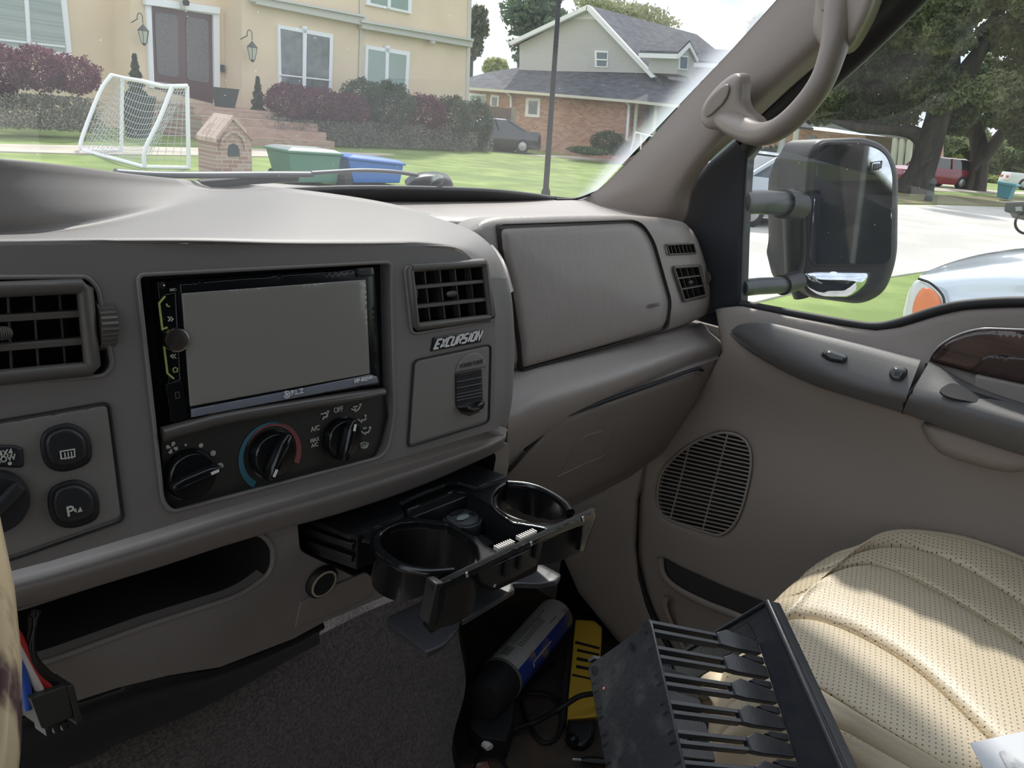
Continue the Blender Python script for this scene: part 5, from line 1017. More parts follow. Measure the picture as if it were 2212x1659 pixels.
pillow('black_side', [(1241, 1344), (1232, 1440), (1226, 1504), (1222, 1556), (1208, 1590), (1212, 1500), (1224, 1400)], Plane(YP.p-YP.n*.004, YP.n), blkm, yt, puff=.001, edge=4, skirt=.03)
YP1 = Plane(YP.p+YP.n*.0032, YP.n)
for i, (a, b, c, d) in enumerate((((1243, 1384), (1296, 1398), (1294, 1403), (1242, 1390)), ((1247, 1401), (1295, 1412), (1293, 1417), (1246, 1407)), ((1246, 1419), (1290, 1428), (1288, 1434), (1245, 1426)), ((1245, 1436), (1285, 1444), (1284, 1450), (1244, 1443)), ((1236, 1455), (1280, 1465), (1279, 1469), (1236, 1460)))):
    pillow('slot', [a, b, c, d], YP1, blkm, yt, puff=0, edge=2, skirt=.0006)
pillow('black_grip', rc([(1226, 1556), (1288, 1552, 6), (1284, 1592, 12), (1262, 1616, 8), (1236, 1612, 8), (1224, 1590, 4)], 4), YP, blk, yt, puff=.006, edge=10, skirt=.02)
mb = MB(); c_ = YP(1236, 1600, .004); mb.lathe([(.010, -.006), (.011, 0), (.010, .006), (.004, .007), (0, .007)], c_, (1, 0, .2), 24); mb.build('wheel', blkg, yt, 40)
ad = thing('power_adapter', 'black brick power adapter on the footwell floor below the aerosol can', 'power adapter', Z(1060, 1560, .80)); AP = plane3(Z(1030, 1450, .86), Z(1112, 1480, .86), Z(1040, 1600, .84))
pillow('case', rc([(1030, 1440, 8), (1078, 1436), (1114, 1480, 10), (1108, 1560), (1094, 1604, 6), (1040, 1596, 6), (1010, 1570, 8)], 8), AP, blkm, ad, puff=.004, edge=8, skirt=.04)
mb = MB(); mb.tube([Z(1052, 1604, .83), Z(1058, 1616, .828)], [.010, .006], 10); mb.build('white_plug', white, ad, 60)
mb = MB(); mb.tube([Z(u, v, z) for u, v, z in sm([(1042, 1618, .80), (1030, 1640, .80), (1020, 1670, .80)], 5)], .0026, 8); mb.tube([Z(u, v, z) for u, v, z in sm([(1050, 1615, .80), (1075, 1630, .80), (1100, 1670, .80)], 5)], .0026, 8); mb.build('lead', blkm, ad, 60)
def cable(name, pts, r, lab): mb = MB(); mb.tube([Z(u, v, z) for u, v, z in sm(pts, 6)], r, 8); o = mb.build(name, rub, None, 80); tag(o, lab, 'cable'); return o
cable('cable', [(1112, 1514, .80), (1135, 1500, .803), (1170, 1499, .803), (1200, 1512, .803), (1212, 1540, .803), (1205, 1590, .80), (1175, 1605, .80), (1150, 1580, .80), (1130, 1530, .80), (1132, 1490, .803), (1160, 1465, .803), (1195, 1435, .803)], .0032, 'thin black cable looped on the footwell floor between adapter and yellow tool')
cable('cable', [(1095, 1585, .803), (1120, 1572, .81), (1160, 1558, .815), (1210, 1530, .85), (1250, 1505, .862), (1284, 1498, .862), (1330, 1490, .86)], .0042, 'thicker black cable crossing over the yellow tool')
sd = thing('screwdriver', 'small black handled screwdriver at the lower edge of the footwell', 'screwdriver', Z(1280, 1644, .80)); a_, b_ = Z(1236, 1640, .806), Z(1330, 1648, .806); ax = nrm(b_-a_)
mb = MB(); mb.lathe([(.0028, 0), (.0028, .013)], a_, ax, 14); mb.build('tip', chrome, sd, 60); mb = MB(); mb.lathe([(.003, .013), (.004, .015), (.006, .024), (.006, .09), (0, .092)], a_, ax, 16); mb.build('handle', blk, sd, 60)
mb = MB(); q = [Z(1020, 1652, .797), Z(1052, 1645, .797), (Z(1060, 1668, .797)), Z(1015, 1680, .797)]; mb.loft([q, [p+np.array([0, 0, .001]) for p in q]]); o = mb.build('paper_tag', mat('tag_red', (.42, .16, .12), .6, col2=(.6, .6, .6), vscale=60), None, 0); tag(o, 'small red and white printed tag on the footwell floor by the carpet edge', 'tag')
# ------------------------------------------------------------------ wiring connector and steering wheel at the left
wc = thing('wiring_connector', 'black wiring plug with red, white and blue wires hanging below the dash', 'wiring connector', Y(120, 1540, .44)); CP_ = Plane([0, .42, 1.3], [.2, -1, .05])
pillow('housing', rc([(64, 1508, 3), (140, 1480, 3), (146, 1484), (158, 1546, 5), (150, 1552), (98, 1575, 4), (88, 1572, 3)], 3), CP_, charc, wc, puff=.0015, edge=4, skirt=.018)
pillow('side_clip', rc([(142, 1482), (158, 1478, 3), (180, 1558, 3), (164, 1566, 3)], 2), CP_, charc, wc, puff=.0015, edge=3, skirt=.018)
for u, v in ((104, 1582), (122, 1577), (140, 1571)):
    pillow('pin_block', rc([(u-8, v-10), (u+6, v-15), (u+10, v+4), (u-4, v+9)], 2), Plane(CP_.p-CP_.n*.004, CP_.n), blk, wc, puff=.001, edge=3, skirt=.012)
for pts, m_, nm in (([(78, 1320), (60, 1400), (82, 1450), (132, 1482)], blkg, 'black_wire'), ([(70, 1330), (68, 1410), (96, 1452), (140, 1484)], blkg, 'black_wire'), ([(10, 1330), (38, 1376), (62, 1420), (84, 1460), (112, 1492)], mat('wire_red', (.45, .02, .02), .4), 'red_wire'), ([(8, 1340), (34, 1388), (56, 1432), (74, 1466), (90, 1500)], mat('wire_white', (.65, .6, .55), .5), 'white_wire'), ([(10, 1380), (44, 1440), (56, 1485), (62, 1530)], mat('wire_blue', (.02, .08, .40), .4), 'blue_wire')):
    mb = MB(); mb.tube([CP_(u, v, -.006) for u, v in sm(pts, 6)], .0028, 8); mb.build(nm, m_, wc, 80)
sw_ = thing('steering_wheel', 'steering wheel rim with mottled cream and brown finish at the left picture edge', 'steering wheel', (-.14, .3, 1.4))
swm = mat('marble_rim', (.60, .50, .33), .18, col2=(.10, .06, .07), vscale=48, coat=.6, stretch=(1.6, 1.6, .5)); _r = swm.node_tree.nodes['Color Ramp']; _r.color_ramp.elements[0].position = .50; _r.color_ramp.elements[1].position = .60
ctr = Y(50, 1100, .20)+np.array([-.2048, .0, .0]); exx = nrm([1, 0, 0]); eyy = nrm([0, .42, .9]); mb = MB(); mb.tube([ctr+.185*(exx*math.cos(a)+eyy*math.sin(a)) for a in np.linspace(0, 2*math.pi, 72)[:-1]], .0145, 20, closed=True); mb.build('rim', swm, sw_, 80)
mb = MB(); mb.lathe([(.06, -.02), (.065, .0), (.055, .02), (0, .028)], ctr+np.array([0, .03, -.01]), np.cross(exx, eyy)*-1, 30); mb.build('hub', taupe, sw_, 50)
for a in (.3, math.pi-.3, -math.pi/2): mb = MB(); mb.tube([ctr+.178*(exx*math.cos(a)+eyy*math.sin(a)), ctr+.05*(exx*math.cos(a)+eyy*math.sin(a))+np.array([0, .03, 0])], [.010, .016], 10, flat=.6); mb.build('spoke', taupe, sw_, 60)

# unseen cabin shell behind the viewpoint, added to block sky and ground light
def shell(name, lo, hi, m, lab): mb = MB(); mb.box(lo, hi); return struct(mb.build(name, m, None, 0), lab)
shell('wall_left', (-.52, -2.6, .5), (-.48, .9, 1.55), doorm, 'unseen driver side door below the window, added to block light')
shell('wall_rear', (-.5, -1.1, .78), (1.08, -1.0, 2.0), mat('dark_cloth', (.03, .028, .026), .9), 'unseen seat backs drawn up to the roof, added to block light')
mb = MB(); mb.box((-.48, -1.0, .775), (.499, .62, .795)); struct(mb.build('floor', carpet, None, 0), 'cabin floor on the driver side')
# ================================================================== outside
grass = mat('lawn', (.150, .215, .045), .9, bump=9, bump_s=.6, col2=(.25, .33, .09), vscale=1.1)
def addnoise(m, scale, c, lo, hi):
    nt = m.node_tree; b = nt.nodes['Principled BSDF']; src = b.inputs['Base Color'].links[0].from_socket; tc = nd(nt, 'ShaderNodeTexCoord'); n = nd(nt, 'ShaderNodeTexNoise'); n.inputs['Scale'].default_value = scale; n.inputs['Detail'].default_value = 6
    nt.links.new(tc.outputs['Object'], n.inputs['Vector']); r = nd(nt, 'ShaderNodeValToRGB'); r.color_ramp.elements[0].position = lo; r.color_ramp.elements[1].position = hi; nt.links.new(n.outputs[0], r.inputs[0]); mx = nd(nt, 'ShaderNodeMix', data_type='RGBA'); nt.links.new(r.outputs[0], mx.inputs[0]); nt.links.new(src, mx.inputs[6]); mx.inputs[7].default_value = tuple(c)+(1,); nt.links.new(mx.outputs[2], b.inputs['Base Color'])
addnoise(grass, .35, (.11, .165, .035), .45, .75)
conc = mat('concrete', (.47, .45, .41), .85, var=.10, vscale=.6, bump=40, bump_s=.2); walk = mat('walkway', (.46, .41, .34), .85, var=.12, vscale=1)
mb = MB(); mb.add([(-80, -60, 0), (260, -60, 0), (260, 260, 0), (-80, 260, 0)], [(0, 1, 2, 3)]); struct(mb.build('lawn', grass, None, 0), 'sunlit green lawn')
def slab(name, P, m, z=.02, lab=None):
    mb = MB(); mb.loft([[(x, y, -.05) for x, y in P], [(x, y, z) for x, y in P]]); o = mb.build(name, m, None, 0); return struct(o, lab)
slab('street', [(-60, 3.3), (9.0, 3.45), (12.4, 3.15), (40, .2), (160, -14), (160, -4), (80, 1.0), (50, 4.6), (40, 6.0), (33, 7.6), (24, 9.0), (15.5, 9.9), (7, 12.2), (-60, 13.5)], conc, .02, 'pale concrete street')
slab('driveway', [(-4.5, -40), (2.4, -40), (2.4, 3.4), (-4.5, 3.4)], conc, .02, 'concrete driveway beneath the vehicle')
slab('path_1', [(-5, 18.6), (6.9, 18.4), (14.6, 19.6), (17.8, 21.4), (13.6, 21.7), (5, 20.0), (-5, 20.2)], walk, .03, 'concrete walkway across the lawn')
slab('path_2', [(27.6, 24.0), (32.2, 24.6), (36, 19.6), (60, 13.4), (60, 12.2), (34.5, 17.9), (31.0, 22.0)], walk, .03, 'concrete driveway strip to the brick house')
slab('path_3', [(44, 12.9), (52, 12.9), (60, 10.6), (75, 8.0), (75, 6.0), (58, 9.0), (44, 11.4)], walk, .035, 'concrete footpath beneath the oaks')
lit = mat('leaf_litter', (.20, .14, .09), .95, col2=(.16, .20, .06), vscale=2.5, bump=20, bump_s=.5)
slab('leaf_litter', [(26, 9.0), (33, 7.9), (40, 6.3), (50, 4.9), (56, 4.3), (58, 6.6), (48, 8.6), (38, 10.4), (28, 10.6)], lit, .04); bpy.data.objects['leaf_litter']['kind'] = 'stuff'; bpy.data.objects['leaf_litter']['label'] = 'brown fallen leaves along the far kerb under the oaks'
def prism(name, pts, plane, th, m, parent, off=0, bev=0):
    mb = MB(); q = [plane(u, v, off) for u, v in pts]; mb.loft([q, [p-plane.n*th for p in q]]); return mb.build(name, m, parent, 20, bev=bev)
def brick_mat(name, c1, c2, mort, s=1.0, rot=None):
    if name in MATS: return MATS[name]
    m = mat(name, c1, .9); nt = m.node_tree; b = nt.nodes['Principled BSDF']; tc = nd(nt, 'ShaderNodeTexCoord'); mp = nd(nt, 'ShaderNodeMapping'); mp.inputs['Rotation'].default_value = rot or (math.radians(90), 0, 0)
    mp.inputs['Scale'].default_value = (s, s, s); nt.links.new(tc.outputs['Object'], mp.inputs[0]); t = nd(nt, 'ShaderNodeTexBrick'); t.inputs['Scale'].default_value = 4.4; t.inputs['Color1'].default_value = tuple(c1)+(1,); t.inputs['Color2'].default_value = tuple(c2)+(1,); t.inputs['Mortar'].default_value = tuple(mort)+(1,)
    t.inputs['Mortar Size'].default_value = .025; t.inputs['Brick Width'].default_value = .95; t.inputs['Row Height'].default_value = .33; nt.links.new(mp.outputs[0], t.inputs[0]); nt.links.new(t.outputs[0], b.inputs['Base Color']); return m
# ---- yellow house
stucco = mat('cream_stucco', (.70, .57, .40), .9, bump=60, bump_s=.25, var=.05, vscale=.5); stone = mat('cornice_stone', (.56, .55, .50), .8); wfr = mat('window_white', (.78, .80, .82), .5)
blind = mat('window_blinds', (.22, .27, .24), .25, spec=.8, stretch=(.01, .01, 1), col2=(.34, .38, .35), vscale=14); dkg = mat('dark_glass', (.07, .085, .08), .12, spec=.8, col2=(.13, .15, .14), vscale=3)
cg = mat('curtain_glass', (.26, .34, .31), .2, spec=.7)
dirH = nrm([math.cos(math.radians(3)), math.sin(math.radians(3)), 0]); nH = nrm([dirH[1], -dirH[0], 0])
PR = Plane([26.8, 26.9, 0], nH); PE = Plane(PR.p-nH*1.1, nH); PL = Plane(PR.p-nH*2.3, nH)
hs = thing('cream_house', 'two storey cream stucco house with white framed windows across the lawn', 'house', PR(700, 312))
def wallp(name, pts, plane, th=.3, m=stucco): return prism(name, pts, plane, th, m, hs)
wallp('wall', [(520, -320), (1030, -400), (1010, 335), (524, 335)], PR, 6)
wallp('wall', [(280, -300), (560, -300), (560, 330), (283, 330)], PE, 4); wallp('wall', [(-320, -300), (300, -300), (300, 330), (-320, 300)], PL, 4)
for a in (PR, PE):
    pass
def window(nm, outer, plane, mull, rail, glass, fw=8):
    f = prism('window', outer, plane, .22, wfr, hs, .10); cx = np.mean(outer, 0)
    q = [np.array(p, float) for p in outer]; inn = [p+nrm2(cx-p)*fw*1.35 for p in q]; prism('pane', inn, plane, .02, glass, f, .125)
    if mull: prism('mullion', mull, plane, .05, wfr, f, .16)
    if rail: prism('rail', rail, plane, .05, wfr, f, .15)
    return f
def nrm2(v): v = np.array(v, float); return v/np.linalg.norm(v)
window('w', [(601, 53), (720, 74), (716, 215), (603, 205)], PR, [(655, 62), (663, 64), (661, 200), (654, 200)], [(606, 160), (714, 172), (714, 175), (606, 163)], dkg)
window('w', [(791, 97), (886, 112), (880, 222), (787, 215)], PR, [(834, 104), (841, 105), (838, 210), (832, 210)], None, cg)
window('w', [(794, -60), (892, -50), (889, 30), (792, 10)], PR, [(839, -50), (846, -50), (844, 18), (838, 17)], None, cg)
window('w', [(-90, -80), (136, -80), (156, 123), (-90, 96)], PL, [(48, -70), (58, -70), (68, 105), (60, 105)], [(-80, 74), (140, 99), (141, 103), (-80, 79)], blind, 12)
for (pts) in ([(550, -8), (790, 38), (790, 52), (548, 4)], [(555, 2), (786, 47), (786, 55), (553, 9)], [(783, 44), (1022, 86), (1021, 103), (783, 62)]): prism('cornice', pts, PR, .25, stone, hs, .30, bev=.03)
prism('cornice_lip', [(545, -14), (792, 33), (792, 38), (545, -9)], PR, .3, stone, hs, .42); prism('cornice_lip', [(782, 42), (1024, 84), (1024, 89), (782, 48)], PR, .3, stone, hs, .42)
for u, v, dp in ((659, 62, PR), (838, 104, PR), (841, -20, PR)): prism('keystone', [(u-5, v-6), (u+5, v-5), (u+3, v+10), (u-3, v+9)], dp, .1, wfr, hs, .16)
mb = MB(); mb.tube([PR(779, 0, .05), PR(780, 60, .05), PR(776, 180, .05)], .05, 8); mb.build('downpipe', stone, hs, 60)
prism('drip_edge', [(1016, -200), (1022, -200), (1010, 320), (1004, 320)], PR, .1, stone, hs, .04)
# entrance
dw = mat('mahogany', (.085, .032, .030), .3); dg = mat('etched_glass', (.085, .075, .075), .35, bump=30, bump_s=.6, col2=(.15, .14, .14), vscale=30)
prism('door_surround', [(316, -4), (474, 18), (476, 228), (464, 226), (461, 32), (327, 12), (334, 190), (325, 190)], PE, .25, wfr, hs, .12)
prism('lintel', [(314, -6), (476, 16), (475, 30), (316, 10)], PE, .2, wfr, hs, .22)
dl = prism('double_door', [(326, 12), (462, 32), (464, 224), (334, 192)], PE, .08, dw, hs, .02)
for q in ([(334, 26), (384, 33), (386, 168), (340, 160)], [(402, 36), (450, 43), (452, 180), (404, 172)]): prism('door_glass', rc(q, 10), PE, .02, dg, dl, .05)
prism('keystone', [(388, -2), (404, 0), (401, 20), (392, 19)], PE, .2, stone, hs, .3)
mb = MB(); c_ = PE(402, 6, .5); mb.lathe([(.09, -.08), (.11, .04), (.05, .10), (0, .10)], c_, (0, 0, 1), 14); mb.build('door_lamp', blkm, hs, 50)
mb = MB(); c_ = PR(935, 92, .35); mb.lathe([(.12, -.06), (.12, .03), (.05, .10), (0, .1)], c_, (0, 0, -1), 14); mb.build('security_camera', stone, hs, 50)
mb = MB(); c_ = PE(481, 148, .1); mb.lathe([(.07, -.12), (.07, .12), (0, .12)], c_, (0, 0, 1), 10); mb.build('door_bell', blkm, hs, 30)
bk = brick_mat('house_brick', (.34, .20, .15), (.45, .30, .23), (.42, .37, .32)); 
for i, (z0, z1, d0) in enumerate(((0, .25, 3.1), (.25, .50, 2.6), (.50, .75, 2.1), (.75, 1.02, 1.6))):
    a = PE(338, 240); mb = MB(); x0, x1 = 12.2, 16.4; yb = 26.0; mb.box((x0, yb-d0, z0), (x1, yb+1, z1)); mb.build('porch_step', bk, hs, 0)
lm = mat('lantern_metal', (.05, .055, .05), .4); lgm = mat('lantern_glass', (.50, .50, .42), .1, spec=.8)
def lantern(u, v, h, plane, lab):
    t = thing('wall_lantern', lab, 'lantern', plane(u, v, .45), 'lanterns beside the front door'); c_ = plane(u, v, .45); hh = abs(plane(u, v-h/2, .45)[2]-plane(u, v+h/2, .45)[2])
    mb = MB(); mb.lathe([(hh*.10, -hh*.34), (hh*.20, hh*.10)], c_, (0, 0, 1), 6); mb.build('glass', lgm, t, 20)
    mb = MB(); mb.lathe([(0, hh*.34), (hh*.03, hh*.30), (hh*.06, hh*.26), (hh*.10, hh*.22), (hh*.22, hh*.10), (hh*.21, hh*.08)], c_, (0, 0, 1), 6); mb.lathe([(hh*.11, -hh*.34), (hh*.06, -hh*.40), (0, -hh*.44)], c_, (0, 0, 1), 6)
    for k in range(6): a = k*math.pi/3; d = np.array([math.cos(a), math.sin(a), 0]); mb.tube([c_+d*hh*.205+[0, 0, hh*.10], c_+d*hh*.105-[0, 0, hh*.34]], hh*.012, 5)
    mb.build('cage', lm, t, 20)
    mb = MB(); top = c_+np.array([0, 0, hh*.34]); mb.tube([top]+[top+nH*0+np.array([-hh*.10+hh*.10*math.cos(a), 0, hh*.18+hh*.16*math.sin(a)]) for a in np.linspace(-.3, math.pi*1.1, 12)]+[top-nH*.40+np.array([-hh*.2, 0, .0])], hh*.018, 6); mb.build('hook', lm, t, 60)
lantern(310, 72, 62, PE, 'iron wall lantern left of the dark double door'); lantern(545, 108, 62, PR, 'iron wall lantern between the front door and the dark window')
# ---- foliage
def leaves(name, pts, size, m, parent=None, up=.3):
    n = len(pts); a = rng.normal(size=(n, 3)); a /= np.linalg.norm(a, axis=1)[:, None]; b = np.cross(a, rng.normal(size=(n, 3))); b /= np.linalg.norm(b, axis=1)[:, None]; s = size*rng.uniform(.6, 1.3, n)[:, None]
    V = np.stack([pts-a*s, pts-b*s*.45, pts+a*s, pts+b*s*.45], 1).reshape(-1, 3); me = bpy.data.meshes.new(name); me.vertices.add(4*n); me.vertices.foreach_set('co', V.astype(np.float32).ravel()); me.loops.add(4*n); me.loops.foreach_set('vertex_index', np.arange(4*n, dtype=np.int32))
    me.polygons.add(n); me.polygons.foreach_set('loop_start', np.arange(0, 4*n, 4, dtype=np.int32)); me.update(); me.validate(); return link(name, me, m, parent, 0)
def leafmat(name, c1, c2, vs=1.5):
    m = mat(name, c1, .6, col2=c2, vscale=vs, spec=.3); nt = m.node_tree; b = nt.nodes['Principled BSDF']; o = nt.nodes['Material Output']; t = nd(nt, 'ShaderNodeBsdfTranslucent'); src = b.inputs['Base Color'].links[0].from_socket; nt.links.new(src, t.inputs[0]); mx = nd(nt, 'ShaderNodeMixShader'); mx.inputs[0].default_value = .35; nt.links.new(b.outputs[0], mx.inputs[1]); nt.links.new(t.outputs[0], mx.inputs[2]); nt.links.new(mx.outputs[0], o.inputs[0]); return m
purple = leafmat('leaf_purple', (.11, .028, .048), (.20, .065, .085), 3); gdark = leafmat('leaf_dark', (.045, .075, .035), (.09, .13, .06), 3); twig = leafmat('leaf_grey', (.20, .20, .16), (.34, .34, .28), 3); oakl = leafmat('leaf_oak', (.075, .10, .045), (.23, .26, .12), .5); ylw = leafmat('leaf_yellow', (.30, .34, .10), (.40, .44, .16), 1); pinel = leafmat('leaf_pine', (.10, .15, .09), (.16, .21, .13), 1); bare = leafmat('leaf_pale', (.26, .26, .15), (.36, .36, .22), 1)
bark = mat('bark', (.045, .037, .031), .95, bump=14, bump_s=.9, var=.3, vscale=4, stretch=(1, 1, .2))
def blob(c, r, n, shell=.55):
    d = rng.normal(size=(n, 3)); d /= np.linalg.norm(d, axis=1)[:, None]; q = rng.uniform(shell, 1, n)**.6; lump = 1+.14*np.sin(d[:, 0]*7+c[0])*np.cos(d[:, 1]*6+d[:, 2]*5); return np.array(c)+d*(q*lump)[:, None]*np.array(r)
def at(u, v, y): return Y(u, v, y)
def bushrow(name, spans, y, m, lab, cat='shrub', dens=9500, size=.05, group=None, under=None, depth=.9):
    """spans: (u0, u1, v_top, v_bottom) blobs at depth y"""
    P = []
    for (u0, u1, v0, v1) in spans:
        c = at((u0+u1)/2, (v0+v1)/2, y); rx = np.linalg.norm(at(u1, (v0+v1)/2, y)-at(u0, (v0+v1)/2, y))/2; rz = abs(at((u0+u1)/2, v0, y)[2]-at((u0+u1)/2, v1, y)[2])/2; P.append(blob(c, (rx, depth, rz), int(dens*max(.25, rx*rz))))
    t = thing(name, lab, cat, np.array([P[0].mean(0)[0], y, 0.02]), group); leaves('foliage', np.vstack(P), size, m, t)
    if under:
        Q = []
        for (u0, u1, v0, v1) in under:
            a0, a1 = at(u0, v0, y), at(u1, v1, y); n = int(2600*abs((a1[0]-a0[0])*(a1[2]-a0[2]))); Q.append(np.stack([rng.uniform(min(a0[0], a1[0]), max(a0[0], a1[0]), n), y+rng.uniform(-.6, .6, n), rng.uniform(max(.02, min(a0[2], a1[2])), max(a0[2], a1[2]), n)], 1))
        leaves('lower_twigs', np.vstack(Q), size*.9, twig, t)
    return t
bushrow('hedge', [(-90, 60, 88, 205), (20, 140, 98, 200), (100, 215, 118, 205), (-160, -20, 84, 200)], 23.0, purple, 'purple leaved hedge below the left window of the cream house', 'hedge', under=[(-160, 215, 185, 285)])
bushrow('hedge', [(578, 680, 180, 262), (640, 740, 188, 265), (700, 792, 200, 268)], 24.4, purple, 'purple leaved hedge below the dark window of the cream house', 'hedge', under=[(575, 790, 250, 315)])
bushrow('shrub', [(748, 815, 168, 262), (790, 890, 176, 285)], 24.6, gdark, 'tall dark green shrub at the corner below the curtained window', under=[(790, 890, 262, 318)])
bushrow('shrub', [(880, 955, 203, 285)], 24.7, purple, 'small purple shrub between two green shrubs by the house wall', under=[(880, 955, 265, 320)])
bushrow('shrub', [(945, 1012, 206, 300)], 24.8, gdark, 'dark green shrub at the right corner of the cream house', under=[(945, 1010, 280, 325)])
bushrow('shrub', [(1005, 1050, 212, 330)], 25.4, gdark, 'loose green shrub in front of the wooden fence', under=[(1008, 1045, 290, 330)])
bushrow('round_bush', [(1293, 1335, 282, 336)], 22.0, gdark, 'round clipped bush against the brick wall', dens=9000, size=.05)
bushrow('hedge', [(1335, 1360, 305, 338), (1240, 1300, 318, 334)], 21.6, gdark, 'low ground cover along the foot of the brick wall', 'hedge', size=.06)
def conifer(u, v0, v1, w, y, lab):
    b_, t_ = at(u, v1, y), at(u, v0, y); n = 5200; k = rng.uniform(0, 1, n)**.8; a = rng.uniform(0, 2*math.pi, n); W_ = np.linalg.norm(at(u+w/2, v1, y)-b_); r = W_*(1-k)*rng.uniform(.4, 1, n)*(1+.3*np.sin(k*40)); P = np.stack([b_[0]+r*np.cos(a), y+r*np.sin(a), b_[2]+(t_[2]-b_[2])*k], 1); t = thing('conifer', lab, 'conifer', (b_[0], y, 0)); leaves('foliage', P, .07, gdark, t); return t
conifer(298, 120, 245, 50, 24.6, 'slim green conifer standing left of the front door behind the goal'); conifer(558, 168, 275, 38, 25.0, 'slim green conifer between front door and purple hedge')
def pot(u, v0, v1, w0, w1, y, lab):
    t = thing('planter', lab, 'planter', at(u, v1, y), 'dark planters at the front door'); a, b_ = at(u, v1, y), at(u, v0, y); W0 = np.linalg.norm(at(u+w0/2, v0, y)-at(u, v0, y)); W1 = W0*w1/w0; mb = MB(); sq_ = lambda c, w: [c+np.array([x*w, y_*w, 0]) for x, y_ in ((-1, -1), (1, -1), (1, 1), (-1, 1))]
    mb.loft([sq_(a, W1), sq_(b_, W0), sq_(b_, W0*.85), sq_(b_-[0, 0, .15], W0*.8)]); mb.build('pot', mat('planter_dark', (.03, .037, .037), .5), t, 20); return t
pot(486, 190, 243, 40, 24, 25.2, 'tall dark tapered planter right of the front door'); pot(298, 205, 300, 55, 34, 24.3, 'tall dark tapered planter behind the soccer goal')
# ---- fence
fn = thing('wooden_fence', 'brown vertical board fence between the two houses', 'fence', at(1070, 328, 26)); fm = mat('fence_wood', (.16, .125, .095), .9, var=.2, vscale=6, stretch=(8, 8, .4))
fa, fb = at(1042, 322, 27.5), at(1102, 330, 26.2); fa[2] = 0; fb[2] = 0
for k in range(16):
    t0, t1 = k/16, (k+.9)/16; a, b_ = fa*(1-t0)+fb*t0, fa*(1-t1)+fb*t1; h_ = 1.95; mb = MB(); mb.loft([[a, b_, b_+[0, .04, 0], a+[0, .04, 0]], [a+[0, 0, h_], b_+[0, 0, h_], b_+[0, .04, h_], a+[0, .04, h_]]]); mb.build('board', fm, fn, 0)
mb = MB(); p = fb; mb.box(p-[.09, .09, 0], p+[.09, .09, 2.0]); mb.build('post', mat('post_wood', (.30, .28, .20), .9), fn, 0, bev=.01)
# ---- goal
gl_ = thing('soccer_goal', 'white tube soccer goal with a sagging net on the lawn', 'soccer goal', Z(312, 360, 0))
G1, G2, B1, B2 = Z(262, 326, .03), Z(408, 363, .03), Z(178, 325, .03), Z(312, 361, .03)
def abv(G, u, v): return Y(u, v, G[1])
T1, T2 = abv(G1, 264, 168), abv(G2, 404, 186); K1 = Y(240, 162, (G1[1]*.8+B1[1]*.2)); K2 = Y(372, 188, (G2[1]*.8+B2[1]*.2)); m1 = Y(310, 176, (G1[1]+G2[1])/2); m2 = Y(350, 186, G1[1]*.25+G2[1]*.75)
gm = mat('goal_white', (.82, .82, .84), .4); rr = .045
for nm, L_ in (('goal_post', [G1, T1]), ('goal_post', [G2, T2]), ('crossbar', [K1, T1, m1, m2, K2+np.array([0, 0, .01]), T2]), ('rear_leg', sm([K1, Y(215, 200, K1[1]*.7+B1[1]*.3), Y(176, 302, B1[1]), B1], 4)), ('rear_leg', sm([K2, Y(345, 256, K2[1]*.6+B2[1]*.4), Y(314, 322, B2[1]), B2], 4)), ('ground_bar', [B1, G1]), ('ground_bar', [B1, B2]), ('ground_bar', [B2, G2])):
    mb = MB(); mb.tube(sm(L_, 4), rr, 8); mb.build(nm, gm, gl_, 80)
nm_ = mat('net_white', (.50, .52, .52), .8); mb = MB()
def bil(a, b_, c, d, s, t, sag): p = (a*(1-s)+b_*s)*(1-t)+(d*(1-s)+c*s)*t; return p-np.array([0, 0, sag*math.sin(math.pi*s)*math.sin(math.pi*t)])
for quad, sag, na, nb_ in (((T1, T2, B2, B1), .3, 26, 16), ((K1, T1, G1, B1), 0, 8, 14), ((K2, T2, G2, B2), 0, 5, 10)):
    for i in range(na+1): mb.tube([bil(*quad, i/na, j/6, sag) for j in range(7)], .0055, 3, cap=False)
    for j in range(nb_+1): mb.tube([bil(*quad, i/10, j/nb_, sag) for i in range(11)], .0055, 3, cap=False)
mb.build('net', nm_, gl_, 0)
# ---- brick mailbox
mbx = thing('brick_mailbox', 'brick mailbox pillar with a gabled top and arched opening by the lawn', 'mailbox', Z(500, 390, 0)); MY = 13.6; mbk = brick_mat('mailbox_brick', (.30, .17, .13), (.42, .31, .25), (.50, .45, .40), 1.05)
front = [(466, 420), (464, 306), (484, 280), (504, 260), (526, 282), (543, 304), (546, 420)]; q = [Y(u, v, MY) for u, v in front]; back_ = np.array([0, .62, 0])
mb = MB(); mb.loft([q, [p+back_ for p in q]]); mb.build('pillar', mbk, mbx, 0)
for a, b_ in (((464, 308), (504, 258)), ((504, 258), (548, 306))):
    A1, B1_ = Y(*a, MY-.05), Y(*b_, MY-.05); up = np.array([0, 0, .07]); mb = MB(); mb.loft([[A1, B1_, B1_+up, A1+up], [p+np.array([0, .70, 0]) for p in (A1, B1_, B1_+up, A1+up)]]); mb.build('roof_course', brick_mat('roof_brick', (.36, .22, .17), (.52, .40, .32), (.55, .50, .44), 1.1, (0, 0, 0)), mbx, 0)
ar_ = [Y(503+27*math.cos(a), 322-27*math.sin(a)*1.35, MY-.02) for a in np.linspace(0, math.pi, 14)]; mb = MB(); mb.ribbon(ar_, .05, [0, -1, 0], .03); mb.build('arch_course', mbk, mbx, 0)
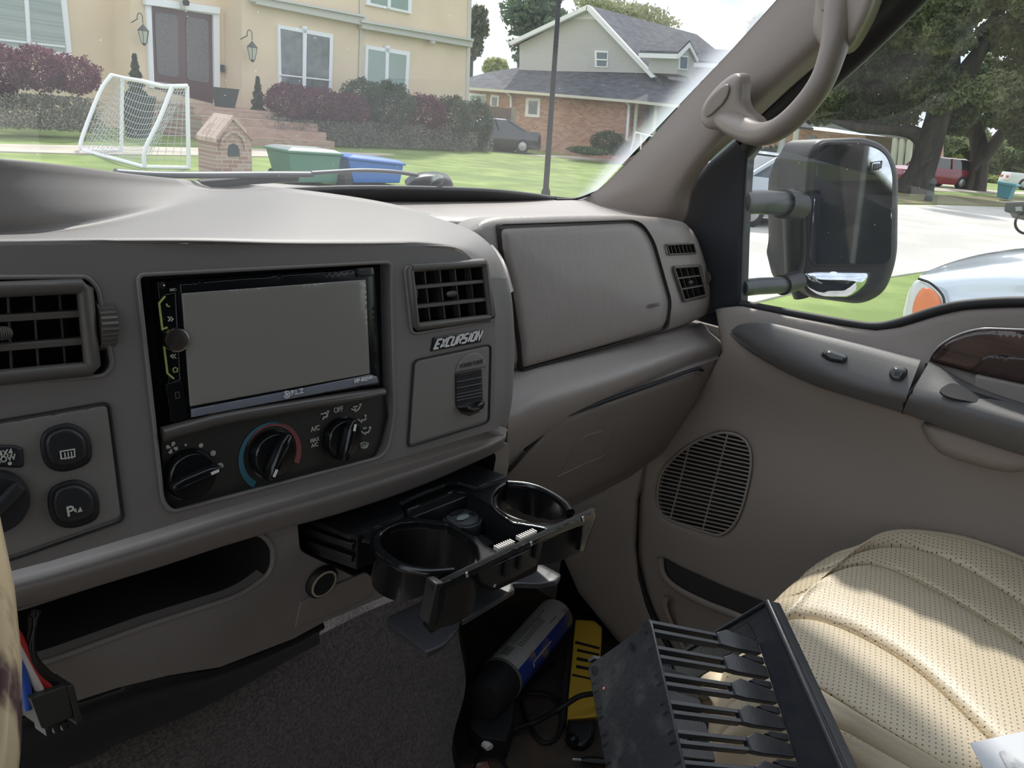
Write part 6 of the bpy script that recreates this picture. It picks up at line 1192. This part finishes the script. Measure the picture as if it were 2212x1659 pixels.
op = [(493, 338), (492, 322), (496, 313), (505, 310), (513, 314), (517, 322), (518, 338)]; q = [Y(u, v, MY-.012) for u, v in op]; mb = MB(); mb.loft([q, [p+np.array([0, .02, 0]) for p in q]]); mb.build('letter_door', mat('letter_door', (.025, .04, .045), .5), mbx, 0)
# ---- bins
def bin_(name, top, bot, y, d, m, lidm, lab, cat, wheels=True):
    t = thing(name, lab, cat, Y(*bot[0], y)); a, b_ = Y(*top[0], y), Y(*top[1], y); c, e = Y(*bot[1], y), Y(*bot[0], y); dv = np.array([0, d, 0]); z0 = .06
    c[2] = z0; e[2] = z0
    mb = MB(); mb.loft([[e, c, c+dv*.8, e+dv*.8], [a, b_, b_+dv, a+dv]]); mb.build('body', m, t, 0, bev=.02)
    mb = MB(); L1 = [a-[.04, .04, 0], b_+[.04, -.04, 0], b_+dv+[.04, .04, .0], a+dv+[-.04, .04, 0]]; mb.loft([L1, [p+np.array([0, 0, .05]) for p in L1]]); mb.build('rim', m, t, 0, bev=.015)
    mb = MB(); L2 = [p+(np.mean(L1, 0)-p)*.03+np.array([0, 0, .05]) for p in L1]; L3 = [p+(np.mean(L1, 0)-p)*.25+np.array([0, 0, .10]) for p in L1]; mb.loft([L2, L3]); mb.build('lid', lidm, t, 0, bev=.02)
    for s_ in (0, 1):
        mb = MB(); mb.lathe([(.12, -.03), (.13, 0), (.12, .03)], (e if s_ == 0 else c)+dv*.9+np.array([0, 0, .07]), (1, 0, 0), 20); mb.build('wheel', rub, t, 30)
    return t
gb_, bb_ = mat('bin_green', (.075, .20, .135), .45), mat('bin_blue', (.03, .14, .46), .4)
bin_('wheelie_bin', ((623, 330), (737, 337)), ((632, 430), (728, 432)), 13.3, .8, gb_, mat('lid_grey', (.20, .23, .23), .5), 'green wheelie bin with dark grey lid beside the brick mailbox', 'bin')
bin_('wheelie_bin', ((753, 344), (872, 358)), ((763, 430), (862, 440)), 13.3, .7, bb_, bb_, 'blue recycling bin standing right of the green bin', 'bin')
mb = MB(); p = Y(750, 402, 13.1); mb.loft([[p+[-.05, 0, .01-p[2]], p+[.12, 0, .01-p[2]], p+[.12, .3, .01-p[2]], p+[-.05, .3, .01-p[2]]], [p+[-.06, 0, .20], p+[.09, 0, .30], p+[.09, .3, .3], p+[-.06, .3, .2]]]); o = mb.build('dark_post', mat('post_dark', (.03, .025, .025), .7), None, 0); tag(o, 'short dark post standing between the green and blue bins', 'post')
# ---- lamp post
lp = thing('lamp_post', 'thin black street lamp post standing on the lawn in front of the brick house', 'lamp post', Z(1178, 425, 0)); b_ = Z(1178, 425, 0); t_ = Y(1208, -10, b_[1]); t_ = t_+(t_-b_)*.25
mb = MB(); mb.tube([b_, b_*.5+t_*.5, t_], [.068, .055, .045], 12); mb.build('shaft', blkm, lp, 80); mb = MB(); mb.lathe([(.11, 0), (.10, .12), (.07, .2)], b_, (0, 0, 1), 14); mb.build('base', blkm, lp, 40)
# ---- brick house with siding gable
h2 = thing('brick_house', 'brick house with pale siding gable, grey shingle roof and dormers', 'house', (34, 22, 0)); bk2 = brick_mat('pale_brick', (.36, .17, .12), (.52, .31, .23), (.50, .42, .36), .8, (math.radians(-90), math.radians(90), 0))
def XP(x): return Plane([x, 0, 0], [-1, 0, 0])
W2 = XP(33); shingle = mat('shingles', (.085, .090, .105), .9, bump=3, bump_s=.8, var=.25, vscale=2, stretch=(1, 1, 4)); side = mat('siding', (.56, .56, .58), .7, bump=1, bump_s=0)
_nt = side.node_tree; _w = nd(_nt, 'ShaderNodeTexWave', bands_direction='Z', wave_profile='SAW'); _w.inputs['Scale'].default_value = 1.6; _tc = nd(_nt, 'ShaderNodeTexCoord'); _nt.links.new(_tc.outputs['Object'], _w.inputs['Vector']); _b = _nt.nodes['Bump']; _b.inputs['Distance'].default_value = .06; _b.inputs['Strength'].default_value = 1; _nt.links.new(_w.outputs['Fac'], _b.inputs['Height'])
prism('brick_wall', [(1005, 190), (1362, 214), (1362, 352), (1005, 340)], W2, 6, bk2, h2)
prism('gable_wall', [(1122, 152), (1122, 96), (1268, 20), (1402, 158)], XP(34.2), 5, side, h2)
eave = [(1010, 188), (1110, 195), (1170, 200), (1362, 216), (1500, 230), (1600, 240)]; topl = [(1010, 168), (1058, 155), (1118, 146), (1400, 156), (1430, 170), (1600, 190)]
rows = [[X(u, v, 32.3) for u, v in eave], [X(u, v, 34.4) for u, v in topl]]; mb = MB(); n_ = len(eave); mb.add(rows[0]+rows[1]+[p-[0, 0, .12] for p in rows[0]]+[p-[0, 0, .12] for p in rows[1]], [(i, i+1, n_+i+1, n_+i) for i in range(n_-1)]+[(2*n_+i+1, 2*n_+i, 3*n_+i, 3*n_+i+1) for i in range(n_-1)]+[(i, 2*n_+i, 2*n_+i+1, i+1) for i in range(n_-1)]); mb.build('skirt_roof', shingle, h2, 0)
fas = mat('fascia_cream', (.60, .58, .50), .6); prism('fascia', [(1010, 188), (1170, 200), (1362, 216), (1600, 240), (1600, 247), (1362, 222), (1170, 206), (1010, 194)], XP(32.25), .2, fas, h2)
R0 = X(1268, 10, 33.9); R1 = Y(1505, 74, R0[1]); E0 = X(1490, 240, 33.9); E1 = E0+np.array([R1[0]-R0[0]+4, 0, 0]); Lf0 = X(1098, 92, 33.9); Lf1 = Lf0+np.array([R1[0]-R0[0]+4, 0, 0])
mb = MB(); mb.add([R0, R1, E1, E0, Lf0, Lf1], [(0, 1, 2, 3), (0, 4, 5, 1)]); rf = mb.build('main_roof', shingle, h2, 0); s_ = rf.modifiers.new('s', 'SOLIDIFY'); s_.thickness = .15
prism('rake_board', [(1099, 90), (1268, 10), (1268, 20), (1101, 98)], XP(33.7), .2, wfr, h2); prism('rake_board', [(1268, 10), (1275, 14), (1415, 166), (1406, 168), (1266, 20)], XP(33.7), .2, wfr, h2)
prism('gable_trim', [(1225, 41), (1288, 42), (1268, 22), (1263, 22)], XP(34.15), .1, wfr, h2)
def win2(outer, inner, x, gl, bar=None):
    f = prism('window', outer, XP(x), .1, wfr, h2); prism('pane', inner, XP(x-.02), .04, gl, f)
    if bar: prism('rail', bar, XP(x-.05), .03, wfr, f)
gb = mat('gable_glass', (.14, .19, .24), .15)
win2([(1284, 109), (1314, 110), (1312, 146), (1285, 145)], [(1289, 113), (1311, 114), (1309, 143), (1289, 142)], 34.15, gb, [(1288, 127), (1311, 128), (1311, 131), (1288, 130)])
win2([(1136, 211), (1167, 212), (1165, 254), (1134, 252)], [(1142, 218), (1161, 219), (1159, 247), (1141, 246)], 32.95, dkg); win2([(1060, 204), (1078, 206), (1076, 230), (1058, 229)], [(1063, 210), (1073, 211), (1072, 229), (1062, 228)], 32.95, dkg); win2([(1012, 201), (1050, 204), (1048, 226), (1010, 224)], [(1015, 206), (1047, 208), (1046, 225), (1014, 224)], 32.95, cg, [(1026, 206), (1030, 206), (1029, 226), (1026, 226)])
for L_ in ([(1351, 218), (1359, 228), (1354, 300), (1346, 334)], [(1094, 200), (1104, 208), (1104, 232)]): mb = MB(); mb.tube([X(u, v, 32.8) for u, v in L_], .07, 8); mb.build('downpipe', wfr, h2, 60)
prism('porch_recess', [(1362, 216), (1600, 236), (1600, 360), (1362, 350)], XP(34.5), .2, mat('porch_green', (.22, .32, .29), .8), h2); prism('porch_door', [(1392, 232), (1402, 233), (1398, 330), (1386, 328)], XP(34.4), .1, dkg, h2)
for u in (1374, 1416, 1470): mb = MB(); mb.tube([X(u+2, 222, 33), X(u-8, 345, 33)], .09, 10); mb.build('porch_column', fas, h2, 60)
mb = MB(); P_ = [X(u, v, 31) for u, v in ((1372, 286), (1420, 297), (1460, 300))]; mb.tube(P_, .035, 6)
for u, v, w, z in ((1373, 287, 1362, 326), (1385, 290, 1384, 325)): mb.tube([X(u, v, 31), X(w, z, 31)], .03, 6)
o = mb.build('lawn_table', wfr, None, 40); tag(o, 'white folding table frame standing on the porch side of the brick house', 'table')
def dormer(F_, y, lab=None):
    q = [Y(u, v, y) for u, v in F_['wall']]; d = thing('x', '', '') if False else None
    mb = MB(); mb.loft([q, [p+np.array([0, 1.6, 0]) for p in q]]); dm = mb.build('dormer', side, h2, 0); a, b_, c = [Y(u, v, y-.15) for u, v in F_['roof']]
    for e_, f_ in ((a, b_), (b_, c)): mb = MB(); up = np.array([0, 0, .12]); mb.loft([[e_, f_, f_+up, e_+up], [p+np.array([0, 2.1, 0]) for p in (e_, f_, f_+up, e_+up)]]); mb.build('dormer_roof', shingle, dm, 0)
    for e_, f_ in ((a, b_), (b_, c)): mb = MB(); dn = np.array([0, -.02, -.2]); mb.loft([[e_, f_, f_+dn, e_+dn], [p+np.array([0, -.05, 0]) for p in (e_, f_, f_+dn, e_+dn)]]); mb.build('dormer_trim', wfr, dm, 0)
    e_ = a; mb = MB(); mb.loft([[e_, e_+[0, 2.1, 0], e_+[0, 2.1, -.2], e_+[0, 0, -.2]], [p+np.array([-.05, 0, 0]) for p in (e_, e_+[0, 2.1, 0], e_+[0, 2.1, -.2], e_+[0, 0, -.2])]]); mb.build('dormer_gutter', wfr, dm, 0)
    w = [Y(u, v, y-.06) for u, v in F_['win']]; mb = MB(); mb.loft([w, [p+np.array([0, .05, 0]) for p in w]]); mb.build('dormer_window', wfr, dm, 0); cc = np.mean(w, 0); w2 = [p+(cc-p)*.22+np.array([0, -.02, 0]) for p in w]; mb = MB(); mb.loft([w2, [p+np.array([0, .03, 0]) for p in w2]]); mb.build('pane', gb, dm, 0)
dormer({'wall': [(1462, 160), (1466, 116), (1488, 96), (1503, 120), (1492, 168)], 'roof': [(1464, 117), (1489, 92), (1507, 127)], 'win': [(1468, 119), (1487, 121), (1485, 152), (1467, 150)]}, 20.5)
dormer({'wall': [(1562, 175), (1564, 137), (1584, 118), (1600, 142), (1592, 180)], 'roof': [(1562, 138), (1585, 113), (1603, 145)], 'win': [(1568, 140), (1584, 142), (1582, 170), (1567, 168)]}, 20.5)
# ---- houses to the right, behind the oaks
h3 = thing('brick_bungalow', 'low brick house with white columns behind the oaks', 'house', (62, 20, 0)); W3 = XP(62)
prism('brick_wall', [(1600, 262), (1840, 290), (1990, 300), (1990, 400), (1600, 370)], W3, 6, bk2, h3); prism('roof', [(1600, 240), (1740, 238), (1990, 290), (1990, 306), (1780, 275), (1600, 262)], XP(61), .4, mat('roof_grey', (.22, .22, .22), .9), h3)
for u, v0, v1 in ((1722, 268, 335), (1950, 300, 372), (1966, 302, 372), (1935, 298, 372)): mb = MB(); mb.tube([X(u, v0, 61.2), X(u-7, v1, 61.2)], .22, 10); mb.build('column', fas, h3, 60)
prism('window', [(1744, 292), (1762, 294), (1758, 330), (1742, 328)], W3, .1, dkg, h3, .2); prism('porch_shade', [(1870, 292), (1990, 306), (1990, 390), (1870, 380)], W3, .1, mat('porch_brown', (.16, .12, .09), .9), h3, .2)
h4 = thing('far_house', 'distant tan brick house half hidden by the right hand oak', 'house', (95, 20, 0)); prism('wall', [(2120, 335), (2280, 350), (2280, 400), (2118, 392)], XP(95), 5, bk2, h4); prism('roof', [(2108, 318), (2180, 322), (2290, 345), (2290, 356), (2110, 340)], XP(94), .5, mat('roof_grey', (.22, .22, .22), .9), h4)
pl_ = thing('light_pole', 'pale grey pole standing in front of the brick bungalow', 'pole', X(1678, 368, 38)); mb = MB(); mb.tube([X(1678, 368, 38), X(1700, 250, 38), X(1712, 180, 38)], [.17, .14, .12], 12); mb.build('shaft', mat('pole_grey', (.50, .50, .48), .6), pl_, 80)
bushrow('hedge', [(1612, 1660, 322, 372), (1640, 1715, 318, 365)], 20.5, gdark, 'dark clipped hedge in front of the brick bungalow', 'hedge', dens=900, size=.16)
# ---- trees
def trunk(mb, pts, rs): mb.tube(sm(pts, 4), [float(x) for x in np.interp(np.linspace(0, 1, 4*(len(pts)-1)+1), np.linspace(0, 1, len(rs)), rs)], 12)
def tree(name, lab, blobs, m, size, dens, trunks, shell=.2):
    P = []
    for (u, v, w, h, x, axis) in blobs:
        fn_ = X if axis == 'x' else Y; c = fn_(u, v, x); rr1 = np.linalg.norm(fn_(u+w/2, v, x)-c); rz = abs(fn_(u, v-h/2, x)[2]-c[2]); P.append(blob(c, (rr1*.8, rr1*.8, rz) if axis == 'y' else (rr1*.8, rr1, rz), int(dens*w*h/1000), shell))
    t = thing(name, lab, 'tree', trunks[0][0][0] if trunks else P[0].mean(0)*[1, 1, 0]); leaves('crown', np.vstack(P), size, m, t)
    for k_, (pts, rs) in enumerate(trunks):
        if k_ == 0: pts = [np.array([pts[0][0], pts[0][1], 0.0])]+list(pts[1:])
        mb = MB(); trunk(mb, pts, rs); mb.build('trunk', bark, t, 80)
    return t
OX = 40.0; ob_ = []
for _ in range(64):
    u = rng.uniform(1730, 2330); v = rng.uniform(-160, 250); ob_.append((u, min(v, 215+(u-1800)*.14), rng.uniform(90, 170), rng.uniform(70, 120), OX+rng.uniform(-5, 5), 'x'))
ob_ += [(u_, v_, 110, 70, OX+4, 'x') for u_, v_ in ((1900, 225), (1960, 215), (1850, 200), (2010, 190), (1930, 250), (2090, 200), (2180, 210))]
ob_ += [(1700, 150, 90, 100, OX, 'x'), (1800, 235, 130, 60, OX, 'x'), (1880, 255, 130, 50, OX, 'x'), (1760, 190, 120, 90, OX-2, 'x'), (1650, 60, 60, 60, OX, 'x')]
tree('oak_tree', 'big live oak with a leaning dark trunk behind the side mirror', ob_, oakl, .15, 620, [([X(1972, 412, OX), X(1990, 370, OX), X(2012, 300, OX), X(2030, 235, OX), X(2050, 160, OX), X(2060, 60, OX)], [1.0, .62, .56, .5, .45, .25]), ([X(2004, 320, OX), X(1975, 288, OX), X(1925, 278, OX), X(1860, 277, OX-1), X(1800, 262, OX-2)], [.36, .32, .28, .22, .10]), ([X(2030, 235, OX), X(2090, 150, OX), X(2150, 60, OX)], [.5, .4, .2]), ([X(2030, 235, OX), X(1960, 140, OX), X(1900, 40, OX)], [.5, .4, .2])])
ob2 = [(rng.uniform(2060, 2330), rng.uniform(150, 300), rng.uniform(70, 120), rng.uniform(50, 90), 54+rng.uniform(-4, 4), 'x') for _ in range(26)]
tree('oak_tree', 'second oak with a forked trunk behind the red car', ob2, leafmat('leaf_oak2', (.07, .10, .045), (.17, .21, .09), .5), .18, 700, [([X(2108, 392, 54), X(2116, 350, 54), X(2112, 300, 54), X(2100, 250, 54)], [.7, .48, .45, .4]), ([X(2116, 350, 54), X(2146, 312, 54), X(2178, 270, 54)], [.42, .38, .28])])
bgb = [(rng.uniform(1980, 2300), rng.uniform(300, 362), rng.uniform(40, 80), rng.uniform(30, 60), 85+rng.uniform(-5, 5), 'x') for _ in range(34)]
tree('tree_line', 'hazy green trees far behind the red car', bgb, leafmat('leaf_far', (.16, .20, .11), (.26, .30, .16), .4), .4, 420, [])
tree('shrub_row', 'sunlit yellow green shrubs behind the red car near the far house', [(2085, 372, 50, 22, 80, 'x'), (2150, 388, 70, 16, 80, 'x'), (2068, 352, 30, 30, 82, 'x')], ylw, .3, 600, [])
tree('pine_tree', 'tall feathery pine behind the siding gable', [(1150+dx, v, w, h, 60, 'y') for dx, v, w, h in ((12, -20, 70, 60), (0, 20, 110, 50), (10, 45, 130, 40), (20, 70, 120, 36), (5, 100, 90, 40), (-5, 130, 60, 40), (28, 0, 60, 60), (-20, 36, 50, 20))], pinel, .38, 230, [([at(1128, 330, 60), at(1150, 100, 60), at(1165, -40, 60)], [.4, .3, .15])], .05)
tree('tree', 'pale leafy tree showing above the roof ridge', [(1300, 18, 90, 50, 62, 'y'), (1350, 24, 90, 46, 62, 'y'), (1395, 32, 80, 50, 62, 'y'), (1430, 50, 60, 30, 62, 'y'), (1280, 5, 60, 30, 62, 'y')], bare, .36, 150, [([at(1340, 330, 62), at(1350, 60, 62)], [.4, .2])], .05)
tree('tree', 'dark leafy tree just behind the right corner of the cream house', [(1030, 60, 46, 70, 40, 'y'), (1022, 100, 40, 60, 40, 'y'), (1034, 30, 36, 40, 40, 'y')], leafmat('leaf_mid', (.12, .14, .08), (.22, .24, .15), 1), .18, 480, [([at(1010, 330, 40), at(1020, 100, 40)], [.2, .1])], .05)
tree('tree', 'small yellow green tree above the low roof between the houses', [(1072, 142, 46, 34, 70, 'y'), (1060, 150, 30, 20, 70, 'y')], ylw, .34, 900, [([at(1068, 300, 70), at(1072, 140, 70)], [.2, .1])], .05)
tree('tree', 'bare thin tree against the sky beside the windshield pillar', [(1640, 60, 50, 60, 60, 'x'), (1625, 80, 30, 40, 60, 'x')], bare, .2, 60, [([X(1630, 200, 60), X(1636, 90, 60), X(1642, 40, 60)], [.2, .12, .05])], .05)
for n_s in ('tree_line', 'shrub_row'): bpy.data.objects[n_s]['kind'] = 'stuff'
# ---- vehicles
glassk = mat('car_glass', (.02, .026, .028), .06, coat=1)
def car(name, lab, pos, yaw, L_, W_, H_, paint, top, glass=glassk, cat='car', wheel_r=.33):
    """top: side profile points (s, z) of body shoulder; cabin: (s, z) polygon"""
    t = thing(name, lab, cat, (pos[0], pos[1], 0)); M = Matrix.Translation(Vector((pos[0], pos[1], pos[2] if len(pos) > 2 else 0))) @ Matrix.Rotation(yaw, 4, 'Z'); w = W_/2
    def build(nm, mb, m, sm_=40, bev=0):
        o = mb.build(nm, m, t, sm_, bev=bev); o.data.transform(M); o.data.update(); o.matrix_parent_inverse = t.matrix_world.inverted(); return o
    sh = top['body']; loops = []
    for s, z, k in sh: x = s*L_; ww = w*k; zb = .22; loops.append([(x, -ww*.94, zb), (x, -ww, .42), (x, -ww, z*.80), (x, -ww*.93, z), (x, ww*.93, z), (x, ww, z*.80), (x, ww, .42), (x, ww*.94, zb)])
    mb = MB(); mb.loft(loops); build('body', mb, paint, 50)
    cb = top['cabin']; a, b, c, d = cb   # base front, top front, top rear, base rear: (s, z)
    zb = lambda s: np.interp(s, [q[0] for q in sh], [q[1] for q in sh])-.03
    def rng4(s, z, k): return [(s*L_, -w*k, z), (s*L_, w*k, z)]
    A0, A1 = rng4(a[0], zb(a[0]), .90); B0, B1 = rng4(b[0], b[1], .70); C0, C1 = rng4(c[0], c[1], .70); D0, D1 = rng4(d[0], zb(d[0]), .88)
    mb = MB(); mb.add([A0, B0, C0, D0, A1, B1, C1, D1], [(0, 1, 2, 3), (7, 6, 5, 4), (0, 4, 5, 1), (2, 6, 7, 3), (1, 5, 6, 2)]); build('cabin_glass', mb, glass, 20)
    mb = MB(); e = .05; mb.loft([[(b[0]*L_-.05, -w*.71, b[1]), (b[0]*L_-.05, w*.71, b[1]), (b[0]*L_+.2, w*.55, b[1]+.05), (b[0]*L_+.2, -w*.55, b[1]+.05)], [(c[0]*L_+.05, -w*.71, c[1]), (c[0]*L_+.05, w*.71, c[1]), (c[0]*L_-.1, w*.55, c[1]+.05), (c[0]*L_-.1, -w*.55, c[1]+.05)]]); build('roof', mb, paint, 30)
    for s_ in (-1, 1):
        for (p, q) in (((a[0], zb(a[0]), .905), (b[0], b[1]+.01, .71)), ((d[0], zb(d[0]), .885), (c[0], c[1]+.01, .71)), (((a[0]+d[0])/2, zb((a[0]+d[0])/2), .92), ((b[0]+c[0])/2, b[1]+.01, .715))):
            mb = MB(); mb.tube([(p[0]*L_, s_*w*p[2], p[1]), (q[0]*L_, s_*w*q[2], q[1])], .045, 6); build('window_pillar', mb, paint, 60)
        for sx in top['wheels']:
            mb = MB(); mb.lathe([(wheel_r*.5, -.10), (wheel_r, -.10), (wheel_r, .10), (wheel_r*.55, .11), (wheel_r*.5, .02)], (sx*L_, s_*(w-.09), wheel_r), (0, 1, 0), 24); wo_ = build('wheel', mb, rub, 40); mb = MB(); mb.lathe([(0, 0), (wheel_r*.6, 0), (wheel_r*.6, .04), (0, .06)], (sx*L_, s_*(w-.02), wheel_r), (0, s_, 0), 16); build('wheel_rim', mb, mat('alloy', (.4, .4, .4), .3, metal=.7), 40)
        mb = MB(); mb.box((L_*.985, s_*w*.55-.22, .72), (L_*1.0, s_*w*.55+.22, .92)); build('tail_light', mb, mat('tail_red', (.55, .02, .03), .3), 0, .02)
        mb = MB(); mb.box((-.01, s_*w*.65-.2, .58), (.12, s_*w*.65+.2, .74)); build('headlight', mb, mat('lamp_clear', (.7, .72, .74), .15), 0, .02)
    return t
sedan = {'body': [(0, .52, .80), (.02, .66, .90), (.10, .80, .97), (.27, .92, 1), (.5, .96, 1), (.8, 1.0, 1), (.93, 1.02, .97), (.985, .98, .92), (1, .60, .88)], 'cabin': [(.27, 0), (.40, 1.40), (.64, 1.42), (.84, 0)], 'wheels': (.18, .80)}
suv = {'body': [(0, .55, .82), (.02, .85, .92), (.10, 1.0, .98), (.26, 1.08, 1), (.6, 1.10, 1), (.94, 1.12, .98), (.99, 1.05, .94), (1, .6, .9)], 'cabin': [(.24, 0), (.36, 1.66), (.86, 1.68), (.98, 0)], 'wheels': (.17, .80)}
pick = {'body': [(0, .6, .85), (.02, .95, .93), (.10, 1.08, 1), (.28, 1.14, 1), (.6, 1.15, 1), (.98, 1.15, 1), (1, .7, .95)], 'cabin': [(.27, 0), (.35, 1.8), (.52, 1.8), (.58, 0)], 'wheels': (.16, .80)}
bp_ = mat('paint_black', (.015, .017, .022), .2, coat=.8); sp2 = mat('paint_silver', (.34, .38, .42), .3, metal=.3, coat=.6); rp = mat('paint_red', (.26, .015, .025), .25, coat=.8); wp2 = mat('paint_white', (.7, .7, .72), .3)
c0 = Z(1095, 322, 0); bc = car('car', 'black sedan parked at the fence in front of the brick wall', (25.6, 27.6), math.radians(-32), 4.7, 1.8, 1.4, bp_, sedan)
mb = MB(); mb.box((-.15, -.01, -.09), (.15, .01, .09)); pl2 = mb.build('number_plate', wfr, bc, 0); pl2.data.transform(Matrix.Translation(Vector((25.6, 27.6, .85))) @ Matrix.Rotation(math.radians(-32), 4, 'Z') @ Matrix.Translation(Vector((4.72, 0, 0))) @ Matrix.Rotation(math.radians(90), 4, 'Z'))
car('car', 'silver sedan parked on the far side of the street behind the mirror arms', (18.7, 6.2), math.radians(157), 4.7, 1.8, 1.4, sp2, sedan)
car('car', 'red sport utility car parked between the two oak trunks', (50.5, 14.6), math.radians(-32), 4.9, 1.9, 1.7, rp, suv, wheel_r=.38)
car('pickup_truck', 'white pickup truck at the far right behind the teal bin', (72, 7.5), math.radians(120), 5.8, 2.0, 1.9, wp2, pick, cat='pickup truck', wheel_r=.42)
tb_ = mat('bin_teal', (.04, .24, .30), .5); b3 = thing('wheelie_bin', 'teal wheelie bin tilted beside the footpath near the far pickup', 'bin', X(2162, 430, 44)); q0 = [X(u, v, 44) for u, v in ((2153, 425), (2177, 432), (2192, 397), (2156, 392))]
mb = MB(); mb.loft([q0, [p+np.array([.9, 0, 0]) for p in q0]]); mb.build('body', tb_, b3, 0, bev=.03); q1 = [X(u, v, 43.9) for u, v in ((2152, 391), (2196, 399), (2195, 403), (2154, 396))]; mb = MB(); mb.loft([q1, [p+np.array([1.1, 0, 0]) for p in q1]]); mb.build('lid', mat('lid_teal', (.10, .34, .42), .5), b3, 0)
# hydrant like figure on the verge, and a trailer at the right edge
hy = thing('hydrant', 'small dark hydrant on the verge below the red car', 'hydrant', X(2006, 428, 34)); mb = MB(); mb.lathe([(.16, -.12), (.16, 0), (.13, .1), (.11, .5), (.15, .55), (.12, .68), (.04, .76), (0, .8)], X(2006, 428, 34), (0, 0, 1), 12); mb.build('post', mat('hydrant_dark', (.05, .06, .055), .6), hy, 50)
tl = thing('utility_trailer', 'dark grey trailer front with a jack ring cut by the right picture edge', 'trailer', X(2190, 475, 9)); mb = MB(); q = [X(u, v, 9) for u, v in ((2170, 436), (2330, 432), (2330, 500), (2230, 480), (2184, 470), (2182, 460), (2168, 458))]; mb.loft([q, [p+np.array([.6, 0, 0]) for p in q]]); mb.build('box', mat('trailer_grey', (.07, .07, .072), .6), tl, 0, bev=.02)
q = [X(u, v, 8.98) for u, v in ((2193, 447), (2207, 446), (2208, 456), (2194, 456))]; mb = MB(); mb.loft([q, [p+np.array([.02, 0, 0]) for p in q]]); mb.build('badge', mat('trailer_badge', (.3, .32, .3), .5), tl, 0)
mb = MB(); c_ = X(2222, 480, 8.95); mb.tube([c_+.11*np.array([0, math.cos(a), math.sin(a)]) for a in np.linspace(0, 2*math.pi, 25)[:-1]], .012, 8, closed=True); mb.build('ring', blkm, tl, 80)
# ---- neighbouring silver car bonnet
nb = thing('parked_car', 'silver white car bonnet with an orange indicator parked beside the passenger door', 'car', X(2050, 690, 4.0)); npnt = mat('paint_pearl', (.62, .68, .74), .16, metal=.15, coat=1)
crs = [(1985, 600), (2000, 603), (2040, 598), (2090, 593), (2150, 590), (2212, 590), (2400, 600), (2700, 640)]
top_ = [(1985, 600), (2010, 584), (2055, 566), (2105, 552), (2160, 543), (2212, 538), (2400, 530), (2700, 545)]
rA_ = [X(u, v, 4.0) for u, v in crs]; zt = [X(u, v, 4.0+min(.55, .10+.16*i)) for i, (u, v) in enumerate(top_)]; rT = zt
fl_ = [(1962, 640), (2000, 640), (2045, 640), (2095, 640), (2150, 640), (2212, 640), (2400, 650), (2700, 690)]; fl2 = [(1952, 700), (1995, 705), (2045, 710), (2095, 715), (2150, 720), (2212, 725), (2400, 740), (2700, 780)]; fl3 = [(1945, 900), (1995, 910), (2045, 910), (2095, 910), (2150, 910), (2212, 910), (2400, 930), (2700, 960)]
rows = [[p+np.array([.6, 0, -.02]) for p in rT], rT, [a*.5+b_*.5+np.array([0, 0, .012]) for a, b_ in zip(rT, rA_)], rA_, [X(u, v, 3.96) for u, v in fl_], [X(u, v, 3.94) for u, v in fl2], [X(u, v, 4.0) for u, v in fl3]]
patch('bonnet_and_wing', rows, npnt, nb, sub=5)
HL = Plane(X(1995, 650, 3.93), [-1, .12, .1]); pillow('headlamp', sm([(1952, 694), (1956, 655), (1968, 618), (1984, 604), (2010, 614), (2034, 640), (2037, 668), (2030, 690), (1990, 700)], 4, True), HL, mat('lamp_lens', (.62, .64, .60), .12, coat=1), nb, puff=.02, edge=12, skirt=.05)
pillow('orange_indicator', sm([(1974, 690), (1972, 660), (1986, 628), (2006, 622), (2028, 640), (2034, 664), (2028, 690), (2000, 696)], 4, True), Plane(HL.p+HL.n*.02, HL.n), mat('amber', (.75, .22, .08), .25), nb, puff=.012, edge=10, skirt=.01)
mb = MB(); mb.tube([HL(u, v, .022) for u, v in sm([(1984, 602), (2010, 612), (2036, 638), (2040, 668), (2036, 692)], 4)], .006, 8); mb.build('lamp_seal', blkm, nb, 80)
